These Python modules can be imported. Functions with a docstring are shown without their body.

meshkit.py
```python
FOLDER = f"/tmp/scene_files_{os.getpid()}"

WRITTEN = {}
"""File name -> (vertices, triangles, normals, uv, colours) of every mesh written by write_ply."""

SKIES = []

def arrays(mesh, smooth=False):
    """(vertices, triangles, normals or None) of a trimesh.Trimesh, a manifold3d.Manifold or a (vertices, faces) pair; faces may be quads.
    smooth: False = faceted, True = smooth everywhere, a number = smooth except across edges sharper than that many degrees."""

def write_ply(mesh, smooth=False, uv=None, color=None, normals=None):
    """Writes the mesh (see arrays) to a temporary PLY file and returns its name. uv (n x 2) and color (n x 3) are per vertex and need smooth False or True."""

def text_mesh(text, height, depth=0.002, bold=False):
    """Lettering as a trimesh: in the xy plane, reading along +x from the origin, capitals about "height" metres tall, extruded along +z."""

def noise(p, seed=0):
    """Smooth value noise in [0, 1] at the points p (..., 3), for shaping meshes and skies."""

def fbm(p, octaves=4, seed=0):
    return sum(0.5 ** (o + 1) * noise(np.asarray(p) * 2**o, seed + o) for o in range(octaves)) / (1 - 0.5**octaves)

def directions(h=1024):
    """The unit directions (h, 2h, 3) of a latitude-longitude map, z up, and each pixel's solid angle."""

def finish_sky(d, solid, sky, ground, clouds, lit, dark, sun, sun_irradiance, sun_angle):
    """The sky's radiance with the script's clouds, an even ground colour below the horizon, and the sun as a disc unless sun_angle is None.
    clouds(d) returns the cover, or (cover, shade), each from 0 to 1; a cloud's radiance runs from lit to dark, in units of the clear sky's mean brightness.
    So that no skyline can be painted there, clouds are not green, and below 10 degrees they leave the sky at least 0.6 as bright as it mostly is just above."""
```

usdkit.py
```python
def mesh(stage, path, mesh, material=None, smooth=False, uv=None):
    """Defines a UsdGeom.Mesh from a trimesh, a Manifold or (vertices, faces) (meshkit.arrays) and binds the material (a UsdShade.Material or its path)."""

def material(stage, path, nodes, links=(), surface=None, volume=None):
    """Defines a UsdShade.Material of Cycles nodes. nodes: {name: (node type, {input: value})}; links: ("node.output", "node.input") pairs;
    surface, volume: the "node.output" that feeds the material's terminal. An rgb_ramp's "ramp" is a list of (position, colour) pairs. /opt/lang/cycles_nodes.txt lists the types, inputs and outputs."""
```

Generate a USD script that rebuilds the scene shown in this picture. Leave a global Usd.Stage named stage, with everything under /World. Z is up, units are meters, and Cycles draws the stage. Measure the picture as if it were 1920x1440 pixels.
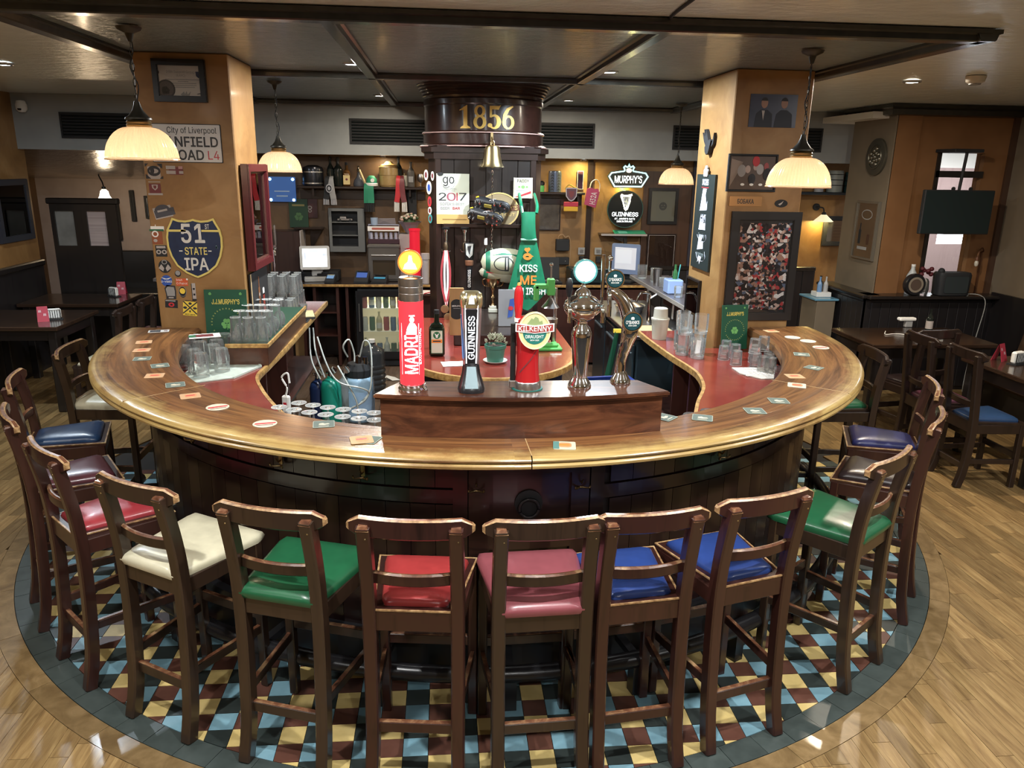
import math, random
import numpy as np, trimesh, shapely
from shapely.geometry import Polygon, Point, LineString, box as sbox
from shapely import affinity
import usdkit, meshkit
from pxr import Usd, UsdGeom, UsdLux, UsdShade, Sdf, Gf, Vt
PI = math.pi
rng = random.Random(7)
stage = Usd.Stage.CreateInMemory()
UsdGeom.SetStageUpAxis(stage, UsdGeom.Tokens.z); UsdGeom.SetStageMetersPerUnit(stage, 1.0)
UsdGeom.Xform.Define(stage, '/World'); UsdGeom.Scope.Define(stage, '/World/Looks')
# ---------------------------------------------------------------- camera
cam = UsdGeom.Camera.Define(stage, '/World/Camera')
cam.CreateFocalLengthAttr(27.0); cam.CreateHorizontalApertureAttr(36.0); cam.CreateVerticalApertureAttr(27.0)
cam.CreateClippingRangeAttr(Gf.Vec2f(0.05, 60)); cam.CreateExposureAttr(0.2)
cam.AddTransformOp().Set(Gf.Matrix4d(0.99615411, -0.08616706, 0.01588176, 0, 0.00812833, 0.27136079, 0.96244338, 0, -0.0872406, -0.95861283, 0.27101756, 0, -0.25258678, -4.85308075, 2.1132, 1))
# ---------------------------------------------------------------- faint ambient air light, then the ceiling downlights
dome = UsdLux.DomeLight.Define(stage, '/World/SkyDome'); dome.CreateIntensityAttr(0.10); dome.CreateColorAttr(Gf.Vec3f(0.95, 1.0, 1.0))
CZ = 2.74
WARM, NEUT, COOL = (1.0, 0.86, 0.68), (0.97, 0.97, 0.95), (0.78, 0.9, 1.0)
# x, y, power, colour, label ("" = outside the picture, the same kind of fitting in the near ceiling)
SPOTS = [((-0.820,0.441,2.735), 50, NEUT, 'round ceiling downlight left of the drum, glowing warm white'),
         ((0.842,0.483,2.735), 75, COOL, 'brightest round ceiling downlight, cold white, right of the drum'),
         ((2.989,0.577,2.735), 45, WARM, 'round warm ceiling downlight near the right column'),
         ((-3.882,4.184,2.735), 40, NEUT, 'small round downlight over the far left booth, by the white bulkhead'),
         ((-3.199,0.990,2.735), 35, COOL, 'cold white ceiling downlight at the left edge of the picture'),
         ((-0.824,2.704,2.735), 15, WARM, 'round ceiling downlight next to the left lengthwise beam, close to the bulkhead'),
         ((0.925,2.724,2.735), 15, WARM, 'round ceiling downlight behind the drum on the right, close to the bulkhead'),
         ((-1.3, -3.1, CZ), 42, NEUT, ''), ((0.2, -3.3, CZ), 42, NEUT, ''), ((1.7, -3.1, CZ), 46, NEUT, ''),
         ((-3.1, -2.2, CZ), 22, NEUT, ''), ((3.3, -2.1, CZ), 42, NEUT, ''), ((0.2, -5.4, CZ), 34, NEUT, ''), ((3.2, -4.6, CZ), 26, NEUT, ''), ((-3.0, -4.8, CZ), 24, NEUT, '')]
def lamp(kind, path, loc, power, color, radius, rx=0.0, size=None):
    l = getattr(UsdLux, kind).Define(stage, path)
    l.CreateIntensityAttr(1.0)
    if kind == 'RectLight':
        l.CreateWidthAttr(size[0]); l.CreateHeightAttr(size[1]); area = size[0] * size[1]
    else:
        l.CreateRadiusAttr(radius); area = PI * radius**2 * (4 if kind == 'SphereLight' else 1)
    l.CreateIntensityAttr(power / (area * PI)); l.CreateColorAttr(Gf.Vec3f(*color))
    x = UsdGeom.Xformable(l.GetPrim()); x.AddTranslateOp().Set(Gf.Vec3d(*map(float, loc)))
    if rx: x.AddRotateXYZOp().Set(Gf.Vec3f(*rx) if np.ndim(rx) else Gf.Vec3f(rx, 0, 0))
    return l
for i, (p, w, c, lab) in enumerate(SPOTS):
    lamp('DiskLight', '/World/SpotLamp_%02d' % i, (p[0], p[1], CZ - 0.019), w, c, 0.04)
# ---------------------------------------------------------------- helpers
USED = {}
def numbered(parent, name):
    k = parent + '/' + name; n = USED.get(k, 0); USED[k] = n + 1
    return k if n == 0 else '%s_%03d' % (k, n)
def setd(prim, **kw):
    for k, v in kw.items():
        if v: prim.SetCustomDataByKey(k, v)
def thing(name, label=None, cat=None, loc=(0, 0, 0), rz=0.0, group=None, kind=None, rx=0.0, ry=0.0):
    p = numbered('/World', name); x = UsdGeom.Xform.Define(stage, p)
    x.AddTranslateOp().Set(Gf.Vec3d(*map(float, loc[:3]))); x.AddRotateZOp().Set(float(rz))
    if rx: x.AddRotateXOp().Set(float(rx))
    if ry: x.AddRotateYOp().Set(float(ry))
    setd(x.GetPrim(), label=label, category=cat, group=group, kind=kind)
    return p
def part(par, name, mesh, m, smooth=False, label=None, kind=None):
    p = numbered(par, name)
    if isinstance(mesh, (list, tuple)) and len(mesh) and isinstance(mesh[0], trimesh.Trimesh): mesh = cat(*mesh)
    usdkit.mesh(stage, p, mesh, m, smooth)
    setd(stage.GetPrimAtPath(p), label=label, kind=kind)
    return p
def struct(name, mesh, m, smooth=False):
    p = part('/World', name, mesh, m, smooth); setd(stage.GetPrimAtPath(p), kind='structure'); return p
def dup(src, loc, rz=0.0, label=None, group=None, rx=0.0, ry=0.0):
    s = stage.GetPrimAtPath(src); d = dict(s.GetCustomData())
    base = s.GetName().rsplit('_', 1)[0] if s.GetName()[-3:].isdigit() else s.GetName()
    p = numbered('/World', base); x = UsdGeom.Xform.Define(stage, p)
    x.GetPrim().GetReferences().AddInternalReference(s.GetPath()); x.GetPrim().SetInstanceable(True)
    x.ClearXformOpOrder()
    ops = [x.MakeMatrixXform()] if False else None
    m = Gf.Matrix4d().SetRotate(Gf.Rotation(Gf.Vec3d(0, 1, 0), ry)) * Gf.Matrix4d().SetRotate(Gf.Rotation(Gf.Vec3d(1, 0, 0), rx)) * Gf.Matrix4d().SetRotate(Gf.Rotation(Gf.Vec3d(0, 0, 1), rz))
    m.SetTranslateOnly(Gf.Vec3d(*map(float, loc[:3])))
    x.AddTransformOp(opSuffix='place').Set(m); x.SetXformOpOrder([x.GetOrderedXformOps()[-1]])
    setd(x.GetPrim(), label=label or d.get('label'), category=d.get('category'), group=group or d.get('group'))
    return p
def cat(*ms):
    f = []
    for m in ms: f += list(m) if isinstance(m, (list, tuple)) else [m]
    return trimesh.util.concatenate(f)
def mv(m, x=0, y=0, z=0):
    m = m.copy(); m.apply_translation((x, y, z)); return m
def rot(m, deg, axis, at=(0, 0, 0)):
    m = m.copy(); m.apply_transform(trimesh.transformations.rotation_matrix(math.radians(deg), {'x': (1, 0, 0), 'y': (0, 1, 0), 'z': (0, 0, 1)}.get(axis, axis), at)); return m
def B(w, d, h, x=0, y=0, z=0, b=0.0):
    """box, centred in x and y, standing on z; b chamfers its edges"""
    if b <= 0:
        m = trimesh.creation.box((w, d, h))
    else:
        p = []
        for sx in (-1, 1):
            for sy in (-1, 1):
                for sz in (-1, 1):
                    for k in range(3):
                        e = [w / 2 - b, d / 2 - b, h / 2 - b]; e[k] += b
                        p.append((sx * e[0], sy * e[1], sz * e[2]))
        m = trimesh.Trimesh(p, process=False).convex_hull
    m.apply_translation((x, y, z + h / 2)); return m
def hull(pts): return trimesh.Trimesh(np.array(pts, float), process=False).convex_hull
def LA(prof, n=24, x=0, y=0, z=0):
    """lathe of (radius, height) pairs about z"""
    m = trimesh.creation.revolve(np.array([(max(r, 1e-5), h) for r, h in prof], float), sections=n)
    if m.volume < 0: m.invert()
    m.apply_translation((x, y, z)); return m
def spline(pts, n=6, closed=False):
    p = np.array(pts, float)
    if len(p) < 3 and not closed: return p
    q = np.vstack([p[-1], p, p[0], p[1]]) if closed else np.vstack([2 * p[0] - p[1], p, 2 * p[-1] - p[-2]])
    out = []
    for i in range(1, len(q) - 2):
        for t in np.arange(n) / n:
            a, b, c, d = q[i - 1:i + 3]
            out.append(0.5 * (2 * b + (c - a) * t + (2 * a - 5 * b + 4 * c - d) * t * t + (3 * b - 3 * c + d - a) * t**3))
    if not closed: out.append(p[-1])
    return np.array(out)
def sweep(path, section, closed=False, up=(0, 0, 1), scale=None, caps=True):
    """sweeps a closed 2-D section (sideways, up) along a path"""
    P, S = np.array(path, float), np.array(section, float)
    n, k = len(P), len(S)
    T = np.roll(P, -1, 0) - np.roll(P, 1, 0)
    if not closed: T[0], T[-1] = P[1] - P[0], P[-1] - P[-2]
    T /= np.linalg.norm(T, axis=1)[:, None] + 1e-12
    U = np.array(up, float); V = []
    for t in T:
        a = np.cross(t, U)
        if np.linalg.norm(a) < 1e-3: a = np.cross(t, (1, 0, 0)) if abs(t[0]) < 0.9 else np.cross(t, (0, 1, 0))
        a /= np.linalg.norm(a); u = np.cross(a, t); V.append([s[0] * a + s[1] * u for s in S])
        if up == 'pt': U = u
        else: U = u if abs(np.dot(t, up)) > 0.98 else np.array(up, float)
    V = np.array(V)
    if scale is not None: V *= np.array(scale, float)[:, None, None]
    V = (P[:, None] + V).reshape(-1, 3); F = []
    for i in range(n if closed else n - 1):
        j = (i + 1) % n
        for a in range(k):
            b = (a + 1) % k
            F += [(i * k + a, i * k + b, j * k + b), (i * k + a, j * k + b, j * k + a)]
    if not closed and caps:
        for a in range(1, k - 1): F += [(0, a + 1, a), ((n - 1) * k, (n - 1) * k + a, (n - 1) * k + a + 1)]
    m = trimesh.Trimesh(V, F, process=False)
    if m.volume < 0: m.invert()
    return m
def ngon(r, n=8, ph=0.0): return [(r * math.cos(2 * PI * i / n + ph), r * math.sin(2 * PI * i / n + ph)) for i in range(n)]
def TU(pts, r, n=8, sm=5, closed=False, scale=None):
    p = spline(pts, sm, closed) if sm > 1 and len(pts) > 2 else np.array(pts, float)
    if scale is not None: scale = np.interp(np.linspace(0, 1, len(p)), np.linspace(0, 1, len(scale)), scale)
    return sweep(p, ngon(r, n), closed, scale=scale)
def EX(poly, t, z=0.0):
    """extrudes a polygon of the xy plane upward from z"""
    if not hasattr(poly, 'geom_type'): poly = Polygon(poly)
    poly = poly.buffer(0); out = []
    for g in getattr(poly, 'geoms', [poly]):
        if g.geom_type == 'Polygon' and g.area > 1e-9: out.append(trimesh.creation.extrude_polygon(g, t, engine='earcut'))
    m = trimesh.util.concatenate(out); m.apply_translation((0, 0, z)); return m
def FR(m):
    """turns a mesh drawn in xy with height z into one facing -y (x stays, y becomes up)"""
    m = m.copy(); v = m.vertices; m.vertices = np.stack([v[:, 0], -v[:, 2], v[:, 1]], 1); return m
def FL(poly, y=0.0, t=0.001):
    """flat plate facing -y: polygon in (x, z); back at local y, thickness t toward the viewer"""
    return mv(FR(EX(poly, t)), 0, y, 0)
def RC(cx, cz, w, h, r=0.0):
    p = sbox(cx - w / 2, cz - h / 2, cx + w / 2, cz + h / 2)
    return p if r <= 0 else p.buffer(-r).buffer(r, quad_segs=4)
def EL(cx, cz, a, b=None, n=8): return affinity.translate(affinity.scale(Point(0, 0).buffer(1, quad_segs=n), a, b or a), cx, cz)
TXC = {}
def TX(s, h, cx=0, cz=0, y=0.0, t=0.001, w=None, bold=True, ang=0.0, slant=0.0, anchor='c'):
    """lettering facing -y, centred at (cx, cz); w squeezes it to a width"""
    if (s, bold) not in TXC: TXC[(s, bold)] = meshkit.text_mesh(s, 1.0, 1.0, bold)
    m = TXC[(s, bold)].copy(); lo, hi = m.bounds
    m.apply_translation(-(lo + hi) / 2 * (1, 1, 0) - (0, 0, lo[2]))
    sw = (w / (hi[0] - lo[0])) if w else h
    m.apply_scale((sw, h, t))
    if slant: m.vertices[:, 0] += slant * m.vertices[:, 1]
    if ang: m = rot(m, ang, 'z')
    m = FR(m); return mv(m, cx, y, cz)
def FRAME(w, h, t, d, cx=0, cz=0, y=0.0, b=0.004):
    """a picture frame's four mitred bars facing -y as one ring"""
    o, i = RC(cx, cz, w, h), RC(cx, cz, w - 2 * t, h - 2 * t)
    m = RC(cx, cz, w - 2 * b, h - 2 * b)
    return cat(FL(o.difference(i), y, d * 0.8), FL(m.difference(RC(cx, cz, w - 2 * t + 2 * b, h - 2 * t + 2 * b)), y - d * 0.8, d * 0.2))
MATS = {}
def MT(n, c, r=0.5, metal=0.0, **k):
    if n not in MATS: MATS[n] = usdkit.material(stage, '/World/Looks/' + n, {'p': ('principled_bsdf', dict(base_color=c, roughness=r, metallic=metal, **k))}, (), 'p.BSDF')
    return MATS[n]
def EM(n, c, s, base=(0.8, 0.8, 0.8)):
    if n not in MATS: MATS[n] = usdkit.material(stage, '/World/Looks/' + n, {'p': ('principled_bsdf', dict(base_color=base, roughness=0.4, emission_color=c, emission_strength=s))}, (), 'p.BSDF')
    return MATS[n]
def NOISY(n, stops, scale=5, stretch=(1, 1, 1), r=0.5, detail=4, bump=0.0, coat=0.0, dist=0.0, rr=None, spec=0.5, world=False, vary=0.0, metal=0.0):
    """noise through a colour ramp; stretch sets the grain; vary shifts the value from object to object"""
    if n in MATS: return MATS[n]
    nd = {'t': ('texture_coordinate', {}), 'g': ('geometry', {}), 'm': ('mapping', {'scale': stretch}), 'n': ('noise_texture', {'scale': scale, 'detail': detail, 'roughness': 0.6, 'distortion': dist}),
          'c': ('rgb_ramp', {'ramp': stops}), 'p': ('principled_bsdf', {'roughness': r, 'coat_weight': coat, 'coat_roughness': 0.12, 'specular_ior_level': spec, 'metallic': metal})}
    lk = [('g.position' if world else 't.object', 'm.vector'), ('m.vector', 'n.vector'), ('n.fac', 'c.fac')]
    if vary:
        nd['o'] = ('object_info', {}); nd['r'] = ('geometry', {}); nd['mr'] = ('map_range', {'from_min': 0, 'from_max': 1, 'to_min': 1 - vary, 'to_max': 1 + vary}); nd['h'] = ('hsv', {'hue': 0.5, 'saturation': 1.0, 'fac': 1.0})
        nd['ad'] = ('math', {'math_type': 'add'}); nd['fr'] = ('math', {'math_type': 'fraction'})
        lk += [('o.random', 'ad.value1'), ('r.random_per_island', 'ad.value2'), ('ad.value', 'fr.value1'), ('fr.value', 'mr.value'), ('mr.result', 'h.value'), ('c.color', 'h.color'), ('h.color', 'p.base_color')]
        nd['mo'] = ('math', {'math_type': 'multiply', 'value2': 37.0}); nd['mw'] = ('math', {'math_type': 'multiply', 'value2': 1.0})
        nd['n'][1]['dimensions'] = '4D'; lk += [('fr.value', 'mo.value1'), ('mo.value', 'n.w')]
    else: lk.append(('c.color', 'p.base_color'))
    if rr:
        nd['q'] = ('map_range', {'from_min': 0.3, 'from_max': 0.7, 'to_min': rr[0], 'to_max': rr[1], 'clamp': True}); lk += [('n.fac', 'q.value'), ('q.result', 'p.roughness')]
    if bump:
        nd['b'] = ('bump', {'strength': 1.0, 'distance': bump}); lk += [('n.fac', 'b.height'), ('b.normal', 'p.normal')]
    MATS[n] = usdkit.material(stage, '/World/Looks/' + n, nd, lk, 'p.BSDF'); return MATS[n]
def PANE(n, tint=(1, 1, 1), gl=(1, 1, 1), rough=0.0, haze=0.0, hz=(0.8, 0.85, 0.85), ior=1.5):
    """thin clear glass: transparent mixed with glossy by fresnel, haze adds a diffuse bloom"""
    if n in MATS: return MATS[n]
    nd = {'f': ('fresnel', {'IOR': ior}), 'a': ('transparent_bsdf', {'color': tint}), 'g': ('glossy_bsdf', {'color': gl, 'roughness': rough}), 'm': ('mix_closure', {})}
    lk = [('f.fac', 'm.fac'), ('a.BSDF', 'm.closure1'), ('g.BSDF', 'm.closure2')]; out = 'm.closure'
    if haze:
        nd['d'] = ('diffuse_bsdf', {'color': hz}); nd['m2'] = ('mix_closure', {'fac': haze}); lk += [('m.closure', 'm2.closure1'), ('d.BSDF', 'm2.closure2')]; out = 'm2.closure'
    MATS[n] = usdkit.material(stage, '/World/Looks/' + n, nd, lk, out); return MATS[n]
def grain(n, dark, mid, light, k=1.0, ax='z', r=0.35, coat=0.3, vary=0.1, bump=0.0):
    """straight-grained timber, grain along ax"""
    s = {'x': (0.12, 1, 1), 'y': (1, 0.12, 1), 'z': (1, 1, 0.08)}[ax]
    return NOISY(n, [(0.25, dark), (0.48, mid), (0.62, mid), (0.8, light)], 26 * k, s, r, 5, bump, coat, 0.6, vary=vary)
BLK = MT('black_gloss', (0.012, 0.012, 0.014), 0.3); BLKM = MT('black_matt', (0.015, 0.016, 0.018), 0.7)
WHT = MT('white_print', (0.8, 0.8, 0.76), 0.55); PAPER = MT('paper_white', (0.82, 0.81, 0.78), 0.8)
GOLD = MT('gold_paint', (0.75, 0.5, 0.13), 0.4, 0.3); BRASS = MT('brass', (0.75, 0.6, 0.32), 0.28, 1.0); CHROME = MT('chrome', (0.82, 0.82, 0.84), 0.08, 1.0); STEEL = MT('steel', (0.6, 0.6, 0.6), 0.28, 1.0)
RED = MT('red_print', (0.55, 0.03, 0.04), 0.5); YEL = MT('yellow_print', (0.85, 0.62, 0.07), 0.5); GRN = MT('green_print', (0.02, 0.13, 0.06), 0.5); LGRN = MT('light_green_print', (0.18, 0.5, 0.12), 0.5); NAVY = MT('navy_print', (0.015, 0.025, 0.09), 0.4)
BLUE = MT('blue_print', (0.03, 0.09, 0.4), 0.5); ORNG = MT('orange_print', (0.85, 0.25, 0.04), 0.5); GREY = MT('grey_print', (0.3, 0.3, 0.3), 0.6); MAROON = MT('maroon_print', (0.16, 0.03, 0.035), 0.5)
GLASS = PANE('clear_glass', (0.90, 0.93, 0.92), (1, 1, 1), 0.02, 0.05)
VARN = grain('dark_varnish', (0.008, 0.005, 0.004), (0.020, 0.011, 0.009), (0.042, 0.022, 0.016), 1, 'z', 0.3, 0.5)
VARNX = grain('dark_varnish_x', (0.008, 0.005, 0.004), (0.022, 0.012, 0.009), (0.045, 0.022, 0.016), 1, 'x', 0.3, 0.5)
BLKWOOD = grain('blackened_wood', (0.006, 0.005, 0.005), (0.014, 0.011, 0.01), (0.03, 0.022, 0.018), 1, 'z', 0.35, 0.4)
OAK = NOISY('worn_oak_edge', [(0.3, (0.22, 0.11, 0.035)), (0.55, (0.48, 0.28, 0.09)), (0.75, (0.62, 0.42, 0.16))], 30, (1, 1, 1), 0.4, 4, coat=0.3)
# ================================================================ the setting
CEIL_IN = NOISY('ceiling_paint_dark', [(0.3, (0.155, 0.19, 0.19)), (0.7, (0.20, 0.24, 0.235))], 9, (1, 2.2, 1), 0.27, 4, bump=0.02, coat=0.15)  # darker tone inside the beam frame, paler one outside it
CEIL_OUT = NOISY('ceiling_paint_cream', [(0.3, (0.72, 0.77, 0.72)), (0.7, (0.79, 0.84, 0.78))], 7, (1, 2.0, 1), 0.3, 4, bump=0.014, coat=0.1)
TRIMM = NOISY('trim_paint', [(0.3, (0.016, 0.017, 0.015)), (0.7, (0.03, 0.03, 0.025))], 12, (1, 1, 1), 0.25, 3, coat=0.3)
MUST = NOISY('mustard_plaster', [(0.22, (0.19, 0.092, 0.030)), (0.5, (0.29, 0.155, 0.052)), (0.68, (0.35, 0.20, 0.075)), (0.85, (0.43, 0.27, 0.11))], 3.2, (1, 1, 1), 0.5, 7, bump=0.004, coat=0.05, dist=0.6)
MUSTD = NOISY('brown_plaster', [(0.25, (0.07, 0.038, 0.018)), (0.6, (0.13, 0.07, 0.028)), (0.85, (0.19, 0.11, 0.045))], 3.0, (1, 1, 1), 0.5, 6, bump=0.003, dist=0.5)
ORNGW = NOISY('terracotta_plaster', [(0.3, (0.19, 0.085, 0.03)), (0.7, (0.24, 0.115, 0.045))], 3.0, (1, 1, 1), 0.55, 5, bump=0.003)
GREYW = NOISY('taupe_plaster', [(0.3, (0.17, 0.135, 0.095)), (0.7, (0.21, 0.17, 0.12))], 3.0, (1, 1, 1), 0.5, 5, bump=0.003)
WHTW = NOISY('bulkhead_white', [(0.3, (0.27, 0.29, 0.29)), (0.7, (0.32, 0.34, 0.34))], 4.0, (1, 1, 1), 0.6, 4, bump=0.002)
WAIN = grain('wainscot_black', (0.006, 0.005, 0.006), (0.012, 0.010, 0.011), (0.022, 0.018, 0.018), 0.8, 'z', 0.45, 0.2)
FX0, FX1, FY0, FY1 = -4.45, 5.2, -7.2, 6.4
# ceiling
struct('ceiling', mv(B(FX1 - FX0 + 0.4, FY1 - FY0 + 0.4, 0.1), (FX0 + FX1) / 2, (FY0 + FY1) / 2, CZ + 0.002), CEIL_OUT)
ti = [0]
def trim(mesh, m=TRIMM):
    ti[0] += 1; return struct('trim_%d' % ti[0], mesh, m)
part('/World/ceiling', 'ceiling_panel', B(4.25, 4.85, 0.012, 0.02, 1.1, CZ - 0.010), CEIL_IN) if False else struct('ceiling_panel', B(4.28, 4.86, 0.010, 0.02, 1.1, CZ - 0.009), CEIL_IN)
def beam(x0, y0, x1, y1, w=0.10, h=0.045):
    l = math.hypot(x1 - x0, y1 - y0); a = math.degrees(math.atan2(y1 - y0, x1 - x0))
    sec = [(-w / 2, 0), (-w / 2, -h * .35), (-w * .36, -h * .45), (-w * .30, -h * .9), (-w * .25, -h), (w * .25, -h), (w * .30, -h * .9), (w * .36, -h * .45), (w / 2, -h * .35), (w / 2, 0)]
    return trim(sweep([(x0, y0, CZ - 0.004), (x1, y1, CZ - 0.004)], sec))
beam(-2.13, -1.30, 2.17, -1.30, 0.13, 0.05)
beam(-2.12, -1.36, -2.12, 3.48, 0.13, 0.05); beam(2.16, -1.36, 2.16, 3.48, 0.13, 0.05)
beam(-0.74, -1.27, -0.74, 3.46); beam(0.73, -1.27, 0.73, 3.46)
beam(-2.08, 0.93, 2.12, 0.93); beam(-2.08, 3.40, 2.12, 3.40, 0.12)
trim(TU([(0.691,-1.779,2.735), (0.705,-1.435,2.735), (0.740,-1.220,2.730), (0.728,-1.128,2.700)], 0.007, 6), BLKM)
# walls
BKY, BHY = 3.9, 3.5
struct('wall_back', cat(B(FX1 + 2.32, 0.1, 2.30, (FX1 - 2.32) / 2, BKY + 0.05, 0)), MUST)
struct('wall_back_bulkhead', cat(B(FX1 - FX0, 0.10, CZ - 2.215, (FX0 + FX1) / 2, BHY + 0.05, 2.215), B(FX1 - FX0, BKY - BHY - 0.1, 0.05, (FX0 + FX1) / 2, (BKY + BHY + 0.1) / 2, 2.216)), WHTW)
struct('wall_left', B(0.1, 3.62 - FY0, CZ, FX0 - 0.05, (FY0 + 3.62) / 2, 0), MUST)
struct('wall_front', B(FX1 - FX0, 0.1, CZ, (FX0 + FX1) / 2, FY0 - 0.05, 0), MUST)
struct('wall_right', B(0.1, 2.4 - FY0, CZ, FX1 + 0.05, (2.4 + FY0) / 2, 0), GREYW)
# alcove beyond the far left: low sloping ceiling, pale rear wall, side wall
struct('wall_alcove_left', B(0.1, 2.9, 2.4, -5.75, 5.0, 0), MUSTD); struct('wall_alcove', B(3.6, 0.1, 2.6, -4.0, 6.35, 0), NOISY('alcove_plaster', [(0.3, (0.34, 0.27, 0.24)), (0.7, (0.42, 0.35, 0.32))], 3, r=0.5))
struct('wall_alcove_side', B(0.1, 2.5, 2.3, -2.27, 5.15, 0), NOISY('alcove_blue', [(0.3, (0.16, 0.2, 0.23)), (0.7, (0.22, 0.26, 0.28))], 3, r=0.4))
vault = [(x, 3.62 + (k / 8) * 2.75, 2.22 - 0.34 * math.sin(k / 8 * PI / 2)) for k in range(9) for x in (-5.7, -2.3)]
struct('ceiling_alcove', trimesh.Trimesh(vault, [f for k in range(8) for f in ((2*k, 2*k+1, 2*k+3), (2*k, 2*k+3, 2*k+2))], process=False), NOISY('alcove_ceiling', [(0.3, (0.12, 0.085, 0.055)), (0.7, (0.16, 0.12, 0.08))], 8, (1, 2, 1), 0.25, 4, bump=0.01, coat=0.2))
# pillars
for nm, x0, x1 in (('pillar', -2.05, -1.505), ('pillar', 1.575, 2.08)):
    p = part('/World', nm, B(x1 - x0, 0.57 if x0 < 0 else 0.65, CZ - 0.01, (x0 + x1) / 2, 0.415 if x0 < 0 else 0.455, 0, 0.006), MUST); setd(stage.GetPrimAtPath(p), kind='structure')
# dark wall panels behind the bar: posts and lower zone
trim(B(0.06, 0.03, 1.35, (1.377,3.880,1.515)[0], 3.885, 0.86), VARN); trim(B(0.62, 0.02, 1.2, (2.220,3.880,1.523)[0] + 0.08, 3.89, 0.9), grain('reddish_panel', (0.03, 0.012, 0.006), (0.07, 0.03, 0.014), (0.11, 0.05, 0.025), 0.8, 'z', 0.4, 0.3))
trim(B(0.05, 0.04, 1.5, (2.601,3.860,1.349)[0] - 0.03, 3.87, 0.75), MT('bluish_gloss_post', (0.05, 0.05, 0.07), 0.2))
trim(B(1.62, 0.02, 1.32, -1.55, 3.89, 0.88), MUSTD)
# far right: column with two faces, panelled dado, ledge, opening to the next room
struct('column', cat(B(0.24, 0.76, CZ, 4.10, 2.75, 0)), ORNGW); struct('column_side', B(0.02, 0.76, 1.75, 3.975, 2.75, 0.95), GREYW)
OX0, OX1, OZ0, OZ1 = (4.469,2.400,1.340)[0] - 0.03, (4.900,2.400,2.256)[0] + 0.02, 0.95, (4.662,2.400,2.316)[2]
WY = 2.40
struct('wall_right_return', cat(B(OX0 - 4.2, 0.12, CZ, (4.2 + OX0) / 2, WY + 0.06, 0), B(FX1 - OX1 + 0.1, 0.12, CZ, (OX1 + FX1 + 0.1) / 2, WY + 0.06, 0), B(OX1 - OX0, 0.12, CZ - OZ1, (OX0 + OX1) / 2, WY + 0.06, OZ1), B(OX1 - OX0, 0.12, OZ0, (OX0 + OX1) / 2, WY + 0.06, 0)), ORNGW)
trim(B(0.07, 0.03, 1.75, (5.181,2.390,1.657)[0], WY - 0.015, 0.97), MT('brown_strip', (0.07, 0.035, 0.02), 0.5))
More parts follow.
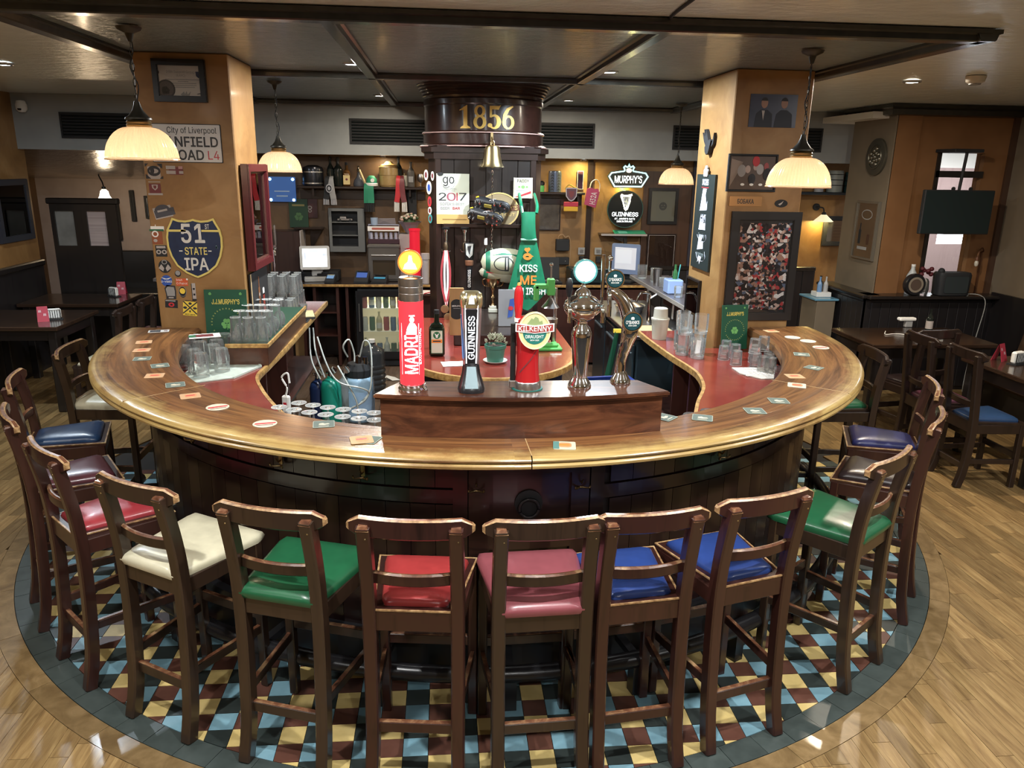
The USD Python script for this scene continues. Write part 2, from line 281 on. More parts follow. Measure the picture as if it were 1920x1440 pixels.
# dado of tongue-and-groove boards under the ledge
dado = thing('dado', kind='structure')
part(dado, 'dado_core', cat(B(1.36, 0.06, 0.92, 4.55, WY - 0.09, 0), B(0.06, 0.86, 0.92, 3.90, 2.72, 0)), WAIN)
for k in range(13): part(dado, 'board', B(0.097, 0.014, 0.86, 3.97 + 0.1 * k, WY - 0.126, 0.04, 0.004), WAIN)
for k in range(8): part(dado, 'board', B(0.014, 0.097, 0.86, 3.864, 2.37 + 0.1 * k, 0.04, 0.004), WAIN)
part(dado, 'ledge', cat(B(1.40, 0.26, 0.035, 4.54, WY - 0.10, 0.94, 0.01), B(0.20, 0.98, 0.035, 3.90, 2.72, 0.94, 0.01)), BLKWOOD)
trim(cat(sweep([(3.86, 3.2, CZ - 0.002), (3.86, 2.28, CZ - 0.002), (5.25, 2.28, CZ - 0.002)], [(0, 0), (0.0, -0.03), (-0.05, -0.045), (-0.06, -0.09), (-0.12, -0.10), (-0.12, 0)])), TRIMM)
# wall with a black dado right of the right pillar
wd = thing('dado', kind='structure')
part(wd, 'dado_core', B(2.0, 0.03, 1.02, 3.1, BKY - 0.02, 0), WAIN)
for k in range(14): part(wd, 'board', B(0.136, 0.012, 0.96, 2.2 + 0.14 * k, BKY - 0.04, 0.04, 0.004), WAIN)
part(wd, 'rail', B(2.0, 0.05, 0.05, 3.1, BKY - 0.035, 1.0, 0.01), BLKWOOD)
# left wall: black dado
ld = thing('dado', kind='structure')
part(ld, 'dado_core', B(0.03, 8.0, 1.08, FX0 + 0.016, -0.4, 0), WAIN); part(ld, 'rail', B(0.06, 8.0, 0.06, FX0 + 0.03, -0.4, 1.06, 0.012), BLKWOOD)
# next room, seen through the opening
struct('wall_next_room', cat(B(4.4, 0.08, 2.7, 6.0, 4.9, 0), B(0.08, 2.4, 2.7, 8.0, 3.7, 0), B(4.4, 2.4, 0.06, 6.0, 3.7, 2.62)), MT('next_room_white', (0.75, 0.74, 0.7), 0.6))
lamp('RectLight', '/World/NextRoomLamp', (6.0, 3.6, 2.6), 70, (0.95, 0.97, 1.0), 0, size=(0.9, 0.5))  # added unseen area light standing in for daylight in the next room
dr = thing('door_1', kind='structure', loc=((6.363,4.850,0.940)[0], 4.85, 0))
DP = grain('pinkish_door', (0.30, 0.21, 0.2), (0.40, 0.29, 0.28), (0.48, 0.37, 0.35), 0.6, 'z', 0.4, 0.2)
part(dr, 'door_leaf', FL(RC(0, 1.05, 0.62, 2.1).difference(RC(0, 0.62, 0.36, 0.5)).difference(RC(0, 1.55, 0.4, 0.62)), 0, 0.045), DP)
part(dr, 'door_panel', B(0.36, 0.02, 0.5, 0, -0.012, 0.37), DP); part(dr, 'door_pane', B(0.4, 0.01, 0.62, 0, -0.02, 1.24), EM('daylight_pane', (0.85, 0.93, 1.0), 2.2))
part(dr, 'door_handle', cat(LA([(0, 0), (0.02, 0.0), (0.02, 0.02), (0, 0.02)], 12, 0.26, -0.06, 1.0)), BRASS)
part(dr, 'door_frame', FL(RC(0, 1.09, 0.8, 2.22).difference(RC(0, 1.05, 0.63, 2.12)), 0.03, 0.06), DP)
wn = thing('window_1', kind='structure', loc=((OX0 + OX1) / 2, WY, 0))
ow = OX1 - OX0
part(wn, 'window_frame', cat(B(0.035, 0.08, OZ1 - OZ0, -ow / 2 + 0.018, 0.02, OZ0), B(ow, 0.08, 0.06, 0, 0.02, 2.09)), BLKWOOD)
part(wn, 'window_pane', B(ow, 0.004, OZ1 - OZ0, 0, 0.06, OZ0), PANE('window_glass', (0.97, 0.98, 0.98)))
# ---------------------------------------------------------------- floor: encaustic tiles, slate border, timber ring, strip flooring
fl = thing('floor', kind='structure')
part(fl, 'subfloor', B(15.5, 14.5, 0.05, 0.7, -0.4, -0.062), MT('joint_dark', (0.02, 0.018, 0.016), 0.9))
def tilemat(n, a, b): return NOISY(n, [(0.3, a), (0.7, b)], 14, (1, 1, 1), 0.40, 4, bump=0.00012, vary=0.13)
TM = {'blue': tilemat('tile_blue', (0.15, 0.29, 0.36), (0.20, 0.36, 0.43)), 'brown': tilemat('tile_brown', (0.085, 0.033, 0.022), (0.12, 0.05, 0.034)), 'black': tilemat('tile_black', (0.02, 0.028, 0.026), (0.032, 0.042, 0.04)), 'yellow': tilemat('tile_yellow', (0.55, 0.41, 0.15), (0.65, 0.5, 0.21))}
SLATE = tilemat('tile_slate', (0.035, 0.046, 0.043), (0.055, 0.07, 0.066))
CAMP = np.array([-0.2526, -4.853])
tiles = []
TP = 0.0945; ann = Point(0, 0).buffer(2.604, quad_segs=48).difference(Point(0, 0).buffer(1.9, quad_segs=32)).intersection(sbox(-3, -3, 3, 0.45))
for i in range(-28, 32):
    for j in range(-2, 34):
        x0, y0 = -0.231 + i * TP, -2.456 + (j - 2) * TP
        c = sbox(x0 + 0.0008, y0 + 0.0008, x0 + TP - 0.0014, y0 + TP - 0.0014)
        if not c.intersects(ann): continue
        q = c.intersection(ann)
        if q.geom_type != 'Polygon' or q.area < 2e-4: continue
        k = {(0, 0): 'blue', (1, 0): 'brown', (0, 1): 'black', (1, 1): 'yellow'}[(i % 2, j % 2)]
        r = math.hypot(*q.centroid.coords[0]); d = np.linalg.norm(np.array(q.centroid.coords[0]) - CAMP)
        if r < 2.0 : d += 3
        tiles.append((d, k, q, rng.uniform(-0.0006, 0.0006)))
tiles.sort(key=lambda t: t[0])
for d, k, q, dz in tiles[:300]: part(fl, 'tile', EX(q.simplify(0.0005), 0.011 + dz, -0.012), TM[k])
planks_cut = Point(0, 0).buffer(1.93)
for k in TM: part(fl, 'tile_field', [EX(q.simplify(0.0005), 0.011 + dz, -0.012) for d, kk, q, dz in tiles[300:] if kk == k], TM[k], kind='stuff')
def arcpoly(r0, r1, a0, a1, n=4):
    """sector, angles in degrees from -y, positive to +x"""
    A = np.radians(np.linspace(a0, a1, n))
    return Polygon([(r1 * math.sin(a), -r1 * math.cos(a)) for a in A] + [(r0 * math.sin(a), -r0 * math.cos(a)) for a in A[::-1]])
a = -96.0
while a < 96:
    da = 3.25 + rng.uniform(-0.25, 0.25); part(fl, 'border_tile', EX(arcpoly(2.607, 2.709, a, a + da - 0.05), 0.012 + rng.uniform(-.0006, .0004), -0.012), SLATE); a += da
PL = NOISY('oak_strip', [(0.22, (0.09, 0.05, 0.018)), (0.42, (0.19, 0.115, 0.045)), (0.6, (0.27, 0.175, 0.072)), (0.82, (0.40, 0.275, 0.125))], 34, (1, 0.10, 1), 0.38, 7, bump=0.0012, coat=0.1, dist=1.2, vary=0.28)
PR_ = NOISY('oak_ring', [(0.25, (0.11, 0.065, 0.026)), (0.5, (0.19, 0.122, 0.052)), (0.8, (0.30, 0.20, 0.095))], 9, (1, 1, 1), 0.36, 6, coat=0.12, dist=1.5, vary=0.15)
a = -97.0
while a < 97:
    da = rng.uniform(9, 13); part(fl, 'ring_plank', EX(arcpoly(2.712, 2.802, a, a + da - 0.04, 8), 0.012, -0.012), PR_); a += da
planks = []
hole = Point(0, 0).buffer(2.804, quad_segs=64)
W = 0.072
for i in range(int((FX1 - FX0 + 1) / W)):
    x0 = FX0 + i * W; y = -4.2 + rng.uniform(0, 0.5)
    while y < 4.3:
        l = rng.uniform(0.38, 0.62); q = sbox(x0, y, x0 + W - 0.0012, min(y + l - 0.0015, 4.3)); y += l
        if hole.contains(q): continue
        if q.intersects(hole):
            q = q.difference(hole)
            if q.is_empty or q.area < 3e-4: continue
            if q.geom_type != 'Polygon':
                gs = sorted(q.geoms, key=lambda g: g.area); q = gs[-1]
                for g in gs[:-1]:
                    if g.area > 1e-4: planks.append((60, g, 0))
        c = q.centroid; v = np.array([c.x, c.y]) - CAMP; d = np.linalg.norm(v)
        vis = (v[1] > 1.9 + 0.0 * abs(v[0])) and abs(math.degrees(math.atan2(v[0], v[1])) - 5.2) < 37 and abs(c.x) > 0.6
        planks.append((d + (0 if vis else 50), q, rng.uniform(-.0006, .0006)))
planks.sort(key=lambda t: t[0])
for d, q, dz in planks[:300]: part(fl, 'plank', EX(q.simplify(0.0008), 0.011 + dz, -0.012), PL)
part(fl, 'plank_field', [EX(q.simplify(0.0008), 0.011 + dz, -0.012) for d, q, dz in planks[300:]], PL, kind='stuff')
PB = NOISY('bar_vinyl', [(0.25, (0.07, 0.045, 0.03)), (0.5, (0.15, 0.10, 0.07)), (0.8, (0.22, 0.16, 0.12))], 22, (1, 0.1, 1), 0.4, 5, dist=0.8, vary=0.12)
inside = Point(0, 0).buffer(1.92, quad_segs=24).union(sbox(-1.9, 0, 1.95, 3.9))
vp = [sbox(-1.96 + 0.14 * i + .0005, -2.2 + (i % 3) * 0.4 + 1.2 * j, -1.96 + 0.14 * i + .1375, -2.2 + (i % 3) * 0.4 + 1.2 * j + 1.198).intersection(inside) for i in range(29) for j in range(6)]
part(fl, 'vinyl_plank', [EX(q, 0.012, -0.012) for q in vp if q.area > 1e-3], PB, kind='stuff')
# ================================================================ horseshoe bar
def counter_mat(n, seed):
    """timber whose grain follows the curve, rubbed to yellow along the outer edge"""
    nd = {'t': ('texture_coordinate', {}), 's': ('separate_xyz', {}), 'xx': ('math', {'math_type': 'multiply'}), 'yy': ('math', {'math_type': 'multiply'}), 'ad': ('math', {'math_type': 'add'}), 'rr': ('math', {'math_type': 'sqrt'}),
          'th': ('math', {'math_type': 'arctan2'}), 'ra': ('math', {'math_type': 'multiply', 'value2': 30.0}), 'ta': ('math', {'math_type': 'multiply', 'value2': 3.2}), 'v': ('combine_xyz', {'z': seed}),
          'n': ('noise_texture', {'scale': 1.0, 'detail': 6, 'roughness': 0.62, 'distortion': 0.9}), 'c': ('rgb_ramp', {'ramp': [(0.25, (0.05, 0.019, 0.008)), (0.45, (0.15, 0.062, 0.022)), (0.58, (0.23, 0.10, 0.034)), (0.8, (0.33, 0.155, 0.05))]}),
          'n2': ('noise_texture', {'scale': 7.0, 'detail': 7, 'roughness': 0.7}), 'n3': ('noise_texture', {'scale': 1.3, 'detail': 2}), 'k1': ('math', {'math_type': 'multiply_add', 'value2': 0.2, 'value3': -0.10}), 'k3': ('math', {'math_type': 'multiply_add', 'value2': 0.30, 'value3': -0.15}), 'k2': ('math', {'math_type': 'add'}), 'k4': ('math', {'math_type': 'add'}),
          'w': ('map_range', {'from_min': 2.150, 'from_max': 2.235, 'to_min': 0.0, 'to_max': 0.95, 'clamp': True}),
          'nf': ('noise_texture', {'scale': 90.0, 'detail': 3}), 'gc': ('rgb_ramp', {'ramp': [(0.22, (0.14, 0.07, 0.022)), (0.42, (0.34, 0.22, 0.075)), (0.58, (0.48, 0.34, 0.125)), (0.78, (0.62, 0.47, 0.21))]}), 'm': ('mix', {}), 'ag': ('math', {'math_type': 'multiply_add', 'value2': 0.4, 'value3': 0.3}),
          'p': ('principled_bsdf', {'roughness': 0.26, 'coat_weight': 0.35, 'coat_roughness': 0.1}), 'b': ('bump', {'distance': 0.0015})}
    lk = [('t.object', 's.vector'), ('s.x', 'xx.value1'), ('s.x', 'xx.value2'), ('s.y', 'yy.value1'), ('s.y', 'yy.value2'), ('xx.value', 'ad.value1'), ('yy.value', 'ad.value2'), ('ad.value', 'rr.value1'), ('s.x', 'th.value1'), ('s.y', 'th.value2'),
          ('rr.value', 'ra.value1'), ('th.value', 'ta.value1'), ('ra.value', 'v.x'), ('ta.value', 'v.y'), ('v.vector', 'n.vector'), ('n.fac', 'c.fac'),
          ('t.object', 'n2.vector'), ('t.object', 'n3.vector'), ('n2.fac', 'k1.value1'), ('n3.fac', 'k3.value1'), ('k1.value', 'k2.value1'), ('k3.value', 'k2.value2'), ('rr.value', 'k4.value1'), ('k2.value', 'k4.value2'), ('k4.value', 'w.value'),
          ('v.vector', 'nf.vector'), ('nf.fac', 'ag.value1'), ('n.fac', 'gc.fac'), ('w.result', 'm.fac'), ('c.color', 'm.color1'), ('gc.color', 'm.color2'), ('m.color', 'p.base_color'), ('n.fac', 'b.height'), ('b.normal', 'p.normal')]
    if n not in MATS: MATS[n] = usdkit.material(stage, '/World/Looks/' + n, nd, lk, 'p.BSDF')
    return MATS[n]
BARFRONT = grain('bar_front_boards', (0.005, 0.002, 0.002), (0.012, 0.004, 0.004), (0.024, 0.009, 0.008), 0.9, 'z', 0.32, 0.35, vary=0.2)
BARDOOR = grain('bar_door_oak', (0.008, 0.003, 0.003), (0.022, 0.008, 0.006), (0.045, 0.018, 0.011), 1.3, 'x', 0.3, 0.4)
bar = thing('bar_counter', 'large horseshoe bar with a worn varnished oak counter and dark boarded front', 'bar counter')
def rin(a):
    a = math.radians(a); return 1.0 / math.sqrt((math.sin(a) / 1.80) ** 2 + (math.cos(a) / 1.955) ** 2)
def counter_section(a0, a1, R=2.25):
    n = max(3, int(abs(a1 - a0) / 2.0)); V, F = [], []
    prof = [(None, 1.045), (None, 1.088), (0.012, 1.1), (-0.055, 1.1), (-0.022, 1.0985), (-0.006, 1.092), (0.0, 1.083), (-0.003, 1.076), (-0.013, 1.071), (-0.005, 1.067), (-0.001, 1.060), (-0.003, 1.051), (-0.014, 1.044), (-0.06, 1.042)]
    k = len(prof)
    for i in range(n + 1):
        a = a0 + (a1 - a0) * i / n; s, c = math.sin(math.radians(a)), -math.cos(math.radians(a)); ri = rin(a)
        for j, (o, z) in enumerate(prof):
            r = ri if o is None else (ri + o if j == 2 else R + o)
            V.append((r * s, r * c, z))
    for i in range(n):
        for j in range(k):
            b = (j + 1) % k; F += [(i*k+j, i*k+b, (i+1)*k+b), (i*k+j, (i+1)*k+b, (i+1)*k+j)]
    for j in range(1, k - 1): F += [(0, j, j + 1), (n*k, n*k+j+1, n*k+j)]
    m = trimesh.Trimesh(V, F, process=False)
    if m.volume < 0: m.invert()
    return m
for i, (a0, a1) in enumerate([(-93.2, -48.1), (-47.98, 1.55), (1.66, 48.6), (48.72, 93.2)]):
    part(bar, 'countertop', counter_section(a0, a1), counter_mat('counter_wood_%d' % i, 3.0 * i), 35)
part(bar, 'countertop_horn', EX(Polygon([(-1.56, 0.12), (-1.80, 0.12), (-1.80, -0.02), (-1.76, -0.12), (-1.68, -0.02), (-1.60, 0.05)]).buffer(-0.01).buffer(0.01), 0.05, 1.047), counter_mat('counter_wood_0', 0)) if False else None
def arcbox(r0, r1, a0, a1, z0, z1, n=0):
    return EX(arcpoly(r0, r1, a0, a1, n or max(2, int(abs(a1 - a0) / 3))), z1 - z0, z0)
for a_ in (-48.04, 1.605, 48.66): part(bar, 'joint_strip', arcbox(1.93 if abs(a_) < 9 else 1.86, 2.235, a_ - .05, a_ + .05, 1.0985, 1.1006, 2), MT('joint_pale', (.45, .30, .14), .5))
part(bar, 'bar_core', arcbox(1.93, 1.975, -93, 93, 0.0, 1.04, 60), MT('core_dark', (0.01, 0.005, 0.005), 0.6))
part(bar, 'top_rail', [arcbox(1.97, 2.0, -93, -5.2, 0.945, 1.042), arcbox(1.97, 2.0, 10.3, 93, 0.945, 1.042)], BARFRONT)
part(bar, 'middle_rail', [arcbox(1.97, 1.998, -93, -5.2, 0.80, 0.86), arcbox(1.97, 1.998, 10.3, 93, 0.80, 0.86)], BARFRONT)
a = -92.5
while a < 92:
    if not (-8.2 < a < 10.2):
        for z0, z1 in ((0.2, 0.79), (0.865, 0.945)): part(bar, 'board', arcbox(1.97, 1.988, a, a + 2.93, z0, z1, 2), BARFRONT)
    a += 3.0
part(bar, 'plinth', arcbox(1.97, 2.03, -93, 93, 0.0, 0.20, 50), BLK)
for pa in (-6.4, 9.7): part(bar, 'pilaster', arcbox(1.97, 2.012, pa, pa + 1.7, 0.2, 1.042, 2), BARFRONT)
dp = part(bar, 'cupboard_door', [arcbox(1.97, 1.99, -4.6, 9.6, 0.2, 1.03, 6), arcbox(1.985, 2.006, -4.6, -2.2, 0.2, 1.03, 2), arcbox(1.985, 2.006, 7.4, 9.6, 0.2, 1.03, 2), arcbox(1.985, 2.006, -2.3, 7.5, 0.93, 1.03, 5), arcbox(1.985, 2.006, -2.3, 7.5, 0.60, 0.70, 5), arcbox(1.985, 2.006, -2.3, 7.5, 0.2, 0.29, 5)], BARDOOR)
def on_bar(m, ang, r, z):
    """moves a mesh modelled facing -y to the bar front at an angle from -y"""
    return mv(rot(mv(m, 0, -r, 0), ang, 'z'), 0, 0, z)
part(dp, 'ring_plate', on_bar(LA([(0.0, 0), (0.058, 0), (0.058, 0.006), (0.0, 0.012)], 24).apply_transform(trimesh.transformations.rotation_matrix(PI / 2, (1, 0, 0))), 2.4, 1.992, 0.80), BLKM)
part(dp, 'pull_ring', on_bar(TU([(0.04 * math.cos(t), 0, 0.04 * math.sin(t)) for t in np.linspace(0, 2 * PI, 16, endpoint=False)], 0.008, 8, 3, True), 2.4, 2.014, 0.785), BLK, 60)
def hook_mesh():
    return cat(FL(RC(0, 0.02, 0.018, 0.055, 0.008), 0, 0.005), TU([(-0.03, -0.036, 0.005), (-0.028, -0.03, -0.008), (0, -0.008, -0.012), (0.028, -0.03, -0.008), (0.03, -0.036, 0.005)], 0.0042, 6), TU([(0, -0.004, 0.012), (0, -0.02, 0.012), (0, -0.032, 0.03)], 0.004, 6))
for ang in (-3.7, 8.5, 28.5, -28.0, -17.0, 44, -44): part(bar, 'coat_hook', on_bar(hook_mesh(), ang, 2.0 if -6 < ang < 10 else 2.0, 0.875 if -6 < ang < 10 else 0.905), MT('aged_brass', (0.35, 0.25, 0.12), 0.35, 1.0), 40)
rail_pts = [(2.21 * math.sin(t), -2.21 * math.cos(t), 0.155) for t in np.radians(np.linspace(-88, 88, 60))]
part(bar, 'foot_rail', TU(rail_pts, 0.036, 10, 1), BLK, 60)
for aa in range(-84, 90, 14): part(bar, 'rail_bracket', on_bar(cat(B(0.035, 0.16, 0.03, 0, 0.09, -0.015), B(0.05, 0.05, 0.15, 0, 0.0, -0.155)), aa, 2.21, 0.155), BLK)
# red laminate working counter behind the bar, both sides
REDL = NOISY('red_laminate', [(0.3, (0.19, 0.022, 0.016)), (0.7, (0.24, 0.035, 0.024))], 6, r=0.2, coat=0.4)
CABIN = grain('cabinet_red_brown', (0.025, 0.008, 0.006), (0.055, 0.018, 0.013), (0.09, 0.03, 0.02), 0.7, 'z', 0.4, 0.3)
def wcounter(inner, sgn, label, ye=2.0):
    t = thing('working_counter', label, 'counter')
    outer = [(1.9 * math.sin(math.radians(a)) * sgn, -1.9 * math.cos(math.radians(a))) for a in np.linspace(33, 90, 24)]
    top = Polygon([tuple(p) for p in spline(inner, 6)] + [(1.98 * sgn, ye), (1.98 * sgn, 0.5), (1.50 * sgn, 0.5), (1.50 * sgn, 0.12), (1.86 * sgn, 0.12)] + outer[::-1]).buffer(0)
    part(t, 'worktop', EX(top, 0.03, 0.92), REDL)
    line = spline(inner, 8)
    part(t, 'edge_trim', sweep([(p[0], p[1], 0.934) for p in line], [(-0.008, -0.02), (0.010, -0.02), (0.014, 0.0), (0.010, 0.018), (-0.008, 0.018)]), OAK, 40)
    base = top.buffer(-0.06).difference(sbox(-1.32, -0.62, 1.27, 2.5) if False else Polygon())
    inn = LineString([tuple(p) for p in line]).buffer(0.30)
    part(t, 'cupboard_back', EX(base.difference(inn), 0.9, 0.015), CABIN)
    for k, (i0) in enumerate((6, 16, 24, 32, 40)):
        if i0 < len(line):
            p = line[i0]; q = line[min(i0 + 1, len(line) - 1)]; d = (q - p) / np.linalg.norm(q - p); nrm = np.array([d[1], -d[0]]) * (1 if (np.array([d[1], -d[0]]) @ np.array([sgn, 0])) > 0 else -1)
            c = p + nrm * 0.15; m = B(0.02, 0.27, 0.89, 0, 0, 0.015); m = rot(m, math.degrees(math.atan2(nrm[1], nrm[0])) - 90, 'z'); part(t, 'side_panel', mv(m, c[0], c[1], 0), CABIN)
    part(t, 'shelf', EX(base.intersection(inn.buffer(0.01)), 0.018, 0.45), CABIN)
    return t
WL = wcounter([(-1.0, -1.30), (-1.12, -1.06), (-1.23, -0.80), (-1.315, -0.53), (-1.315, -0.25), (-1.30, 0.3), (-1.295, 1.2), (-1.29, 2.0)], -1, 'red laminate counter with curved oak edge inside the bar, under the drainer box')
WR = wcounter([(0.98, -1.33), (1.07, -1.10), (1.19, -0.83), (1.25, -0.56), (1.25, -0.36), (1.225, -0.1), (1.205, 0.3), (1.20, 0.5), (1.20, 0.70)], 1, 'red laminate counter with curved oak edge inside the bar, on the right by the crates', 0.70)
# raised box with green mat on the left counter
t = thing('drainer_box', 'brown wooden box with a green rubber mat and oak lip, full of upturned glasses', 'box', (-1.42, 0.36, 0.95))
part(t, 'box_body', B(0.24, 1.30, 0.115, 0, 0, 0, 0.003), grain('box_brown', (0.04, 0.014, 0.008), (0.085, 0.032, 0.016), (0.13, 0.055, 0.025), 0.8, 'y', 0.35, 0.3))
part(t, 'lip', cat(B(0.012, 1.31, 0.026, 0.122, 0, 0.109, 0.003), B(0.25, 0.012, 0.026, 0, -0.655, 0.109, 0.003)), OAK)
part(t, 'rubber_mat', B(0.225, 1.28, 0.012, -0.002, 0, 0.115, 0.003), MT('green_rubber', (0.012, 0.06, 0.035), 0.5))
# tap plinth
TAPW = NOISY('tap_plinth_wood', [(0.25, (0.02, 0.006, 0.004)), (0.42, (0.06, 0.02, 0.010)), (0.6, (0.115, 0.04, 0.018)), (0.8, (0.18, 0.07, 0.03))], 17, (0.11, 1, 1), 0.3, 5, coat=0.35, dist=1.6)
t = thing('tap_plinth', 'long curved mahogany plinth carrying the beer taps at the front of the bar', 'plinth', (0.055, -1.95, 1.1))
def plinth_poly(o):
    f = [(x, -0.035 - o - 0.066 * (1 - (x / 0.56) ** 2)) for x in np.linspace(-0.556 - o, 0.556 + o, 15)]
    return Polygon(f + [(0.47 + o, 0.10 + o), (-0.47 - o, 0.10 + o)])
part(t, 'plinth_front', EX(plinth_poly(0.0), 0.15, 0), TAPW); part(t, 'plinth_top', cat(EX(plinth_poly(0.018), 0.008, 0.150), EX(plinth_poly(0.024), 0.010, 0.158), EX(plinth_poly(0.019), 0.004, 0.168)), TAPW)
# ================================================================ bar stools
def seat_mat(n, c): return NOISY('seat_' + n, [(0.3, tuple(v * 0.9 for v in c)), (0.7, tuple(min(1, v * 1.08) for v in c))], 12, (1, 1, 1), 0.33, 3, bump=0.0008, coat=0.12)
SEATS = {'blue': seat_mat('blue', (0.022, 0.05, 0.20)), 'steelblue': seat_mat('steelblue', (0.02, 0.05, 0.12)), 'navy': seat_mat('navy', (0.022, 0.025, 0.10)), 'maroon': seat_mat('maroon', (0.085, 0.022, 0.03)), 'red': seat_mat('red', (0.32, 0.035, 0.035)), 'rose': seat_mat('rose', (0.24, 0.065, 0.078)), 'crimson': seat_mat('crimson', (0.33, 0.035, 0.045)), 'cream': seat_mat('cream', (0.62, 0.58, 0.42)), 'green': seat_mat('green', (0.014, 0.10, 0.042)), 'black': seat_mat('black', (0.022, 0.014, 0.014)), 'purple': seat_mat('purple', (0.10, 0.03, 0.05))}
FR1 = grain('stool_mahogany', (0.014, 0.005, 0.004), (0.036, 0.012, 0.009), (0.068, 0.025, 0.017), 1, 'z', 0.3, 0.4, vary=0.12)
FR2 = grain('stool_walnut', (0.012, 0.006, 0.004), (0.030, 0.0165, 0.010), (0.058, 0.034, 0.02), 1, 'z', 0.3, 0.4, vary=0.12)
WORN = NOISY('worn_rim', [(0.3, (0.12, 0.06, 0.03)), (0.5, (0.34, 0.20, 0.09)), (0.75, (0.58, 0.42, 0.22))], 35, (1, 1, 1), 0.35, 4, coat=0.2)
TOPW = NOISY('rubbed_rail_top', [(0.3, (0.05, 0.018, 0.010)), (0.52, (0.15, 0.06, 0.03)), (0.66, (0.36, 0.22, 0.11)), (0.85, (0.55, 0.38, 0.2))], 14, (1, 1, 1), 0.3, 6, coat=0.3, dist=0.5)
def bar4(p, q, w, d, up=(0, 1, 0), b=0.004):
    """square bar from p to q with eased edges; w sideways, d along up"""
    return sweep([p, q], [(-w/2+b, -d/2), (w/2-b, -d/2), (w/2, -d/2+b), (w/2, d/2-b), (w/2-b, d/2), (-w/2+b, d/2), (-w/2, d/2-b), (-w/2, -d/2+b)], up=up)
def curved_rail(w, h, th, z, y, bow, n=12, round_ends=True):
    """horizontal curved rail, bowed towards -y in the middle; returns body, worn rim, top strip"""
    P = [(w * (i / n - 0.5), y - bow * (1 - (2 * i / n - 1) ** 2), z) for i in range(n + 1)]
    e = 0.006
    def hs(i):
        u = abs(2 * i / n - 1); return (1 - 0.55 * max(0, (u - 0.86) / 0.14) ** 2) if round_ends else 1
    def strip(pairs):
        V, F = [], []
        for i, p in enumerate(P):
            f = hs(i)
            for (dy, dz) in pairs: V.append((p[0], p[1] + dy, p[2] + dz * f))
        k = len(pairs)
        for i in range(n):
            for j in range(k - 1): F += [(i*k+j, i*k+j+1, (i+1)*k+j+1), (i*k+j, (i+1)*k+j+1, (i+1)*k+j)]
        return trimesh.Trimesh(V, F, process=False)
    a, b2 = th / 2, h / 2
    body = strip([(-a, b2 - e), (-a, -b2 + e), (-a + e, -b2), (a - e, -b2), (a, -b2 + e), (a, b2 - e)])
    caps = []
    for i, sx in ((0, -1), (n, 1)):
        f = hs(i); p = P[i]
        caps.append(hull([(p[0] + dx * sx, p[1] + dy, p[2] + dz * f) for dx, m in ((-0.001, 1.0), (0.009, 0.55)) for dy in (-a * m, a * m) for dz in (-(b2 - e * 0.5) * m, (b2 - e * 0.5) * m)]))
    rim = cat(strip([(-a + e, b2), (-a, b2 - e)]), strip([(a, b2 - e), (a - e, b2)]))
    top = strip([(a - e, b2), (-a + e, b2)])
    for m in (body, rim, top): m.fix_normals() if False else None
    return cat(body), cat(rim, *caps), top
def orient(m, c=(0, 0.1, 0)): return m
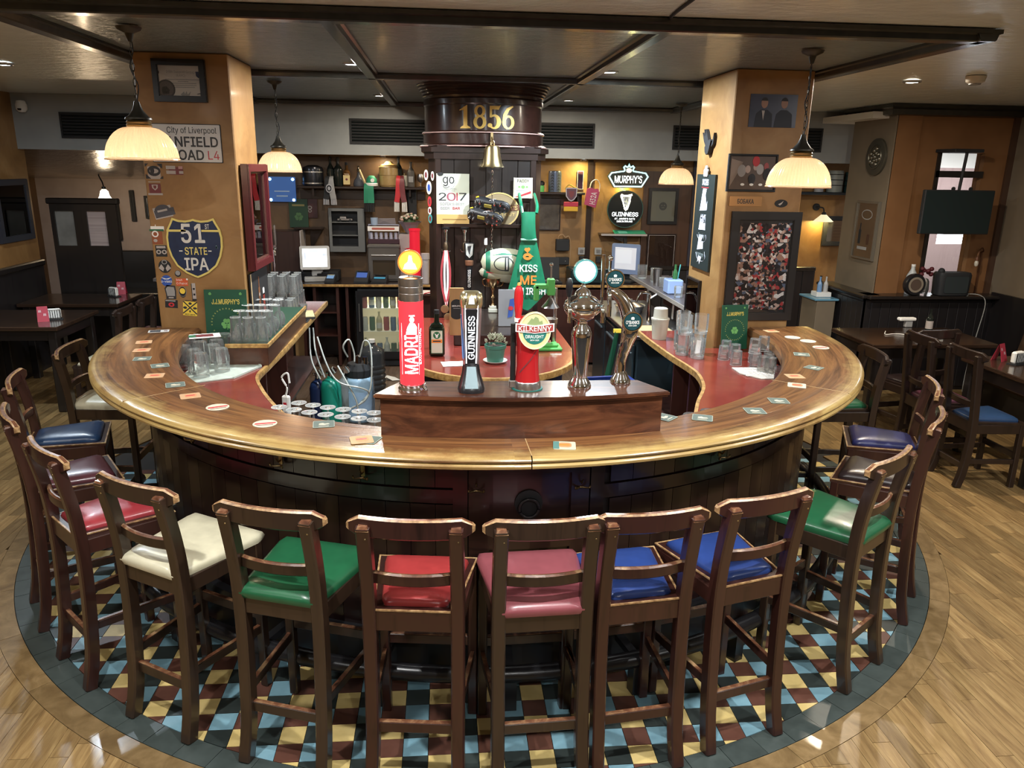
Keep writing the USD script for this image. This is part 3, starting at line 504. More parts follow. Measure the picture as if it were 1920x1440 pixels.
def stool_parts(t, seat, fm, pad='drop', worn=True, sh=0.66, top=1.03, w=0.30, rail_w=0.40):
    """bar stool facing +y; base centre at the rear feet"""
    k = sh / 0.66
    for s in (-1, 1):
        x = s * (w / 2)
        pts = [(x * 1.03, -0.035, 0), (x, -0.005, 0.16 * k), (x, 0.012, 0.45 * k), (x, 0.012, sh), (x, -0.002, sh + 0.16), (x, -0.035, top - 0.03)]
        post = sweep(spline(pts, 4), [(-0.023, -0.018), (-0.018, -0.024), (0.018, -0.024), (0.023, -0.018), (0.023, 0.02), (-0.023, 0.02)], up=(0, 1, 0))
        part(t, 'back_leg', post, fm, 35)
        part(t, 'post_cap', mv(hull([(dx, dy, dz) for dx, dy, dz in [(-.021, -.023, -.006), (.021, -.023, -.006), (-.021, .012, -.006), (.021, .012, -.006), (-.015, -.017, .009), (.015, -.017, .009), (-.015, .012, .011), (.015, .012, .011)]]), x, -0.035, top - 0.035), TOPW if worn else fm)
        for dz in (0.055, 0.07): part(t, 'screw', mv(rot(LA([(0, 0), (0.0035, 0), (0.0025, 0.002), (0, 0.002)], 8), 90, 'x'), x + (0.008 if dz > .06 else -0.007), -0.051, top - dz), BRASS)
        xf = s * 0.172
        part(t, 'front_leg', bar4((xf, 0.355, 0), (xf, 0.355, sh - 0.002), 0.036, 0.036), fm)
        part(t, 'side_stretcher', bar4((x, 0.01, 0.27 * k), (xf, 0.35, 0.27 * k), 0.018, 0.036, (0, 0, 1), 0.003), fm)
        part(t, 'stretcher_top', bar4((x, 0.02, 0.2895 * k), (xf, 0.34, 0.2895 * k), 0.016, 0.004, (0, 0, 1), 0.001), TOPW) if worn else None
        part(t, 'side_apron', bar4((x, 0.01, sh - 0.034), (xf, 0.355, sh - 0.034), 0.024, 0.064, (0, 0, 1), 0.003), fm)
    for nm, y, z, ww in (('back_stretcher', 0.004, 0.21 * k, w), ('front_stretcher', 0.355, 0.33 * k, 0.344)):
        part(t, nm, B(ww - 0.03, 0.02, 0.042, 0, y, z - 0.021, 0.003), fm)
        if worn: part(t, 'stretcher_top', B(ww - 0.04, 0.017, 0.004, 0, y, z + 0.019, 0.001), TOPW)
    part(t, 'back_apron', B(w - 0.03, 0.024, 0.066, 0, 0.012, sh - 0.067, 0.003), fm)
    part(t, 'front_apron', B(0.31, 0.024, 0.066, 0, 0.355, sh - 0.067, 0.003), fm)
    b, r, tp = curved_rail(rail_w, 0.072, 0.024, top - 0.036, -0.012, 0.030)
    tr = part(t, 'top_rail', b, fm, 40); part(tr, 'rail_rim', r, WORN if worn else fm); part(tr, 'rail_top', tp, TOPW if worn else fm)
    b, r, tp = curved_rail(w - 0.035, 0.046, 0.018, sh + 0.135, 0.010, 0.022, 8, False)
    sl = part(t, 'back_slat', b, fm, 40); part(sl, 'slat_rim', r, fm if not worn else TOPW); part(sl, 'slat_top', tp, TOPW if worn else fm)
    # seat: trapezoid frame with an upholstered pad
    def trap(o): return [(-w / 2 + 0.012 + o, 0.0 + o), (w / 2 - 0.012 - o, 0.0 + o), (0.188 - o, 0.378 - o), (-0.188 + o, 0.378 - o)]
    sb = 0.028 if pad == 'drop' else -0.012
    if pad == 'drop':
        part(t, 'seat_frame', EX(Polygon(trap(0)).difference(Polygon(trap(0.030))), 0.018, sh - 0.004), fm)
        part(t, 'frame_rim', EX(Polygon(trap(-0.0015)).difference(Polygon(trap(0.006))), 0.005, sh + 0.010), WORN) if worn else None
    L = [(sb + 0.004, sh - 0.002), (sb - 0.002, sh + 0.018), (sb + 0.004, sh + 0.032), (sb + 0.022, sh + 0.044), (sb + 0.06, sh + 0.050), (sb + 0.10, sh + 0.052)]
    V, F = [], []
    for o, z in L:
        poly = Polygon(trap(o)); g = poly.buffer(-0.012).buffer(0.012, quad_segs=3); c = np.array(g.exterior.coords)[:-1]
        ring = LineString(np.vstack([c, c[:1]])); s0 = ring.project(Point(c[0]))
        V.append([(*ring.interpolate(f, normalized=True).coords[0], z) for f in np.linspace(0, 1, 32, endpoint=False)])
    n = 32; VV = np.array(V).reshape(-1, 3)
    for i in range(len(L) - 1):
        for j in range(n):
            q = (j + 1) % n; F += [(i*n+j, i*n+q, (i+1)*n+q), (i*n+j, (i+1)*n+q, (i+1)*n+j)]
    VV = np.vstack([VV, VV[-n:].mean(0)]); F += [((len(L)-1)*n+j, (len(L)-1)*n+(j+1) % n, len(VV)-1) for j in range(n)]
    m = trimesh.Trimesh(VV, F, process=False)
    if m.face_normals[-1][2] < 0: m.invert()
    part(t, 'seat_pad', m, SEATS[seat], 50)
STOOLS = [(-89, 'cream', FR2, 'flat', 'cream bar stool at the left end of the bar, behind the slate blue one'),
          (-72.5, 'steelblue', FR1, 'drop', 'dark bar stool with a slate blue seat, second from the left end of the bar'),
          (-57.5, 'maroon', FR1, 'drop', 'mahogany bar stool with a maroon seat, between the slate blue and the glossy crimson one'),
          (-44.5, 'crimson', FR1, 'drop', 'mahogany bar stool with a glossy crimson seat, left of the cream one'),
          (-31.3, 'cream', FR2, 'flat', 'walnut bar stool with a clean cream seat at the front left of the bar'),
          (-18.8, 'green', FR2, 'flat', 'walnut bar stool with a dark green seat, left of the bright red one'),
          (-8.1, 'red', FR1, 'drop', 'mahogany bar stool with a bright red seat in a wooden rim'),
          (1.6, 'rose', FR2, 'flat', 'bar stool with a faded rose seat at the very front of the bar'),
          (9.6, 'blue', FR1, 'drop', 'mahogany bar stool with a royal blue seat, right beside the faded rose one'),
          (19.6, 'blue', FR1, 'drop', 'mahogany bar stool with a royal blue seat, left of the green one on the right'),
          (36.2, 'green', FR2, 'flat', 'walnut bar stool with a shiny green seat at the right of the bar'),
          (52.0, 'black', FR1, 'drop', 'mahogany bar stool with a black seat, between the shiny green and the navy one'),
          (66.0, 'navy', FR1, 'drop', 'mahogany bar stool with a navy seat near the right end of the bar')]
FACE = {-8.1: -6.8, 9.6: 7.2, 19.6: 16, 1.6: 2.4, -31.3: -31.5, 36.2: 37, -44.5: -47}
for i, (ang, seat, fm, pad, lab) in enumerate(STOOLS):
    a = math.radians(ang); R = 2.585 if ang > -80 else 2.52
    t = thing('bar_stool', lab, 'bar stool', (R * math.sin(a), -R * math.cos(a), 0.001), FACE.get(ang, ang), 'stools around the bar')
    stool_parts(t, seat, fm, pad)
# ================================================================ drum column in the middle of the bar
DRW = grain('drum_wood', (0.010, 0.005, 0.004), (0.03, 0.012, 0.009), (0.055, 0.022, 0.015), 1, 'x', 0.28, 0.4)
CX, CY = 0.075, 1.68
t = thing('drum_column', 'dark panelled column topped by a moulded drum with gold date numerals, standing behind the taps', 'column', (CX, CY, 0))
part(t, 'cornice', LA([(0.40, 2.62), (0.475, 2.62), (0.478, 2.635), (0.488, 2.64), (0.485, 2.655), (0.50, 2.66), (0.497, 2.675), (0.512, 2.68), (0.51, 2.695), (0.525, 2.70), (0.522, 2.715), (0.535, 2.72), (0.535, 2.738), (0.3, 2.738)], 64), DRW, 35)
part(t, 'drum', LA([(0.3, 2.27), (0.47, 2.27), (0.47, 2.565), (0.478, 2.575), (0.478, 2.61), (0.47, 2.62), (0.3, 2.625)], 64), DRW, 35)
part(t, 'drum_band', LA([(0.44, 2.255), (0.50, 2.255), (0.512, 2.262), (0.512, 2.272), (0.50, 2.28), (0.485, 2.285), (0.485, 2.355), (0.492, 2.36), (0.492, 2.372), (0.482, 2.38), (0.47, 2.38)], 64), DRW, 35)
PINKL = MT('pinkish_line', (0.55, 0.36, 0.33), 0.4)
part(t, 'band_line', [LA([(0.512, 2.262), (0.5145, 2.264), (0.5145, 2.27), (0.512, 2.272)], 64), LA([(0.492, 2.362), (0.4945, 2.364), (0.4945, 2.369), (0.492, 2.371)], 64)], PINKL)
def ring2(cx, cz, a, b, ia, ib, dx=0): return EL(cx, cz, a, b, 12).difference(EL(cx + dx, cz, ia, ib, 12))
def digit(c):
    """seriffed old-style numerals, cell about 0.09 wide and 0.16 tall"""
    if c == '1': return shapely.union_all([sbox(-0.011, -0.078, 0.011, 0.07), Polygon([(-0.04, 0.047), (0.011, 0.082), (0.011, 0.06), (-0.012, 0.052)]), Polygon([(-0.034, -0.08), (0.034, -0.08), (0.028, -0.072), (0.011, -0.062), (-0.011, -0.062), (-0.028, -0.072)])])
    if c == '8': return shapely.union_all([ring2(0, 0.042, 0.034, 0.04, 0.019, 0.031), ring2(0, -0.036, 0.04, 0.046, 0.022, 0.036)])
    if c == '5':
        bowl = ring2(0, -0.032, 0.042, 0.05, 0.022, 0.041, -0.006).difference(sbox(-0.06, -0.05, -0.012, 0.03))
        return shapely.union_all([bowl, sbox(-0.03, 0.0, -0.019, 0.078), Polygon([(-0.03, 0.078), (-0.03, 0.058), (0.026, 0.056), (0.04, 0.084), (0.03, 0.078)]), EL(-0.03, -0.058, 0.013, 0.013), Polygon([(-0.03, -0.0), (-0.02, 0.012), (0.0, 0.018), (0.0, 0.008)])])
    return shapely.union_all([ring2(0, -0.034, 0.042, 0.048, 0.022, 0.038), Polygon([(-0.042, -0.034), (-0.036, 0.02), (-0.012, 0.065), (0.03, 0.085), (0.033, 0.078), (0.004, 0.055), (-0.015, 0.015), (-0.02, -0.02)])])
g0 = []
for i, c in enumerate('1856'):
    m = FR(EX(digit(c).buffer(0.0022), 0.004)); m.apply_scale((1.14, 1, 1.0)); ang = -19.5 + i * 13.4
    for e in (0,): m = trimesh.Trimesh(*trimesh.remesh.subdivide_to_size(m.vertices, m.faces, 0.03))
    v = m.vertices; th = v[:, 0] / 0.47 + math.radians(ang); r = 0.4695 - v[:, 1]
    m.vertices = np.stack([r * np.sin(th), -r * np.cos(th), v[:, 2]], 1); part(t, 'numeral', mv(m, 0, 0, 2.475), GOLD)
octo = [(-0.37, -0.42), (0.37, -0.42), (0.44, -0.30), (0.44, 0.42), (-0.44, 0.42), (-0.44, -0.30)]
part(t, 'shaft', EX(octo, 2.27, 0.0), VARN)
part(t, 'capital', cat(EX([(x * 1.07, y * 1.07) for x, y in octo], 0.05, 2.17), EX([(x * 1.12, y * 1.10) for x, y in octo], 0.035, 2.22)), VARN)
for k in range(6): part(t, 'front_board', B(0.119, 0.014, 0.91, -0.305 + 0.122 * k, -0.427, 0.95, 0.003), VARN); part(t, 'front_board', B(0.119, 0.014, 0.30, -0.305 + 0.122 * k, -0.427, 1.87, 0.003), BLKWOOD)
for x in (-0.365, 0.365): part(t, 'corner_post', B(0.045, 0.05, 1.3, x, -0.42, 0.95, 0.004), VARN)
for s in (-1, 1):
    for k in range(3): part(t, 'side_board', rot(B(0.042, 0.012, 1.2, 0, 0, 0.97, 0.002), s * 60, 'z').apply_translation((s * (0.388 + 0.018 * k), -0.385 + 0.031 * k, 0)), VARN)
part(t, 'frieze_board', B(0.70, 0.016, 0.05, 0, -0.438, 1.86, 0.003), VARNX); part(t, 'optic_shelf', B(0.62, 0.05, 0.03, -0.02, -0.455, 1.66, 0.004), VARNX)
FY = CY - 0.445    # world y of the column's face
# oval badges up the column's left edge
for k, (px, py, a, b, c, w) in enumerate([(800, 328, .016, .04, 'cream', 0), (805.5, 352, .02, .05, 'blue', 0), (806.5, 378, .015, .04, 'red', 0), (807, 395, .014, .03, 'white', 0), (808, 410, .015, .035, 'teal', 0), (812, 330, .012, .035, 'white2', 0)]):
    p = [(-0.379,1.330,2.049), (-0.357,1.310,1.954), (-0.354,1.310,1.850), (-0.353,1.310,1.781), (-0.350,1.310,1.720), (-0.329,1.270,2.043)][k]
    tt = thing('oval_badge', '%s oval badge on the drum column\'s left edge, %s from the top' % ({'cream': 'cream', 'blue': 'white and blue', 'red': 'red', 'white': 'white', 'teal': 'teal', 'white2': 'narrow white'}[c], ['first', 'second', 'third', 'fourth', 'lowest', 'rightmost'][k]), 'badge', p, -40)
    part(tt, 'plate', FL(EL(0, 0, a * 1.3, b), -0.004, 0.004), {'cream': PAPER, 'blue': WHT, 'red': RED, 'white': PAPER, 'teal': MT('teal_print', (0.05, 0.3, 0.3), 0.5), 'white2': WHT}[c]); part(tt, 'emblem', FL(EL(0, 0, a * .7, b * .55), -0.008, 0.001), BLUE if c == 'blue' else MAROON)
# ---------------------------------------------------------------- island under the column
t = thing('island_counter', 'rounded red topped island counter at the foot of the drum column', 'counter', (0.04, 0.0, 0))
isl = Polygon([(-0.55, 1.225), (-0.56, 0.1)] + [(0.56 * math.cos(a), 0.05 - 0.67 * math.sin(a) if True else 0) for a in np.linspace(PI, 0, 25)][1:-1] + [(0.56, 0.1), (0.55, 1.225)]).buffer(0)
part(t, 'worktop', EX(isl, 0.03, 0.92), REDL)
ex = [p for p in isl.exterior.coords if p[1] < 1.2]; ex.sort(key=lambda p: math.atan2(p[0], -(p[1] - 1.0)))
part(t, 'edge_trim', sweep([(p[0], p[1], 0.934) for p in ex], [(-0.012, -0.02), (0.010, -0.02), (0.015, 0.0), (0.010, 0.018), (-0.012, 0.018)]), OAK, 40)
part(t, 'cabinet', EX(isl.buffer(-0.08), 0.92, 0), MT('island_dark', (0.012, 0.011, 0.013), 0.5))
part(t, 'riser', B(0.62, 1.0, 0.075, 0.08, 0.72, 0.95, 0.006), VARNX)
# ---------------------------------------------------------------- bulkhead louvres
for k, (a, b, lab) in enumerate([((-4.010,3.500,2.530), (-2.924,3.500,2.315), 'black louvred vent in the white bulkhead, far left behind the hanging lamp'), ((-1.195,3.500,2.595), (-0.418,3.500,2.346), 'black louvred vent in the white bulkhead, left of the drum'), ((0.712,3.500,2.578), (1.329,3.500,2.335), 'black louvred vent in the white bulkhead, right of the drum'), ((2.173,3.500,2.570), (3.811,3.500,2.335), 'black louvred vent in the white bulkhead, running behind the right pillar')]):
    w, h = b[0] - a[0], 0.245
    t = thing('vent_grille', lab, 'vent', ((a[0] + b[0]) / 2, 3.497, 2.325), 0, 'bulkhead vents')
    part(t, 'back_plate', B(w - 0.02, 0.004, h - 0.02, 0, -0.002, 0.01), BLKM); part(t, 'vent_frame', FL(RC(0, h / 2, w, h).difference(RC(0, h / 2, w - 0.036, h - 0.036)), 0, 0.016), BLKM)
    for j in range(7): part(t, 'slat', rot(B(w - 0.04, 0.018, 0.003), 35, 'x').apply_translation((0, -0.012, 0.035 + j * 0.029)), MT('vent_black', (.005, .009, .009), .6))
# ---------------------------------------------------------------- recessed downlights
for p, wt, c, lab in SPOTS:
    if not lab: lab = 'round ceiling downlight over the near floor, ' + {-1.3: 'left of the middle', 0.2: 'in the middle' if p[1] > -4 else 'farthest from the bar', 1.7: 'right of the middle', -3.1: 'at the left wall', 3.3: 'at the right, by the bar', 3.2: 'at the far right', -3.0: 'at the far left'}[p[0]]
    t = thing('downlight', lab, 'ceiling light', (p[0], p[1], CZ - 0.018), 0, 'recessed ceiling downlights')
    part(t, 'bezel', LA([(0.041, 0.002), (0.052, 0.0), (0.06, 0.004), (0.06, 0.016), (0.041, 0.016)], 24), STEEL, 40)
    part(t, 'lamp_face', LA([(0, 0.004), (0.04, 0.004), (0.04, 0.006), (0, 0.006)], 20), EM('spot_' + ('w' if c == WARM else 'n' if c == NEUT else 'c'), c, 18 if lab else 18))
t = thing('smoke_detector', 'round white smoke detector on the ceiling at the far right', 'smoke detector', (3.230,0.253,2.738))
part(t, 'body', LA([(0, -0.05), (0.03, -0.048), (0.055, -0.035), (0.062, -0.012), (0.062, 0), (0, 0)], 24), MT('detector_plastic', (0.55, 0.52, 0.45), 0.4), 40); part(t, 'vent_ring', LA([(0.033, -0.052), (0.036, -0.052), (0.036, -0.044), (0.033, -0.044)], 20), GREY)
t = thing('security_camera', 'small white dome camera under the ceiling at the far left', 'security camera', (-4.328,3.440,2.604))
part(t, 'housing', LA([(0, -0.05), (0.03, -0.045), (0.05, -0.02), (0.052, 0.02), (0.04, 0.06), (0, 0.065)], 20), WHT, 40); part(t, 'lens', LA([(0, 0), (0.022, -0.002), (0.016, -0.018), (0, -0.022)], 16, 0, -0.038, -0.012), BLK)
# ---------------------------------------------------------------- hanging lamps
SHADE = usdkit.material(stage, '/World/Looks/ribbed_shade', {'d': ('translucent_bsdf', {'color': (0.52, 0.41, 0.31)}), 'e': ('principled_bsdf', {'base_color': (0.66, 0.53, 0.4), 'roughness': 0.2, 'emission_color': (1.0, 0.72, 0.46), 'emission_strength': 0.03}), 'm': ('mix_closure', {'fac': 0.5})}, [('d.BSDF', 'm.closure1'), ('e.BSDF', 'm.closure2')], 'm.closure')
LBR = MT('lamp_bronze', (0.05, 0.045, 0.035), 0.4, 0.6)
def shade_mesh():
    prof = spline([(0.052, 0.150), (0.085, 0.142), (0.122, 0.115), (0.150, 0.072), (0.163, 0.03), (0.166, 0.008)], 3)
    n = 120; V, F = [], []
    for k, (r, z) in enumerate(prof):
        for j in range(n):
            a = 2 * PI * j / n; rr = r * (1 + (0.012 if j % 2 else -0.006) * min(1, k / 3)); V.append((rr * math.cos(a), rr * math.sin(a), z))
    for k in range(len(prof) - 1):
        for j in range(n):
            q = (j + 1) % n; F += [(k*n+j, k*n+q, (k+1)*n+q), (k*n+j, (k+1)*n+q, (k+1)*n+j)]
    return trimesh.Trimesh(V, F, process=False)
def chain(z0, z1, step=0.034, r=0.010, w=0.0022):
    out, z, k = [], z0, 0
    while z < z1:
        m = TU([(r * 0.6 * math.cos(a), 0, (step * 0.62) * math.sin(a)) for a in np.linspace(0, 2 * PI, 10, endpoint=False)], w, 5, 1, True)
        out.append(mv(rot(m, 90 * (k % 2) + 20, 'z'), 0, 0, z)); z += step; k += 1
    return out
def pendant(loc, rim, lab, pw):
    t = thing('pendant_lamp', lab, 'pendant lamp', (loc[0], loc[1], rim), 0, 'ribbed glass pendant lamps')
    s = part(t, 'shade', shade_mesh(), SHADE, False); part(s, 'rim', LA([(0.163, 0.006), (0.169, 0.003), (0.172, -0.003), (0.168, -0.006), (0.163, 0.0)], 60), SHADE)
    part(t, 'gallery', LA([(0.0, 0.185), (0.052, 0.18), (0.058, 0.172), (0.055, 0.163), (0.059, 0.158), (0.056, 0.150), (0.05, 0.146), (0, 0.146)], 32), MT('aged_brass', (0.35, 0.25, 0.12), 0.35, 1.0), 40)
    part(t, 'cap', LA([(0, 0.27), (0.012, 0.268), (0.016, 0.25), (0.026, 0.225), (0.046, 0.20), (0.06, 0.192), (0.062, 0.184), (0, 0.184)], 24), LBR, 40)
    part(t, 'chain', chain(0.285, CZ - rim - 0.09), LBR); part(t, 'cable', TU([(0, 0, 0.26), (0.014, 0.004, 0.34), (-0.012, 0, 0.42), (0.006, 0.01, 0.5), (0, 0, CZ - rim - 0.04)], 0.003, 5), BLKM)
    part(t, 'canopy', LA([(0, CZ - rim - 0.085), (0.01, CZ - rim - 0.08), (0.02, CZ - rim - 0.045), (0.052, CZ - rim - 0.03), (0.058, CZ - rim - 0.018), (0, CZ - rim - 0.016)], 24), LBR, 40)
    part(t, 'bulb', LA([(0, 0.02), (0.02, 0.026), (0.03, 0.05), (0.024, 0.08), (0.012, 0.11), (0.012, 0.145), (0, 0.145)], 16), EM('bulb_glow', (1.0, 0.72, 0.42), 6), True)
    lamp('SphereLight', '/World/PendantLight_%03d' % USED['/World/pendant_lamp'], (loc[0], loc[1], rim + 0.0), pw * 0.30, (1.0, 0.76, 0.5), 0.03)
pendant((-1.722,-0.776,2.735), 2.125, 'ribbed glass pendant lamp hanging before the left pillar and the street sign', 14)
pendant((1.664,-0.701,2.735), 2.04, 'ribbed glass pendant lamp hanging before the right pillar, over the framed group photo', 14)
pendant((-1.53, 1.55, 2.7), 2.055, 'ribbed glass pendant lamp half hidden behind the left pillar', 12)
pendant((2.01, 2.72, 2.7), 1.985, 'ribbed glass pendant lamp farthest back, left of the right pillar near the lit signs', 12)
# ---------------------------------------------------------------- back bar
t = thing('back_bar', 'long dark back bar counter along the rear wall with open compartments below', 'counter', (0.0, 3.62, 0))
part(t, 'worktop', B(3.75, 0.56, 0.035, 0.12, 0, 0.87, 0.005), VARNX); part(t, 'worktop_edge', B(3.75, 0.014, 0.026, 0.12, -0.284, 0.876, 0.003), OAK)
part(t, 'carcass_back', B(3.7, 0.02, 0.86, 0.12, 0.27, 0.01), VARN)
for x in (-1.74, -1.62, -1.38, -1.28, -0.58, 0.0, 0.6, 1.15, 1.95): part(t, 'upright', B(0.03, 0.5, 0.86, x, 0.01, 0.01), CABIN)
for x in (-0.29, 0.3, 0.88, 1.55): part(t, 'cupboard_door', cat(B(0.54 if x < 1.2 else 0.76, 0.02, 0.82, x, -0.245, 0.03, 0.004)), CABIN)
for z in (0.33, 0.58): part(t, 'shelf', B(0.22, 0.46, 0.018, -1.5, 0.01, z), CABIN)
# fridge
t = thing('bottle_fridge', 'black under-counter fridge with a lit glass door full of cans and bottles', 'fridge', (((-0.919,3.500,0.490)[0]), 3.62, 0))
part(t, 'cabinet', cat(B(0.54, 0.02, 0.84, 0, 0.24, 0.01), B(0.02, 0.5, 0.84, -0.26, 0, 0.01), B(0.02, 0.5, 0.84, 0.26, 0, 0.01), B(0.54, 0.5, 0.02, 0, 0, 0.83), B(0.54, 0.5, 0.08, 0, 0, 0.01)), BLKM)
part(t, 'liner', cat(B(0.5, 0.01, 0.74, 0, 0.22, 0.09)), EM('fridge_glow', (1.0, 0.85, 0.5), 0.25, (0.8, 0.75, 0.6)))
dd = part(t, 'glass_door', FL(RC(0, 0.46, 0.52, 0.74).difference(RC(0, 0.47, 0.40, 0.60)), -0.25, 0.03), BLK); part(dd, 'pane', FL(RC(0, 0.47, 0.40, 0.60), -0.262, 0.004), PANE('fridge_pane', (0.93, 0.95, 0.92), (1, 1, 1), 0.02, 0.06)); part(dd, 'door_handle', B(0.012, 0.02, 0.3, -0.232, -0.30, 0.4), STEEL)
for z in (0.37, 0.62): part(t, 'wire_shelf', B(0.48, 0.38, 0.008, 0, 0.02, z), EM('shelf_edge', (1.0, 0.9, 0.6), 0.2))
FRX, FRY = (-0.919,3.500,0.490)[0], 3.62
lamp('RectLight', '/World/FridgeLamp', (FRX, FRY - 0.05, 0.815), 2.0, (1.0, 0.9, 0.6), 0, size=(0.4, 0.2))
CANB = [MT('can_cream', (0.7, 0.62, 0.35), 0.3), MT('can_white', (0.75, 0.75, 0.7), 0.3), MT('can_red', (0.5, 0.06, 0.04), 0.3), MT('bottle_green', (0.05, 0.16, 0.06), 0.1), MT('bottle_blue', (0.1, 0.2, 0.35), 0.15)]
def bottle_prof(r, h): return [(0, 0), (r * .9, 0), (r, h * .03), (r, h * .58), (r * .85, h * .66), (r * .42, h * .76), (r * .34, h * .82), (r * .34, h * .95), (r * .42, h * .955), (r * .42, h), (0, h)]
cans = {}
for zi, z in enumerate((0.094, 0.382, 0.632)):
    for k in range(6):
        kind = 'soft_drink_can' if (k + zi) % 3 else 'fridge_bottle'; ci = (k * 2 + zi) % 5; x, y = FRX - 0.19 + 0.076 * k, FRY - 0.16 + 0.02 * (k % 2)
        t = thing(kind, '%s on the %s fridge shelf, %s from the left' % ({'soft_drink_can': 'drinks can', 'fridge_bottle': 'small bottle'}[kind], ('bottom', 'middle', 'top')[zi], ('first', 'second', 'third', 'fourth', 'fifth', 'sixth')[k]), 'can' if kind[0] == 's' else 'bottle', (x, y, z), 0, 'cans in the fridge' if kind[0] == 's' else 'bottles in the fridge')
        if kind[0] == 's': part(t, 'body', LA([(0, 0), (0.026, 0), (0.031, 0.01), (0.031, 0.135), (0.027, 0.15), (0, 0.15)], 14), CANB[ci], 40); part(t, 'top', LA([(0, 0.15), (0.026, 0.15), (0.026, 0.153), (0, 0.152)], 14), STEEL)
        else: part(t, 'body', LA(bottle_prof(0.031, 0.21), 14), CANB[ci], 40); part(t, 'bottle_label', LA([(0.0315, 0.03), (0.032, 0.03), (0.032, 0.09), (0.0315, 0.09)], 14), PAPER)
for k, (px, py) in enumerate(((718, 290), (1008, 299), (1175, 300))):
    q = (-0.885,3.720,2.219); q = (q[0] + (0, 1.36, 2.15)[k], 3.72, 2.211); t = thing('downlight', ['tiny downlight under the bulkhead over the long shelf', 'tiny downlight under the bulkhead just right of the drum', 'tiny downlight under the bulkhead over the lit crown sign'][k], 'ceiling light', (q[0], q[1], q[2] - .014), 0, 'bulkhead downlights')
    part(t, 'bezel', LA([(0.022, 0.002), (0.03, 0.0), (0.034, 0.014), (0.022, 0.014)], 20), STEEL, 40); part(t, 'lamp_face', LA([(0, 0.003), (0.022, 0.003), (0.022, 0.005), (0, 0.005)], 16), EM('spot_n', NEUT, 14)); lamp('DiskLight', '/World/ShelfLamp_%d' % k, (q[0], q[1], q[2] - .016), (2.5, 3, 6)[k], (1.0, .8, .5) if k < 2 else (1.0, .85, .3), .02)
# shelves on the rear wall
for nm, a, b, z, lab in [('wall_shelf', (-1.793,3.800,1.882), (-0.448,3.800,1.889), 1.895, 'long dark shelf of bottles and a barrel left of the drum column'), ('wall_shelf', (0.736,3.800,1.860), (1.288,3.800,1.867), 1.865, 'short dark shelf with a tin and a frame, right of the drum column')]:
    t = thing(nm, lab, 'shelf', ((a[0] + b[0]) / 2, 3.78, z)); w = b[0] - a[0]
    part(t, 'board', B(w, 0.24, 0.025, 0, 0, -0.025, 0.004), VARNX); part(t, 'backing_rail', B(w, 0.02, 0.09 if w > 0.8 else 0.12, 0, 0.09, -0.14), VARNX)
    for s in (-0.38, 0.38): part(t, 'bracket', B(0.02, 0.18, 0.08, s * w, 0.02, -0.1), VARN)
SHZ = 1.896
def on_shelf(nm, lab, c, px, group=None): return thing(nm, lab, c, (px, 3.76, SHZ), 0, group)
t = on_shelf('tin_drum', 'dark round tin with two shiny bands at the left end of the shelf', 'tin', (-1.630,3.760,1.885)[0])
part(t, 'body', LA([(0, 0), (0.105, 0), (0.11, 0.01), (0.11, 0.16), (0.10, 0.19), (0.05, 0.21), (0, 0.212)], 28), MT('dark_tin', (0.03, 0.032, 0.04), 0.25, 0.6), 40)
for z in (0.02, 0.135): part(t, 'band', LA([(0.11, z), (0.115, z), (0.115, z + 0.012), (0.11, z + 0.012)], 28), STEEL)
DKG = MT('dark_bottle_glass', (0.012, 0.016, 0.014), 0.08)
for px, r, h, lab in (((-1.445,3.760,1.888)[0], .036, .29, 'first tall dark bottle on the long shelf, beside the round tin'), ((-1.366,3.760,1.889)[0], .05, .28, 'broad dark bottle on the long shelf, left of the whiskey bottle')):
    t = on_shelf('dark_bottle', lab, 'bottle', px); part(t, 'body', LA(bottle_prof(r, h), 18), DKG, 40); part(t, 'cork', LA([(0, h), (r * .3, h), (r * .3, h + .015), (0, h + .015)], 10), BLKM)
t = on_shelf('whiskey_bottle', 'square whiskey bottle with a cream label and black cap on the long shelf', 'bottle', (-1.276,3.760,1.890)[0])
part(t, 'body', cat(B(0.075, 0.06, 0.14, 0, 0, 0, 0.01), LA([(0.034, 0.138), (0.03, 0.155), (0.014, 0.175), (0.013, 0.215), (0, 0.215)], 16)), MT('whiskey_glass', (0.10, 0.045, 0.012), 0.1)); part(t, 'bottle_label', FL(RC(0, 0.065, 0.07, 0.095), -0.031, 0.001), MT('label_cream', (0.7, 0.55, 0.25), 0.6)); part(t, 'label_mark', FL(EL(0, 0.07, 0.012), -0.0325, 0.001), MAROON); part(t, 'cap', LA([(0, 0.215), (0.016, 0.215), (0.016, 0.245), (0, 0.245)], 14), BLKM)
t = on_shelf('decanter', 'cut glass ship decanter with a ball stopper on the long shelf', 'decanter', (-1.152,3.760,1.892)[0])
part(t, 'body', LA([(0, 0), (0.055, 0), (0.06, 0.02), (0.05, 0.06), (0.02, 0.10), (0.014, 0.13), (0.02, 0.145), (0, 0.145)], 20), MT('smoked_crystal', (0.06, 0.065, 0.08), 0.05), 40); part(t, 'stopper', LA([(0, 0.145), (0.012, 0.15), (0.018, 0.165), (0.01, 0.18), (0.008, 0.19), (0.014, 0.2), (0, 0.215)], 14), CHROME, 40)
t = on_shelf('stoneware_barrel', 'tan stoneware jar shaped like a barrel on the long shelf', 'jar', (-0.829,3.760,1.896)[0])
part(t, 'body', LA([(0, 0), (0.098, 0), (0.105, 0.01), (0.107, 0.10), (0.104, 0.19), (0.085, 0.225), (0.05, 0.238), (0.03, 0.26), (0, 0.262)], 28), NOISY('stoneware', [(0.3, (0.30, 0.19, 0.07)), (0.7, (0.42, 0.29, 0.12))], 10, r=0.35), 40)
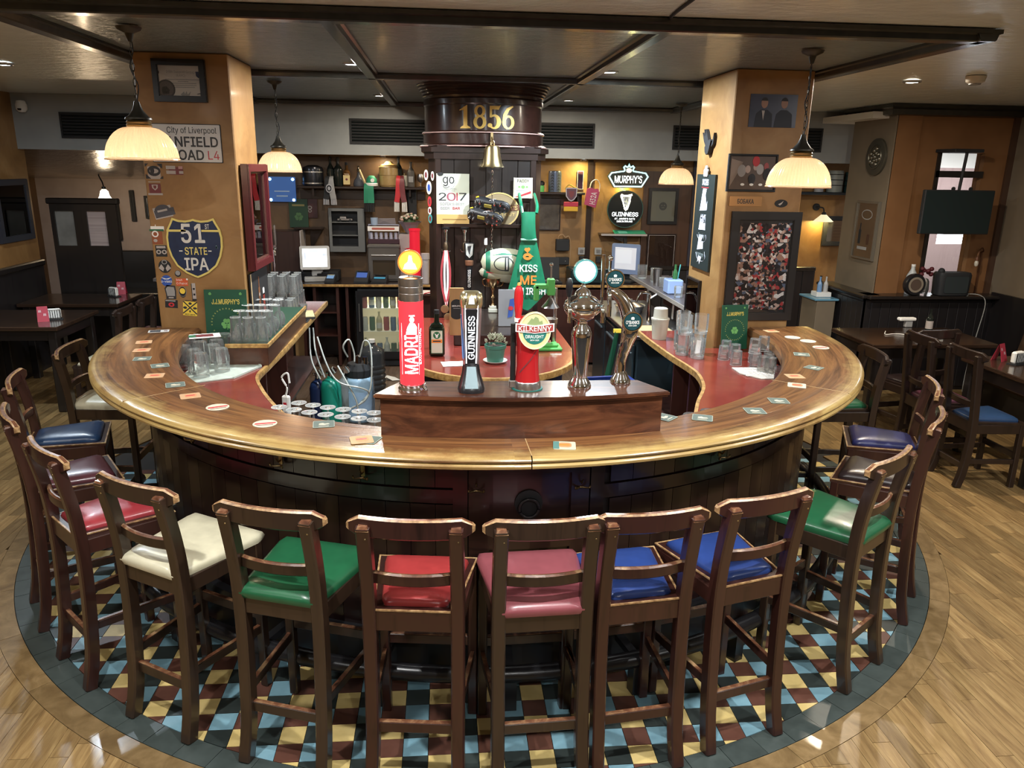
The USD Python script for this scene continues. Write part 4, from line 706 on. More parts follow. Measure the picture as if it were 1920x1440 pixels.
for z in (0.012, 0.115, 0.2): part(t, 'hoop', LA([(0.104, z), (0.109, z + .003), (0.104, z + .008)], 28), MT('hoop_tan', (0.2, 0.12, 0.05), 0.4))
t = on_shelf('wine_bottle', 'dark wine bottle wearing the red scarf on the long shelf', 'bottle', (-0.727,3.760,1.898)[0]); part(t, 'body', LA(bottle_prof(0.04, 0.31), 18), DKG, 40); part(t, 'capsule', LA([(0.0148, 0.25), (0.0155, 0.25), (0.0155, 0.313), (0, 0.313)], 14), BLK)
t = on_shelf('hip_flask', 'small pale tin flask behind the red scarf on the long shelf', 'flask', (-0.676,3.760,1.898)[0] + 0.01); part(t, 'body', B(0.06, 0.03, 0.12, 0, 0, 0, 0.01), MT('pale_tin', (0.45, 0.42, 0.33), 0.4)); part(t, 'cap', LA([(0, 0.12), (0.012, 0.12), (0.012, 0.14), (0, 0.14)], 12), BRASS)
t = on_shelf('glass_bottle', 'clear empty glass bottle near the right end of the long shelf', 'bottle', (-0.596,3.760,1.899)[0]); part(t, 'body', LA(bottle_prof(0.04, 0.26), 20), MT('grey_glass', (0.16, 0.15, 0.14), 0.05, transmission_weight=0.3), 40); part(t, 'bottle_label', FL(RC(0, 0.08, 0.05, 0.06), -0.041, 0.001), GREY)
t = on_shelf('snifter_glass', 'silver stemmed goblet at the right end of the long shelf', 'goblet', (-0.493,3.760,1.901)[0]); part(t, 'body', LA([(0, 0), (0.032, 0.002), (0.006, 0.012), (0.006, 0.045), (0.03, 0.065), (0.038, 0.10), (0.03, 0.135), (0.027, 0.135), (0.034, 0.10), (0, 0.06)], 20), STEEL, 40)
# scarves over the shelf edge
def scarf(nm, lab, c1, c2, x, z0, z1, w, fr, y=3.64, emblem=None, em_m=None, spread=0.02):
    t = thing(nm, lab, 'scarf', (x, y, z0)); L = z1 - z0
    for s in (-1, 1):
        pts = [(s * 0.01, 0.05, L), (s * 0.015, 0.0, L * .9), (s * (0.02 + spread * .3), -0.004 * s, L * .5), (s * (0.02 + spread), -0.008 * s, fr)]
        sec = [(-w / 2, -0.006), (0, -0.010), (w / 2, -0.006), (w / 2, 0.006), (0, 0.003), (-w / 2, 0.006)]
        b = part(t, 'scarf_end', sweep(spline(pts, 5), sec, up=(0, 1, 0)), c1 if s < 0 else c2, 60)
        for k in range(5): part(b, 'tassel', TU([(s * (0.02 + spread) + (k - 2) * w / 5, -0.008 * s, fr + 0.005), (s * (0.02 + spread) * 1.06 + (k - 2) * w / 4.6, -0.012 * s, 0)], w / 11, 5, 1), em_m or WHT)
    if emblem: part(t, 'emblem', FL(emblem, -0.022, 0.003), em_m or WHT)
    return t
scarf('football_scarf', 'red football scarf with white fringe tied round the wine bottle', RED, MAROON, (-0.707,3.640,1.735)[0], (-0.709,3.640,1.640)[2], (-0.701,3.640,2.005)[2], 0.055, 0.10, em_m=WHT, spread=0.02)
t = scarf('football_scarf', 'black and white fringed scarf hanging from the long shelf by the round tin', BLKM, GREY, (-1.448,3.640,1.836)[0], (-1.454,3.640,1.704)[2], (-1.440,3.640,1.988)[2], 0.06, 0.06, emblem=EL(0, 0.17, 0.035, 0.045), em_m=MT('silver_thread', (0.4, 0.4, 0.42), 0.6))
part(t, 'emblem_ring', FL(ring2(0.0, 0.17, 0.025, 0.032, 0.015, 0.02), -0.026, 0.002), BLKM)
HG = MT('hat_green', (0.02, 0.22, 0.12), 0.7)
scarf('football_scarf', 'green scarf with black fringe hanging under a knitted hat on the long shelf', HG, HG, (-1.038,3.640,1.786)[0], (-1.043,3.640,1.637)[2], (-1.033,3.640,1.918)[2], 0.07, 0.09, em_m=BLKM, spread=0.0)
t = thing('knitted_hat', 'green and white knitted hat on the long shelf above the green scarf', 'hat', (-1.011,3.700,1.901)); part(t, 'crown', LA([(0, 0.11), (0.03, 0.105), (0.055, 0.075), (0.06, 0.03), (0.062, 0), (0, 0)], 20), HG, 50); part(t, 'brim', LA([(0.062, 0), (0.068, 0.008), (0.066, 0.03), (0.06, 0.034)], 20), WHT, 50); part(t, 'patch', FL(EL(0.015, 0.06, 0.02), -0.066, 0.006), WHT)
t = thing('wooden_flute', 'pale wooden stick leaning on the long shelf beside the knitted hat', 'stick', (-1.074,3.720,1.910), 0, ry=-22); part(t, 'shaft', LA([(0, 0), (0.011, 0), (0.011, 0.17), (0, 0.172)], 10), MT('pale_wood', (0.55, 0.42, 0.22), 0.5)); part(t, 'ferrule', LA([(0.0112, 0.155), (0.012, 0.155), (0.012, 0.168), (0.0112, 0.168)], 10), BRASS)
# wall pieces left of the column
t = thing('backlit_plaque', 'blue backlit award plaque on the rear wall behind the left pillar', 'plaque', (-1.977,3.860,1.721)); pw, ph = 0.29, 0.26
part(t, 'panel', FL(RC(0, ph / 2, pw, ph, 0.01), -0.02, 0.012), EM('plaque_blue', (0.02, 0.06, 0.18), 1.0, (0.02, 0.05, 0.12)));
for x in (-.12, .12):
    for z in (0.02, 0.235): part(t, 'led_stud', mv(FL(EL(0, 0, 0.016), -0.033, 0.006), x, 0, z), EM('plaque_led', (0.25, 0.6, 1.0), 5))
part(t, 'text_line', [FL(RC(0, 0.11, 0.16, 0.012), -0.033, 0.001), FL(RC(0, 0.06, 0.12, 0.014), -0.033, 0.001)], MT('plaque_text', (0.4, 0.55, 0.75), 0.5), kind='stuff')
def shamrock(s, cx=0, cz=0):
    leaves = [shapely.union_all([EL(dx, dz, 0.3, 0.3), Polygon([(0, 0), (dx * 1.5 - dz * .5, dz * 1.5 + dx * .5), (dx * 1.5 + dz * .5, dz * 1.5 - dx * .5)])]) for dx, dz in ((-.38, .05), (.38, .05), (0, .48))]
    L2 = []
    for a in (90, 205, -25):
        for d in (-1, 1):
            L2.append(EL(0.42 * math.cos(math.radians(a + d * 24)), 0.42 * math.sin(math.radians(a + d * 24)) + .05, 0.23))
        L2.append(Polygon([(0, 0.05), (0.5 * math.cos(math.radians(a + 34)), 0.5 * math.sin(math.radians(a + 34)) + .05), (0.5 * math.cos(math.radians(a - 34)), 0.5 * math.sin(math.radians(a - 34)) + .05)]))
    L2.append(Polygon([(-0.03, 0.05), (0.04, 0.05), (0.10, -0.6), (0.02, -0.62)]))
    return affinity.translate(affinity.scale(shapely.union_all(L2), s, s, origin=(0, 0)), cx, cz)
t = thing('clover_picture', 'dim green picture of a shamrock on the rear wall, over the small shelf', 'picture', (-1.818,3.860,1.451)); part(t, 'board', FL(RC(0, 0.15, 0.20, 0.30), 0, 0.015), MT('dim_green', (0.012, 0.045, 0.02), 0.5)); part(t, 'shamrock', FL(shamrock(0.07, 0, 0.11), -0.016, 0.001), MT('dim_lime', (0.06, 0.14, 0.05), 0.5)); part(t, 'title_line', FL(RC(0, 0.235, 0.13, 0.02), -0.016, 0.001), MT('dim_yellow', (0.2, 0.17, 0.06), 0.5))
t = thing('dark_red_picture', 'dark red poster with a figure eight on the rear wall, half behind the shamrock picture', 'poster', (-1.698,3.865,1.572)); part(t, 'board', FL(RC(0, 0.08, 0.16, 0.20), 0, 0.01), MT('dim_red', (0.05, 0.012, 0.012), 0.5)); part(t, 'figure', FL(shapely.union_all([ring2(0.0, 0.09, 0.025, 0.02, 0.014, 0.01), ring2(0, 0.055, 0.02, 0.018, 0.012, 0.009)]), -0.011, 0.001), MT('dim_grey', (0.2, 0.18, 0.17), 0.5))
t = thing('small_bracket_shelf', 'small dark bracket shelf under the shamrock picture', 'shelf', (-1.704,3.860,1.440)); part(t, 'board', B(0.30, 0.16, 0.02, 0, -0.08, 0, 0.003), VARNX); part(t, 'bracket', FL([(0, 0), (0.14, 0), (0.02, -0.2), (0, -0.2)], 0, 0.02), VARN)
GM = MT('grey_cabinet', (0.16, 0.165, 0.16), 0.4)
a, b = (-1.487,3.870,1.198), (-1.109,3.870,1.663); w, h = b[0] - a[0], b[2] - a[2]
t = thing('wall_cabinet', 'open grey metal cabinet with shelves on the rear wall', 'cabinet', ((a[0] + b[0]) / 2, 3.86, a[2])); part(t, 'cabinet_frame', FL(RC(0, h / 2, w, h).difference(RC(-0.02, h / 2 + 0.015, w - 0.10, h - 0.09)), -0.09, 0.02), GM); part(t, 'body', cat(B(w, 0.09, 0.01, 0, -0.05, 0), B(w, 0.09, 0.01, 0, -0.05, h - .01), B(0.01, 0.09, h, -w / 2, -0.05, 0), B(0.01, 0.09, h, w / 2, -0.05, 0), B(w, 0.01, h, 0, -0.005, 0)), BLKM)
for z in (0.17, 0.31): part(t, 'shelf', B(w - 0.1, 0.08, 0.01, -0.02, -0.05, z), GM)
t = thing('model_car', 'small silver model car inside the grey wall cabinet', 'model car', ((a[0] + b[0]) / 2 - 0.02, 3.80, a[2] + 0.321)); part(t, 'body', cat(B(0.17, 0.04, 0.025, 0, 0, 0.012, 0.006), B(0.08, 0.036, 0.028, -0.02, 0, 0.035, 0.008)), STEEL)
for x in (-0.05, 0.055): part(t, 'wheel', rot(LA([(0, -0.024), (0.014, -0.024), (0.014, 0.024), (0, 0.024)], 12), 90, 'x').apply_translation((x, 0, 0.0145)), BLKM)
# ================================================================ things on the two pillars
YL = 0.129
def flat_on(name, label, c, a, b, rz=0, group=None):
    """thing whose base centre is midway between lower corners; a = upper left, b = lower right in world; returns (path, w, h)"""
    w = math.hypot(b[0] - a[0], b[1] - a[1]); h = a[2] - b[2]
    return thing(name, label, c, ((a[0] + b[0]) / 2, (a[1] + b[1]) / 2, b[2]), rz, group), w, h
DKFR = MT('dark_frame', (0.02, 0.018, 0.017), 0.35); INK = MT('print_ink', (0.03, 0.03, 0.035), 0.6)
def framed(t, w, h, bar_w, fm, pic, d=0.025, mat_m=None, mw=0.0, glass=True):
    part(t, 'frame', FRAME(w, h, bar_w, d, 0, h / 2), fm); part(t, 'backing', FL(RC(0, h / 2, w - bar_w, h - bar_w), 0, d * 0.3), DKFR)
    if mat_m: part(t, 'mount', FL(RC(0, h / 2, w - 2 * bar_w, h - 2 * bar_w), -d * .35, 0.002), mat_m)
    if pic: part(t, 'print', FL(RC(0, h / 2, w - 2 * bar_w - 2 * mw, h - 2 * bar_w - 2 * mw), -d * .45, 0.002), pic)
    if glass: part(t, 'glass_pane', FL(RC(0, h / 2, w - 2 * bar_w + 0.004, h - 2 * bar_w + 0.004), -d * .7, 0.002), PANE('frame_glass', (1, 1, 1)))
    return -d * .45 - 0.002
# certificate
t, w, h = flat_on('framed_certificate', 'dark framed certificate with a round photo seal high on the left pillar', 'certificate', (-1.938,0.129,2.691), (-1.637,0.129,2.455))
y = framed(t, w, h, 0.035, BLK, MT('certificate_paper', (0.62, 0.58, 0.54), 0.7), 0.03)
y0 = y - 0.0005
part(t, 'heading', TX('28th Support Group', 0.014, 0.01, h * .70, y0, 0.0008, 0.16, False), GREY); part(t, 'heading', TX('(EAPC)', 0.012, 0.01, h * .62, y0, 0.0008, 0.05, False), GREY)
part(t, 'text_line', [FL(RC(0.02, h * (.53 - .045 * k), (0.2, 0.06, 0.15, 0.15, 0.13)[k], 0.004), y0, 0.0006) for k in range(5)], GREY, kind='stuff')
sl = part(t, 'seal', FL(ring2(-0.08, h * .30, .052, .052, .043, .043), y0, 0.0012), INK); part(sl, 'portrait', FL(EL(-0.08, h * .30, .043), y0, 0.0008), MT('seal_photo', (0.09, 0.075, 0.08), 0.5)); part(sl, 'profile', FL(Polygon([(-0.10, h*.19), (-0.065, h*.19), (-0.06, h*.28), (-0.075, h*.36), (-0.10, h*.35), (-0.105, h*.26)]), y0 - 0.001, 0.0006), BLKM)
part(t, 'crest', FL(Polygon([(0.095, h*.72), (0.125, h*.72), (0.123, h*.62), (0.11, h*.57), (0.097, h*.62)]), y0, 0.001), NAVY); part(t, 'crest', FL(EL(-0.125, h * .69, .014), y0, 0.001), INK); part(t, 'crest', FL(EL(-0.13, h * .80, .012, .009), y0, 0.001), INK)
part(t, 'eagle', FL(Polygon([(0.0, h*.18), (0.02, h*.25), (0.025, h*.19), (0.035, h*.26), (0.04, h*.18), (0.06, h*.26), (0.05, h*.15), (0.03, h*.11), (0.015, h*.13)]), y0, 0.001), GREY); part(t, 'signature', FL(Polygon([(0.09, h*.2), (0.13, h*.235), (0.145, h*.22), (0.1, h*.19)]), y0, 0.0006), INK)
# street sign
t, w, h = flat_on('street_sign', 'white enamel street sign on the left pillar, partly behind the hanging lamp', 'sign', (-1.989,0.129,2.334), (-1.579,0.129,2.112))
part(t, 'plate', FL(RC(0, h / 2, w, h, 0.006), 0, 0.006), INK); part(t, 'enamel', FL(RC(0, h / 2, w - .008, h - .008, 0.005), -0.006, 0.002), MT('enamel_white', (0.62, 0.61, 0.59), 0.25)); y0 = -0.0082
SER = MT('sign_black', (0.02, 0.02, 0.022), 0.4)
part(t, 'lettering', TX('City of Liverpool', 0.034, 0.09 * w, h * .82, y0, .001, 0.70 * w, False, slant=0.0), SER); part(t, 'lettering', TX('ANFIELD', 0.055, 0.08 * w, h * .54, y0, .001, 0.74 * w), SER); part(t, 'lettering', TX('ROAD', 0.055, 0, h * .20, y0, .001, 0.47 * w), SER)
part(t, 'postcode', TX('L4', 0.05, .375 * w, h * .20, y0, .001, .16 * w, False), MT('sign_red', (0.5, 0.03, 0.05), 0.4)); part(t, 'club_letters', TX('L.F.C.', 0.038, -.37 * w, h * .19, y0, .001, .20 * w, False), MT('sign_maroon', (0.35, 0.05, 0.09), 0.4)); part(t, 'club_crest', FL(Polygon([(-.43*w, h*.34), (-.31*w, h*.34), (-.3*w, h*.42), (-.37*w, h*.47), (-.44*w, h*.42)]), y0, .001), MATS['sign_maroon'])
# stickers
def sticker(lab, a, b, shape, base, bits, rz=0.0, tilt=0.0, y=0.1295, name='sticker', c='sticker', group=None):
    w, h = abs(b[0] - a[0]), abs(a[2] - b[2])
    t = thing(name, lab, c, ((a[0] + b[0]) / 2, y, b[2]), 0, group)
    def rt(p): return affinity.rotate(p, tilt, origin=(0, h / 2)) if tilt else p
    P = {'r': RC(0, h / 2, w, h, 0.002), 'o': EL(0, h / 2, w / 2, h / 2)}.get(shape, shape)
    part(t, 'backing', FL(rt(P), 0, 0.0012), base)
    for k, (nm, poly, m) in enumerate(bits):
        if isinstance(poly, str): part(t, nm, rot(TX(poly, *m[0], y=-0.0013, t=.0006, bold=m[2]), -tilt, 'y', (0, 0, h / 2)), m[1])
        else: part(t, nm, FL(rt(poly), -0.0012 - 0.0002 * k, 0.0006), m)
    return t, w, h
STP = MT('sticker_grey', (0.42, 0.38, 0.36), 0.5)
sticker('square black and grey patterned sticker, highest at the left pillar\'s left edge', (-2.028,0.130,2.086), (-1.955,0.130,2.013), 'r', STP, [('swirl', ring2(0, .047, .038, .03, .026, .014), INK), ('swirl', EL(-.01, .05, .012, .02), INK), ('corner', Polygon([(-.05, 0.002), (-.02, 0.002), (-.05, .03)]), INK), ('corner', Polygon([(.05, .09), (.02, .09), (.05, .06)]), INK), ('corner', Polygon([(-.05, .09), (-.03, .09), (-.05, .07)]), INK), ('corner', Polygon([(.05, .002), (.03, .002), (.05, .02)]), INK)])
sticker('torn white and red strip sticker beside the patterned square on the left pillar', (-1.904,0.130,2.085), (-1.821,0.130,2.040), 'r', MAROON, [('white_block', RC(-.03, .014, .055, .02), STP), ('white_block', RC(-.03, .042, .055, .02), STP), ('white_block', RC(.03, .014, .025, .016), STP), ('white_block', RC(.028, .042, .025, .016), MT('sticker_pink', (.45, .25, .25), .5))])
sticker('maroon square sticker with a white shield on the left pillar', (-2.030,0.130,1.986), (-1.962,0.130,1.918), 'r', MAROON, [('shield', Polygon([(-.018, .062), (.018, .062), (.016, .042), (0, .028), (-.016, .042)]), STP), ('shield_core', Polygon([(-.009, .057), (.009, .057), (.008, .044), (0, .036), (-.008, .044)]), MAROON), ('strip', RC(0, .006, .085, .012), STP), ('title', RC(0, .078, .07, .005), STP)])
sticker('tilted grey postcard sticker with a dark cityscape above the shield sign', (-2.019,0.130,1.851), (-1.910,0.130,1.782), 'r', STP, [('scene', RC(.01, .03, .12, .045), MT('sticker_slate', (.06, .06, .075), .5)), ('dome', EL(.0, .05, .045, .03), MATS['sticker_slate']), ('title', RC(.0, .045, .06, .012), STP)], tilt=13)
sticker('white paper strip sticker at the pillar edge, over a torn red sticker', (-2.048,0.130,1.732), (-1.968,0.130,1.707), 'r', PAPER, [('mark', RC(-.01, .025, .004, .02), PAPER)])
sticker('torn red sticker with a white ring, left of the shield sign', (-2.045,0.130,1.703), (-1.983,0.130,1.623), 'r', MT('sticker_rust', (.28, .08, .03), .5), [('green_strip', RC(0, .085, .085, .012), GRN), ('ring', ring2(-.01, .062, .02, .02, .012, .012), PAPER), ('spot', EL(-.012, .022, .012, .01), STP)])
sticker('black square sticker with a white bearded mask, left of the shield sign', (-2.032,0.130,1.616), (-1.965,0.130,1.547), 'r', BLKM, [('brow', RC(0, .058, .055, .014), STP), ('eye', ring2(-.016, .028, .015, .014, .007, .007), STP), ('eye', ring2(.018, .028, .015, .014, .007, .007), STP)])
sticker('round black sticker with white wings on the left pillar', (-2.025,0.130,1.527), (-1.950,0.130,1.445), 'o', BLKM, [('wing', Polygon([(-.038, .03), (-.02, .055), (-.004, .03), (-.012, .01)]), STP), ('wing', Polygon([(.038, .03), (.02, .055), (.004, .03), (.012, .01)]), STP), ('loop', ring2(0, .068, .016, .014, .011, .009), GREY)])
sticker('small round grey sticker just under the left side of the shield sign', (-1.932,0.130,1.461), (-1.894,0.130,1.421), 'o', BLKM, [('spot', EL(0, .024, .015), GREY)])
sticker('round blue sticker with white wings and lettering on the left pillar', (-2.019,0.130,1.431), (-1.952,0.130,1.361), 'o', BLUE, [('wings', Polygon([(-.034, .058), (0, .048), (.034, .058), (.012, .044), (-.012, .044)]), WHT), ('title', 'D-VIBES', (( .011, 0, .03), WHT, True))])
sticker('orange red rectangular sticker with white lettering on the left pillar', (-1.931,0.130,1.411), (-1.857,0.130,1.364), 'r', MT('sticker_orange', (.6, .10, .03), .5), [('title', 'Irish', ((.013, -.015, .038), WHT, False)), ('title', 'O Patrol', ((.013, 0, .016), WHT, False)), ('heart', EL(.033, .042, .006), WHT)])
sticker('grey sticker shaped like a stone head on the left pillar', (-1.995,0.130,1.354), (-1.941,0.130,1.280), Polygon([(-.03, 0), (.03, 0), (.034, .05), (.03, .085), (-.02, .09), (-.036, .07), (-.03, .03)]), INK, [('face', Polygon([(-.022, .02), (.024, .02), (.026, .05), (.022, .076), (-.016, .08), (-.028, .065)]), GREY), ('chin', RC(.0, .01, .03, .008), STP)])
sticker('small oval dark sticker with a yellow face on the left pillar', (-1.917,0.130,1.357), (-1.874,0.130,1.290), 'o', BLKM, [('face', EL(0, .042, .017, .018), YEL), ('ring', ring2(0, .04, .024, .034, .022, .032), GREY)])
sticker('narrow black and white vertical strip sticker on the left pillar', (-1.840,0.130,1.378), (-1.814,0.130,1.270), 'r', BLKM, [('vertical_text', RC(.002, .062, .022, .10), STP), ('gap', RC(.002, .075, .012, .012), BLKM), ('gap', RC(.002, .04, .012, .012), BLKM)])
sticker('black sticker with a red emblem, below the stone head one', (-2.009,0.130,1.276), (-1.933,0.130,1.225), 'r', BLKM, [('emblem', ring2(.0, .02, .018, .014, .008, .006), RED), ('title', RC(-.005, .045, .06, .008), GREY)], tilt=-4)
sticker('yellow square sticker divided by a black cross on the left pillar', (-1.903,0.130,1.266), (-1.816,0.130,1.174), 'r', YEL, [('cross', Polygon([(-.045, .015), (-.04, .01), (.045, .088), (.04, .093)]), INK), ('cross', Polygon([(.045, .015), (.04, .01), (-.045, .088), (-.04, .093)]), INK), ('figure', EL(0, .078, .010, .008), INK), ('figure', EL(-.03, .05, .012, .008), INK), ('figure', EL(.03, .05, .012, .007), INK), ('figure', RC(0, .028, .008, .012), INK), ('title', 'ANDY CAPS', ((.008, 0, .095), INK, True)), ('title', 'BEST DAYS', ((.008, 0, .008), INK, True))], tilt=-5)
# route shield
a, b = (-1.957,0.129,1.785), (-1.621,0.129,1.416); w, h = b[0] - a[0], a[2] - b[2]
t = thing('route_shield_sign', 'large navy route shield sign with yellow rim on the left pillar', 'sign', ((a[0] + b[0]) / 2, 0.129, b[2]))
half = [(0, .985), (-.05, .97), (-.14, .955), (-.26, .965), (-.37, 1.0), (-.41, .92), (-.47, .82), (-.5, .68), (-.495, .52), (-.45, .36), (-.36, .2), (-.2, .08), (-.06, .02), (0, 0)]
shd = Polygon([(x * w, z * h) for x, z in half] + [(-x * w, z * h) for x, z in half[::-1]]).buffer(0)
part(t, 'board', FL(shd, 0, 0.012), MT('shield_yellow', (0.72, 0.6, 0.18), 0.4)); part(t, 'field', FL(shd.buffer(-0.012), -0.012, 0.002), NOISY('shield_navy', [(0.3, (0.012, 0.02, 0.055)), (0.62, (0.016, 0.03, 0.08)), (0.72, (0.05, 0.10, 0.14)), (0.8, (0.016, 0.03, 0.08))], 11, r=0.4, detail=6))
CREAMP = NOISY('worn_white_print', [(0.2, (0.2, 0.2, 0.22)), (0.36, (0.62, 0.61, 0.57)), (0.8, (0.7, 0.69, 0.64))], 30, r=0.5, detail=6); SY = MATS['shield_yellow']
for s in (-1, 1): part(t, 'crossbar', FL(RC(s * 0.31 * w, .79 * h, .34 * w, .018 * h * 2), -0.014, 0.001), SY)
part(t, 'lettering', TX('51', .30 * h, -.02 * w, .745 * h, -.014, .001, .42 * w), CREAMP); part(t, 'lettering', TX('ST', .075 * h, .245 * w, .86 * h, -.014, .001, .075 * w), CREAMP)
part(t, 'lettering', TX('STATE', .12 * h, 0.01 * w, .455 * h, -.014, .001, .40 * w), SY); part(t, 'lettering', TX('IPA', .20 * h, 0.0, .235 * h, -.014, .001, .43 * w), CREAMP)
for s in (-1, 1): part(t, 'dash', FL(RC(s * .26 * w, .455 * h, .06 * w, .02 * h), -.014, .001), CREAMP)
for k in range(16):
    x, z = rng.uniform(-.42, .42) * w, rng.uniform(.3, .9) * h
    if abs(x) > .27 * w and shd.buffer(-.02).contains(Point(x, z)): part(t, 'paint_chip', FL(EL(x, z, rng.uniform(.004, .009), rng.uniform(.006, .014), 2), -.014, .0008), MT('chip_teal', (0.18, 0.32, 0.34), .5))
# framed shirt with gold figures, on the left pillar's right face
a, b = (-1.495,0.145,2.113), (-1.495,0.704,1.415)
a, b = (-1.495, 0.18, 2.11), (-1.495, 0.72, 1.45)
t, w, h = flat_on('framed_shirt', 'framed maroon football shirt with a gold ten on the side of the left pillar', 'framed shirt', a, b, 90)
part(t, 'frame', FRAME(w, h, 0.05, 0.05, 0, h / 2), MT('maroon_frame', (0.09, 0.012, 0.016), 0.3)); part(t, 'inner_frame', FRAME(w - .08, h - .08, 0.02, 0.03, 0, h / 2), MT('brown_frame', (0.10, 0.04, 0.03), 0.35)); part(t, 'shirt', FL(RC(0, h / 2, w - .09, h - .09), 0, 0.012), MT('shirt_plum', (0.10, 0.055, 0.075), 0.8)); part(t, 'glass_pane', FL(RC(0, h / 2, w - .11, h - .11), -0.018, 0.002), PANE('frame_glass', (1, 1, 1)))
part(t, 'number', TX('10', 0.25, 0.0, h * .52, -0.013, .002, 0.20), MT('shirt_gold', (0.62, 0.5, 0.10), 0.5)); part(t, 'name_print', TX('TOTTI', 0.05, 0, h * .80, -.013, .002, .10) if False else FL(RC(0, h * .80, .16, .06), -.013, .002), MATS['shirt_gold']); part(t, 'small_print', FL(RC(0, h * .25, .08, .012), -.013, .002), MATS['shirt_gold']); part(t, 'crest', FL(RC(0, h * .91, .012, .05), -.013, .001), STP)
t, w, h = flat_on('dark_poster', 'dark poster with a tall bottle, low on the side of the left pillar', 'poster', (-1.495, 0.18, 1.43), (-1.495, 0.66, 1.10), 90)
part(t, 'board', FL(RC(0, h / 2, w, h), 0, .01), BLKM); part(t, 'poster_edge', FL(RC(-w / 2 + .008, h / 2, .016, h), -.01, .003), MT('edge_cream', (.6, .45, .25), .5)); part(t, 'printed_bottle', FL(shapely.union_all([RC(-.03, .11, .045, .22, .01), RC(-.03, .25, .018, .08)]), -.011, .001), MT('bottle_rust', (.22, .09, .04), .4)); part(t, 'printed_label', FL(RC(-.03, .17, .03, .02), -.012, .001), STP); part(t, 'printed_glass', FL(RC(.09, .10, .05, .12, .01), -.011, .001), MT('stout_red', (.3, .04, .03), .4)); part(t, 'printed_foam', FL(RC(.09, .175, .05, .05, .015), -.011, .001), PAPER)
# green menu cards
def menu(lab, a, b, rz, lean):
    w, h = b[0] - a[0], a[2] - b[2]
    t = thing('menu_card', lab, 'menu card', ((a[0] + b[0]) / 2, b[1], b[2]), rz, None, rx=lean)
    part(t, 'cover', FL(RC(0, h / 2, w, h), 0.004, 0.006), MT('menu_green', (0.012, 0.085, 0.045), 0.4)); y = -0.0022; MY = MT('menu_yellow', (0.75, 0.6, 0.12), 0.5); ML = MT('menu_lime', (0.16, 0.45, 0.13), 0.5)
    part(t, 'title', TX('J.J.MURPHY\'S', .032 * h / .4, 0, .80 * h, y, .001, .66 * w), MY); part(t, 'shamrock', FL(shamrock(.21 * w, 0, .42 * h), y, .001), ML)
    for x, z in ((-.36, .93), (.36, .93), (-.38, .08)): part(t, 'corner_shamrock', FL(shamrock(.055 * w, x * w, z * h), y, .001), ML)
    txt = 'where good friends meet * the fine pub'; n = 30
    part(t, 'ring_lettering', [rot(FL(RC(0, 0, .025 * w, .035 * w), y, .0008), k * 360 / n, 'y').apply_translation((.36 * w * math.sin(k * 2 * PI / n), 0, .44 * h + .36 * w * math.cos(k * 2 * PI / n))) for k in range(n) if k not in (9, 21)], MT('menu_ring', (0.3, 0.34, 0.1), .5), kind='stuff')
a, b = (-1.868,0.375,0.952), 0
menu('green menu card with a shamrock standing behind the beer mugs before the left pillar', (-1.76, 0.085, 1.345), (-1.50, 0.085, 0.965), 0, -4)
menu('green menu card with a shamrock leaning before the right pillar', (1.60, 0.06, 1.255), (1.79, 0.06, 0.955), 8, -6)
# ---------------------------------------------------------------- right pillar
PH1 = NOISY('photo_night_blue', [(0.3, (0.02, 0.025, 0.05)), (0.7, (0.05, 0.05, 0.09))], 4, r=0.3)
t, w, h = flat_on('portrait_photo', 'unframed dark photo of two men side by side, high on the right pillar', 'photo', (1.675,0.129,2.583), (1.983,0.129,2.386))
part(t, 'print', FL(RC(0, h / 2, w, h), 0, .004), PH1); SKIN = MT('photo_skin', (.34, .2, .15), .5)
for x, s in ((-.06, 1.0), (.07, 1.05)):
    part(t, 'printed_torso', FL(Polygon([(x - .06, 0), (x + .06, 0), (x + .055, .08), (x + .02, .105), (x - .02, .105), (x - .05, .08)]), -.004, .0008), MT('photo_suit', (.012, .014, .025), .5)); part(t, 'printed_face', FL(EL(x, .145, .022, .031), -.0045, .0008), SKIN); part(t, 'printed_hair', FL(EL(x, .145, .024, .034).difference(sbox(x - .03, .1, x + .03, .158)), -.0052, .0006), INK)
part(t, 'printed_shirt', FL(Polygon([(-.075, .1), (-.055, .1), (-.062, .04)]), -.005, .0008), STP)
def crowd(n, scale, seed=0, dark=0.0):
    if n in MATS: return MATS[n]
    nd = {'t': ('texture_coordinate', {}), 'm': ('mapping', {'scale': (1, 1, 1), 'location': (seed, 0, 0)}), 'v': ('voronoi_texture', {'scale': scale}), 'h': ('hsv', {'saturation': 0.6, 'value': 1.0, 'fac': 1.0, 'hue': 0.5}), 's': ('separate_color', {}), 'c': ('rgb_ramp', {'interpolate': False, 'ramp': [(0, (.012, .012, .016)), (.28, (.03, .025, .03)), (.42, (.30, .17, .13)), (.55, (.50, .36, .31)), (.66, (.34, .04, .045)), (.76, (.62, .58, .56)), (.86, (.10, .13, .2)), (.93, (.02, .02, .025))]}), 'p': ('principled_bsdf', {'roughness': 0.3})}
    lk = [('t.object', 'm.vector'), ('m.vector', 'v.vector'), ('v.color', 's.color'), ('s.r', 'c.fac'), ('c.color', 'p.base_color')]
    MATS[n] = usdkit.material(stage, '/World/Looks/' + n, nd, lk, 'p.BSDF'); return MATS[n]
t, w, h = flat_on('collage_frame', 'tall black framed collage of many small crowd photos on the right pillar', 'photo collage', (1.620,0.129,1.863), (2.095,0.129,1.143))
w = 0.475
part(t, 'frame', FRAME(w, h, 0.055, 0.022, 0, h / 2), MT('collage_black', (0.018, 0.016, 0.016), 0.35)); part(t, 'backing', FL(RC(0, h / 2, w - .05, h - .05), 0, .008), BLKM)
gw, gh = w - .13, h - .15
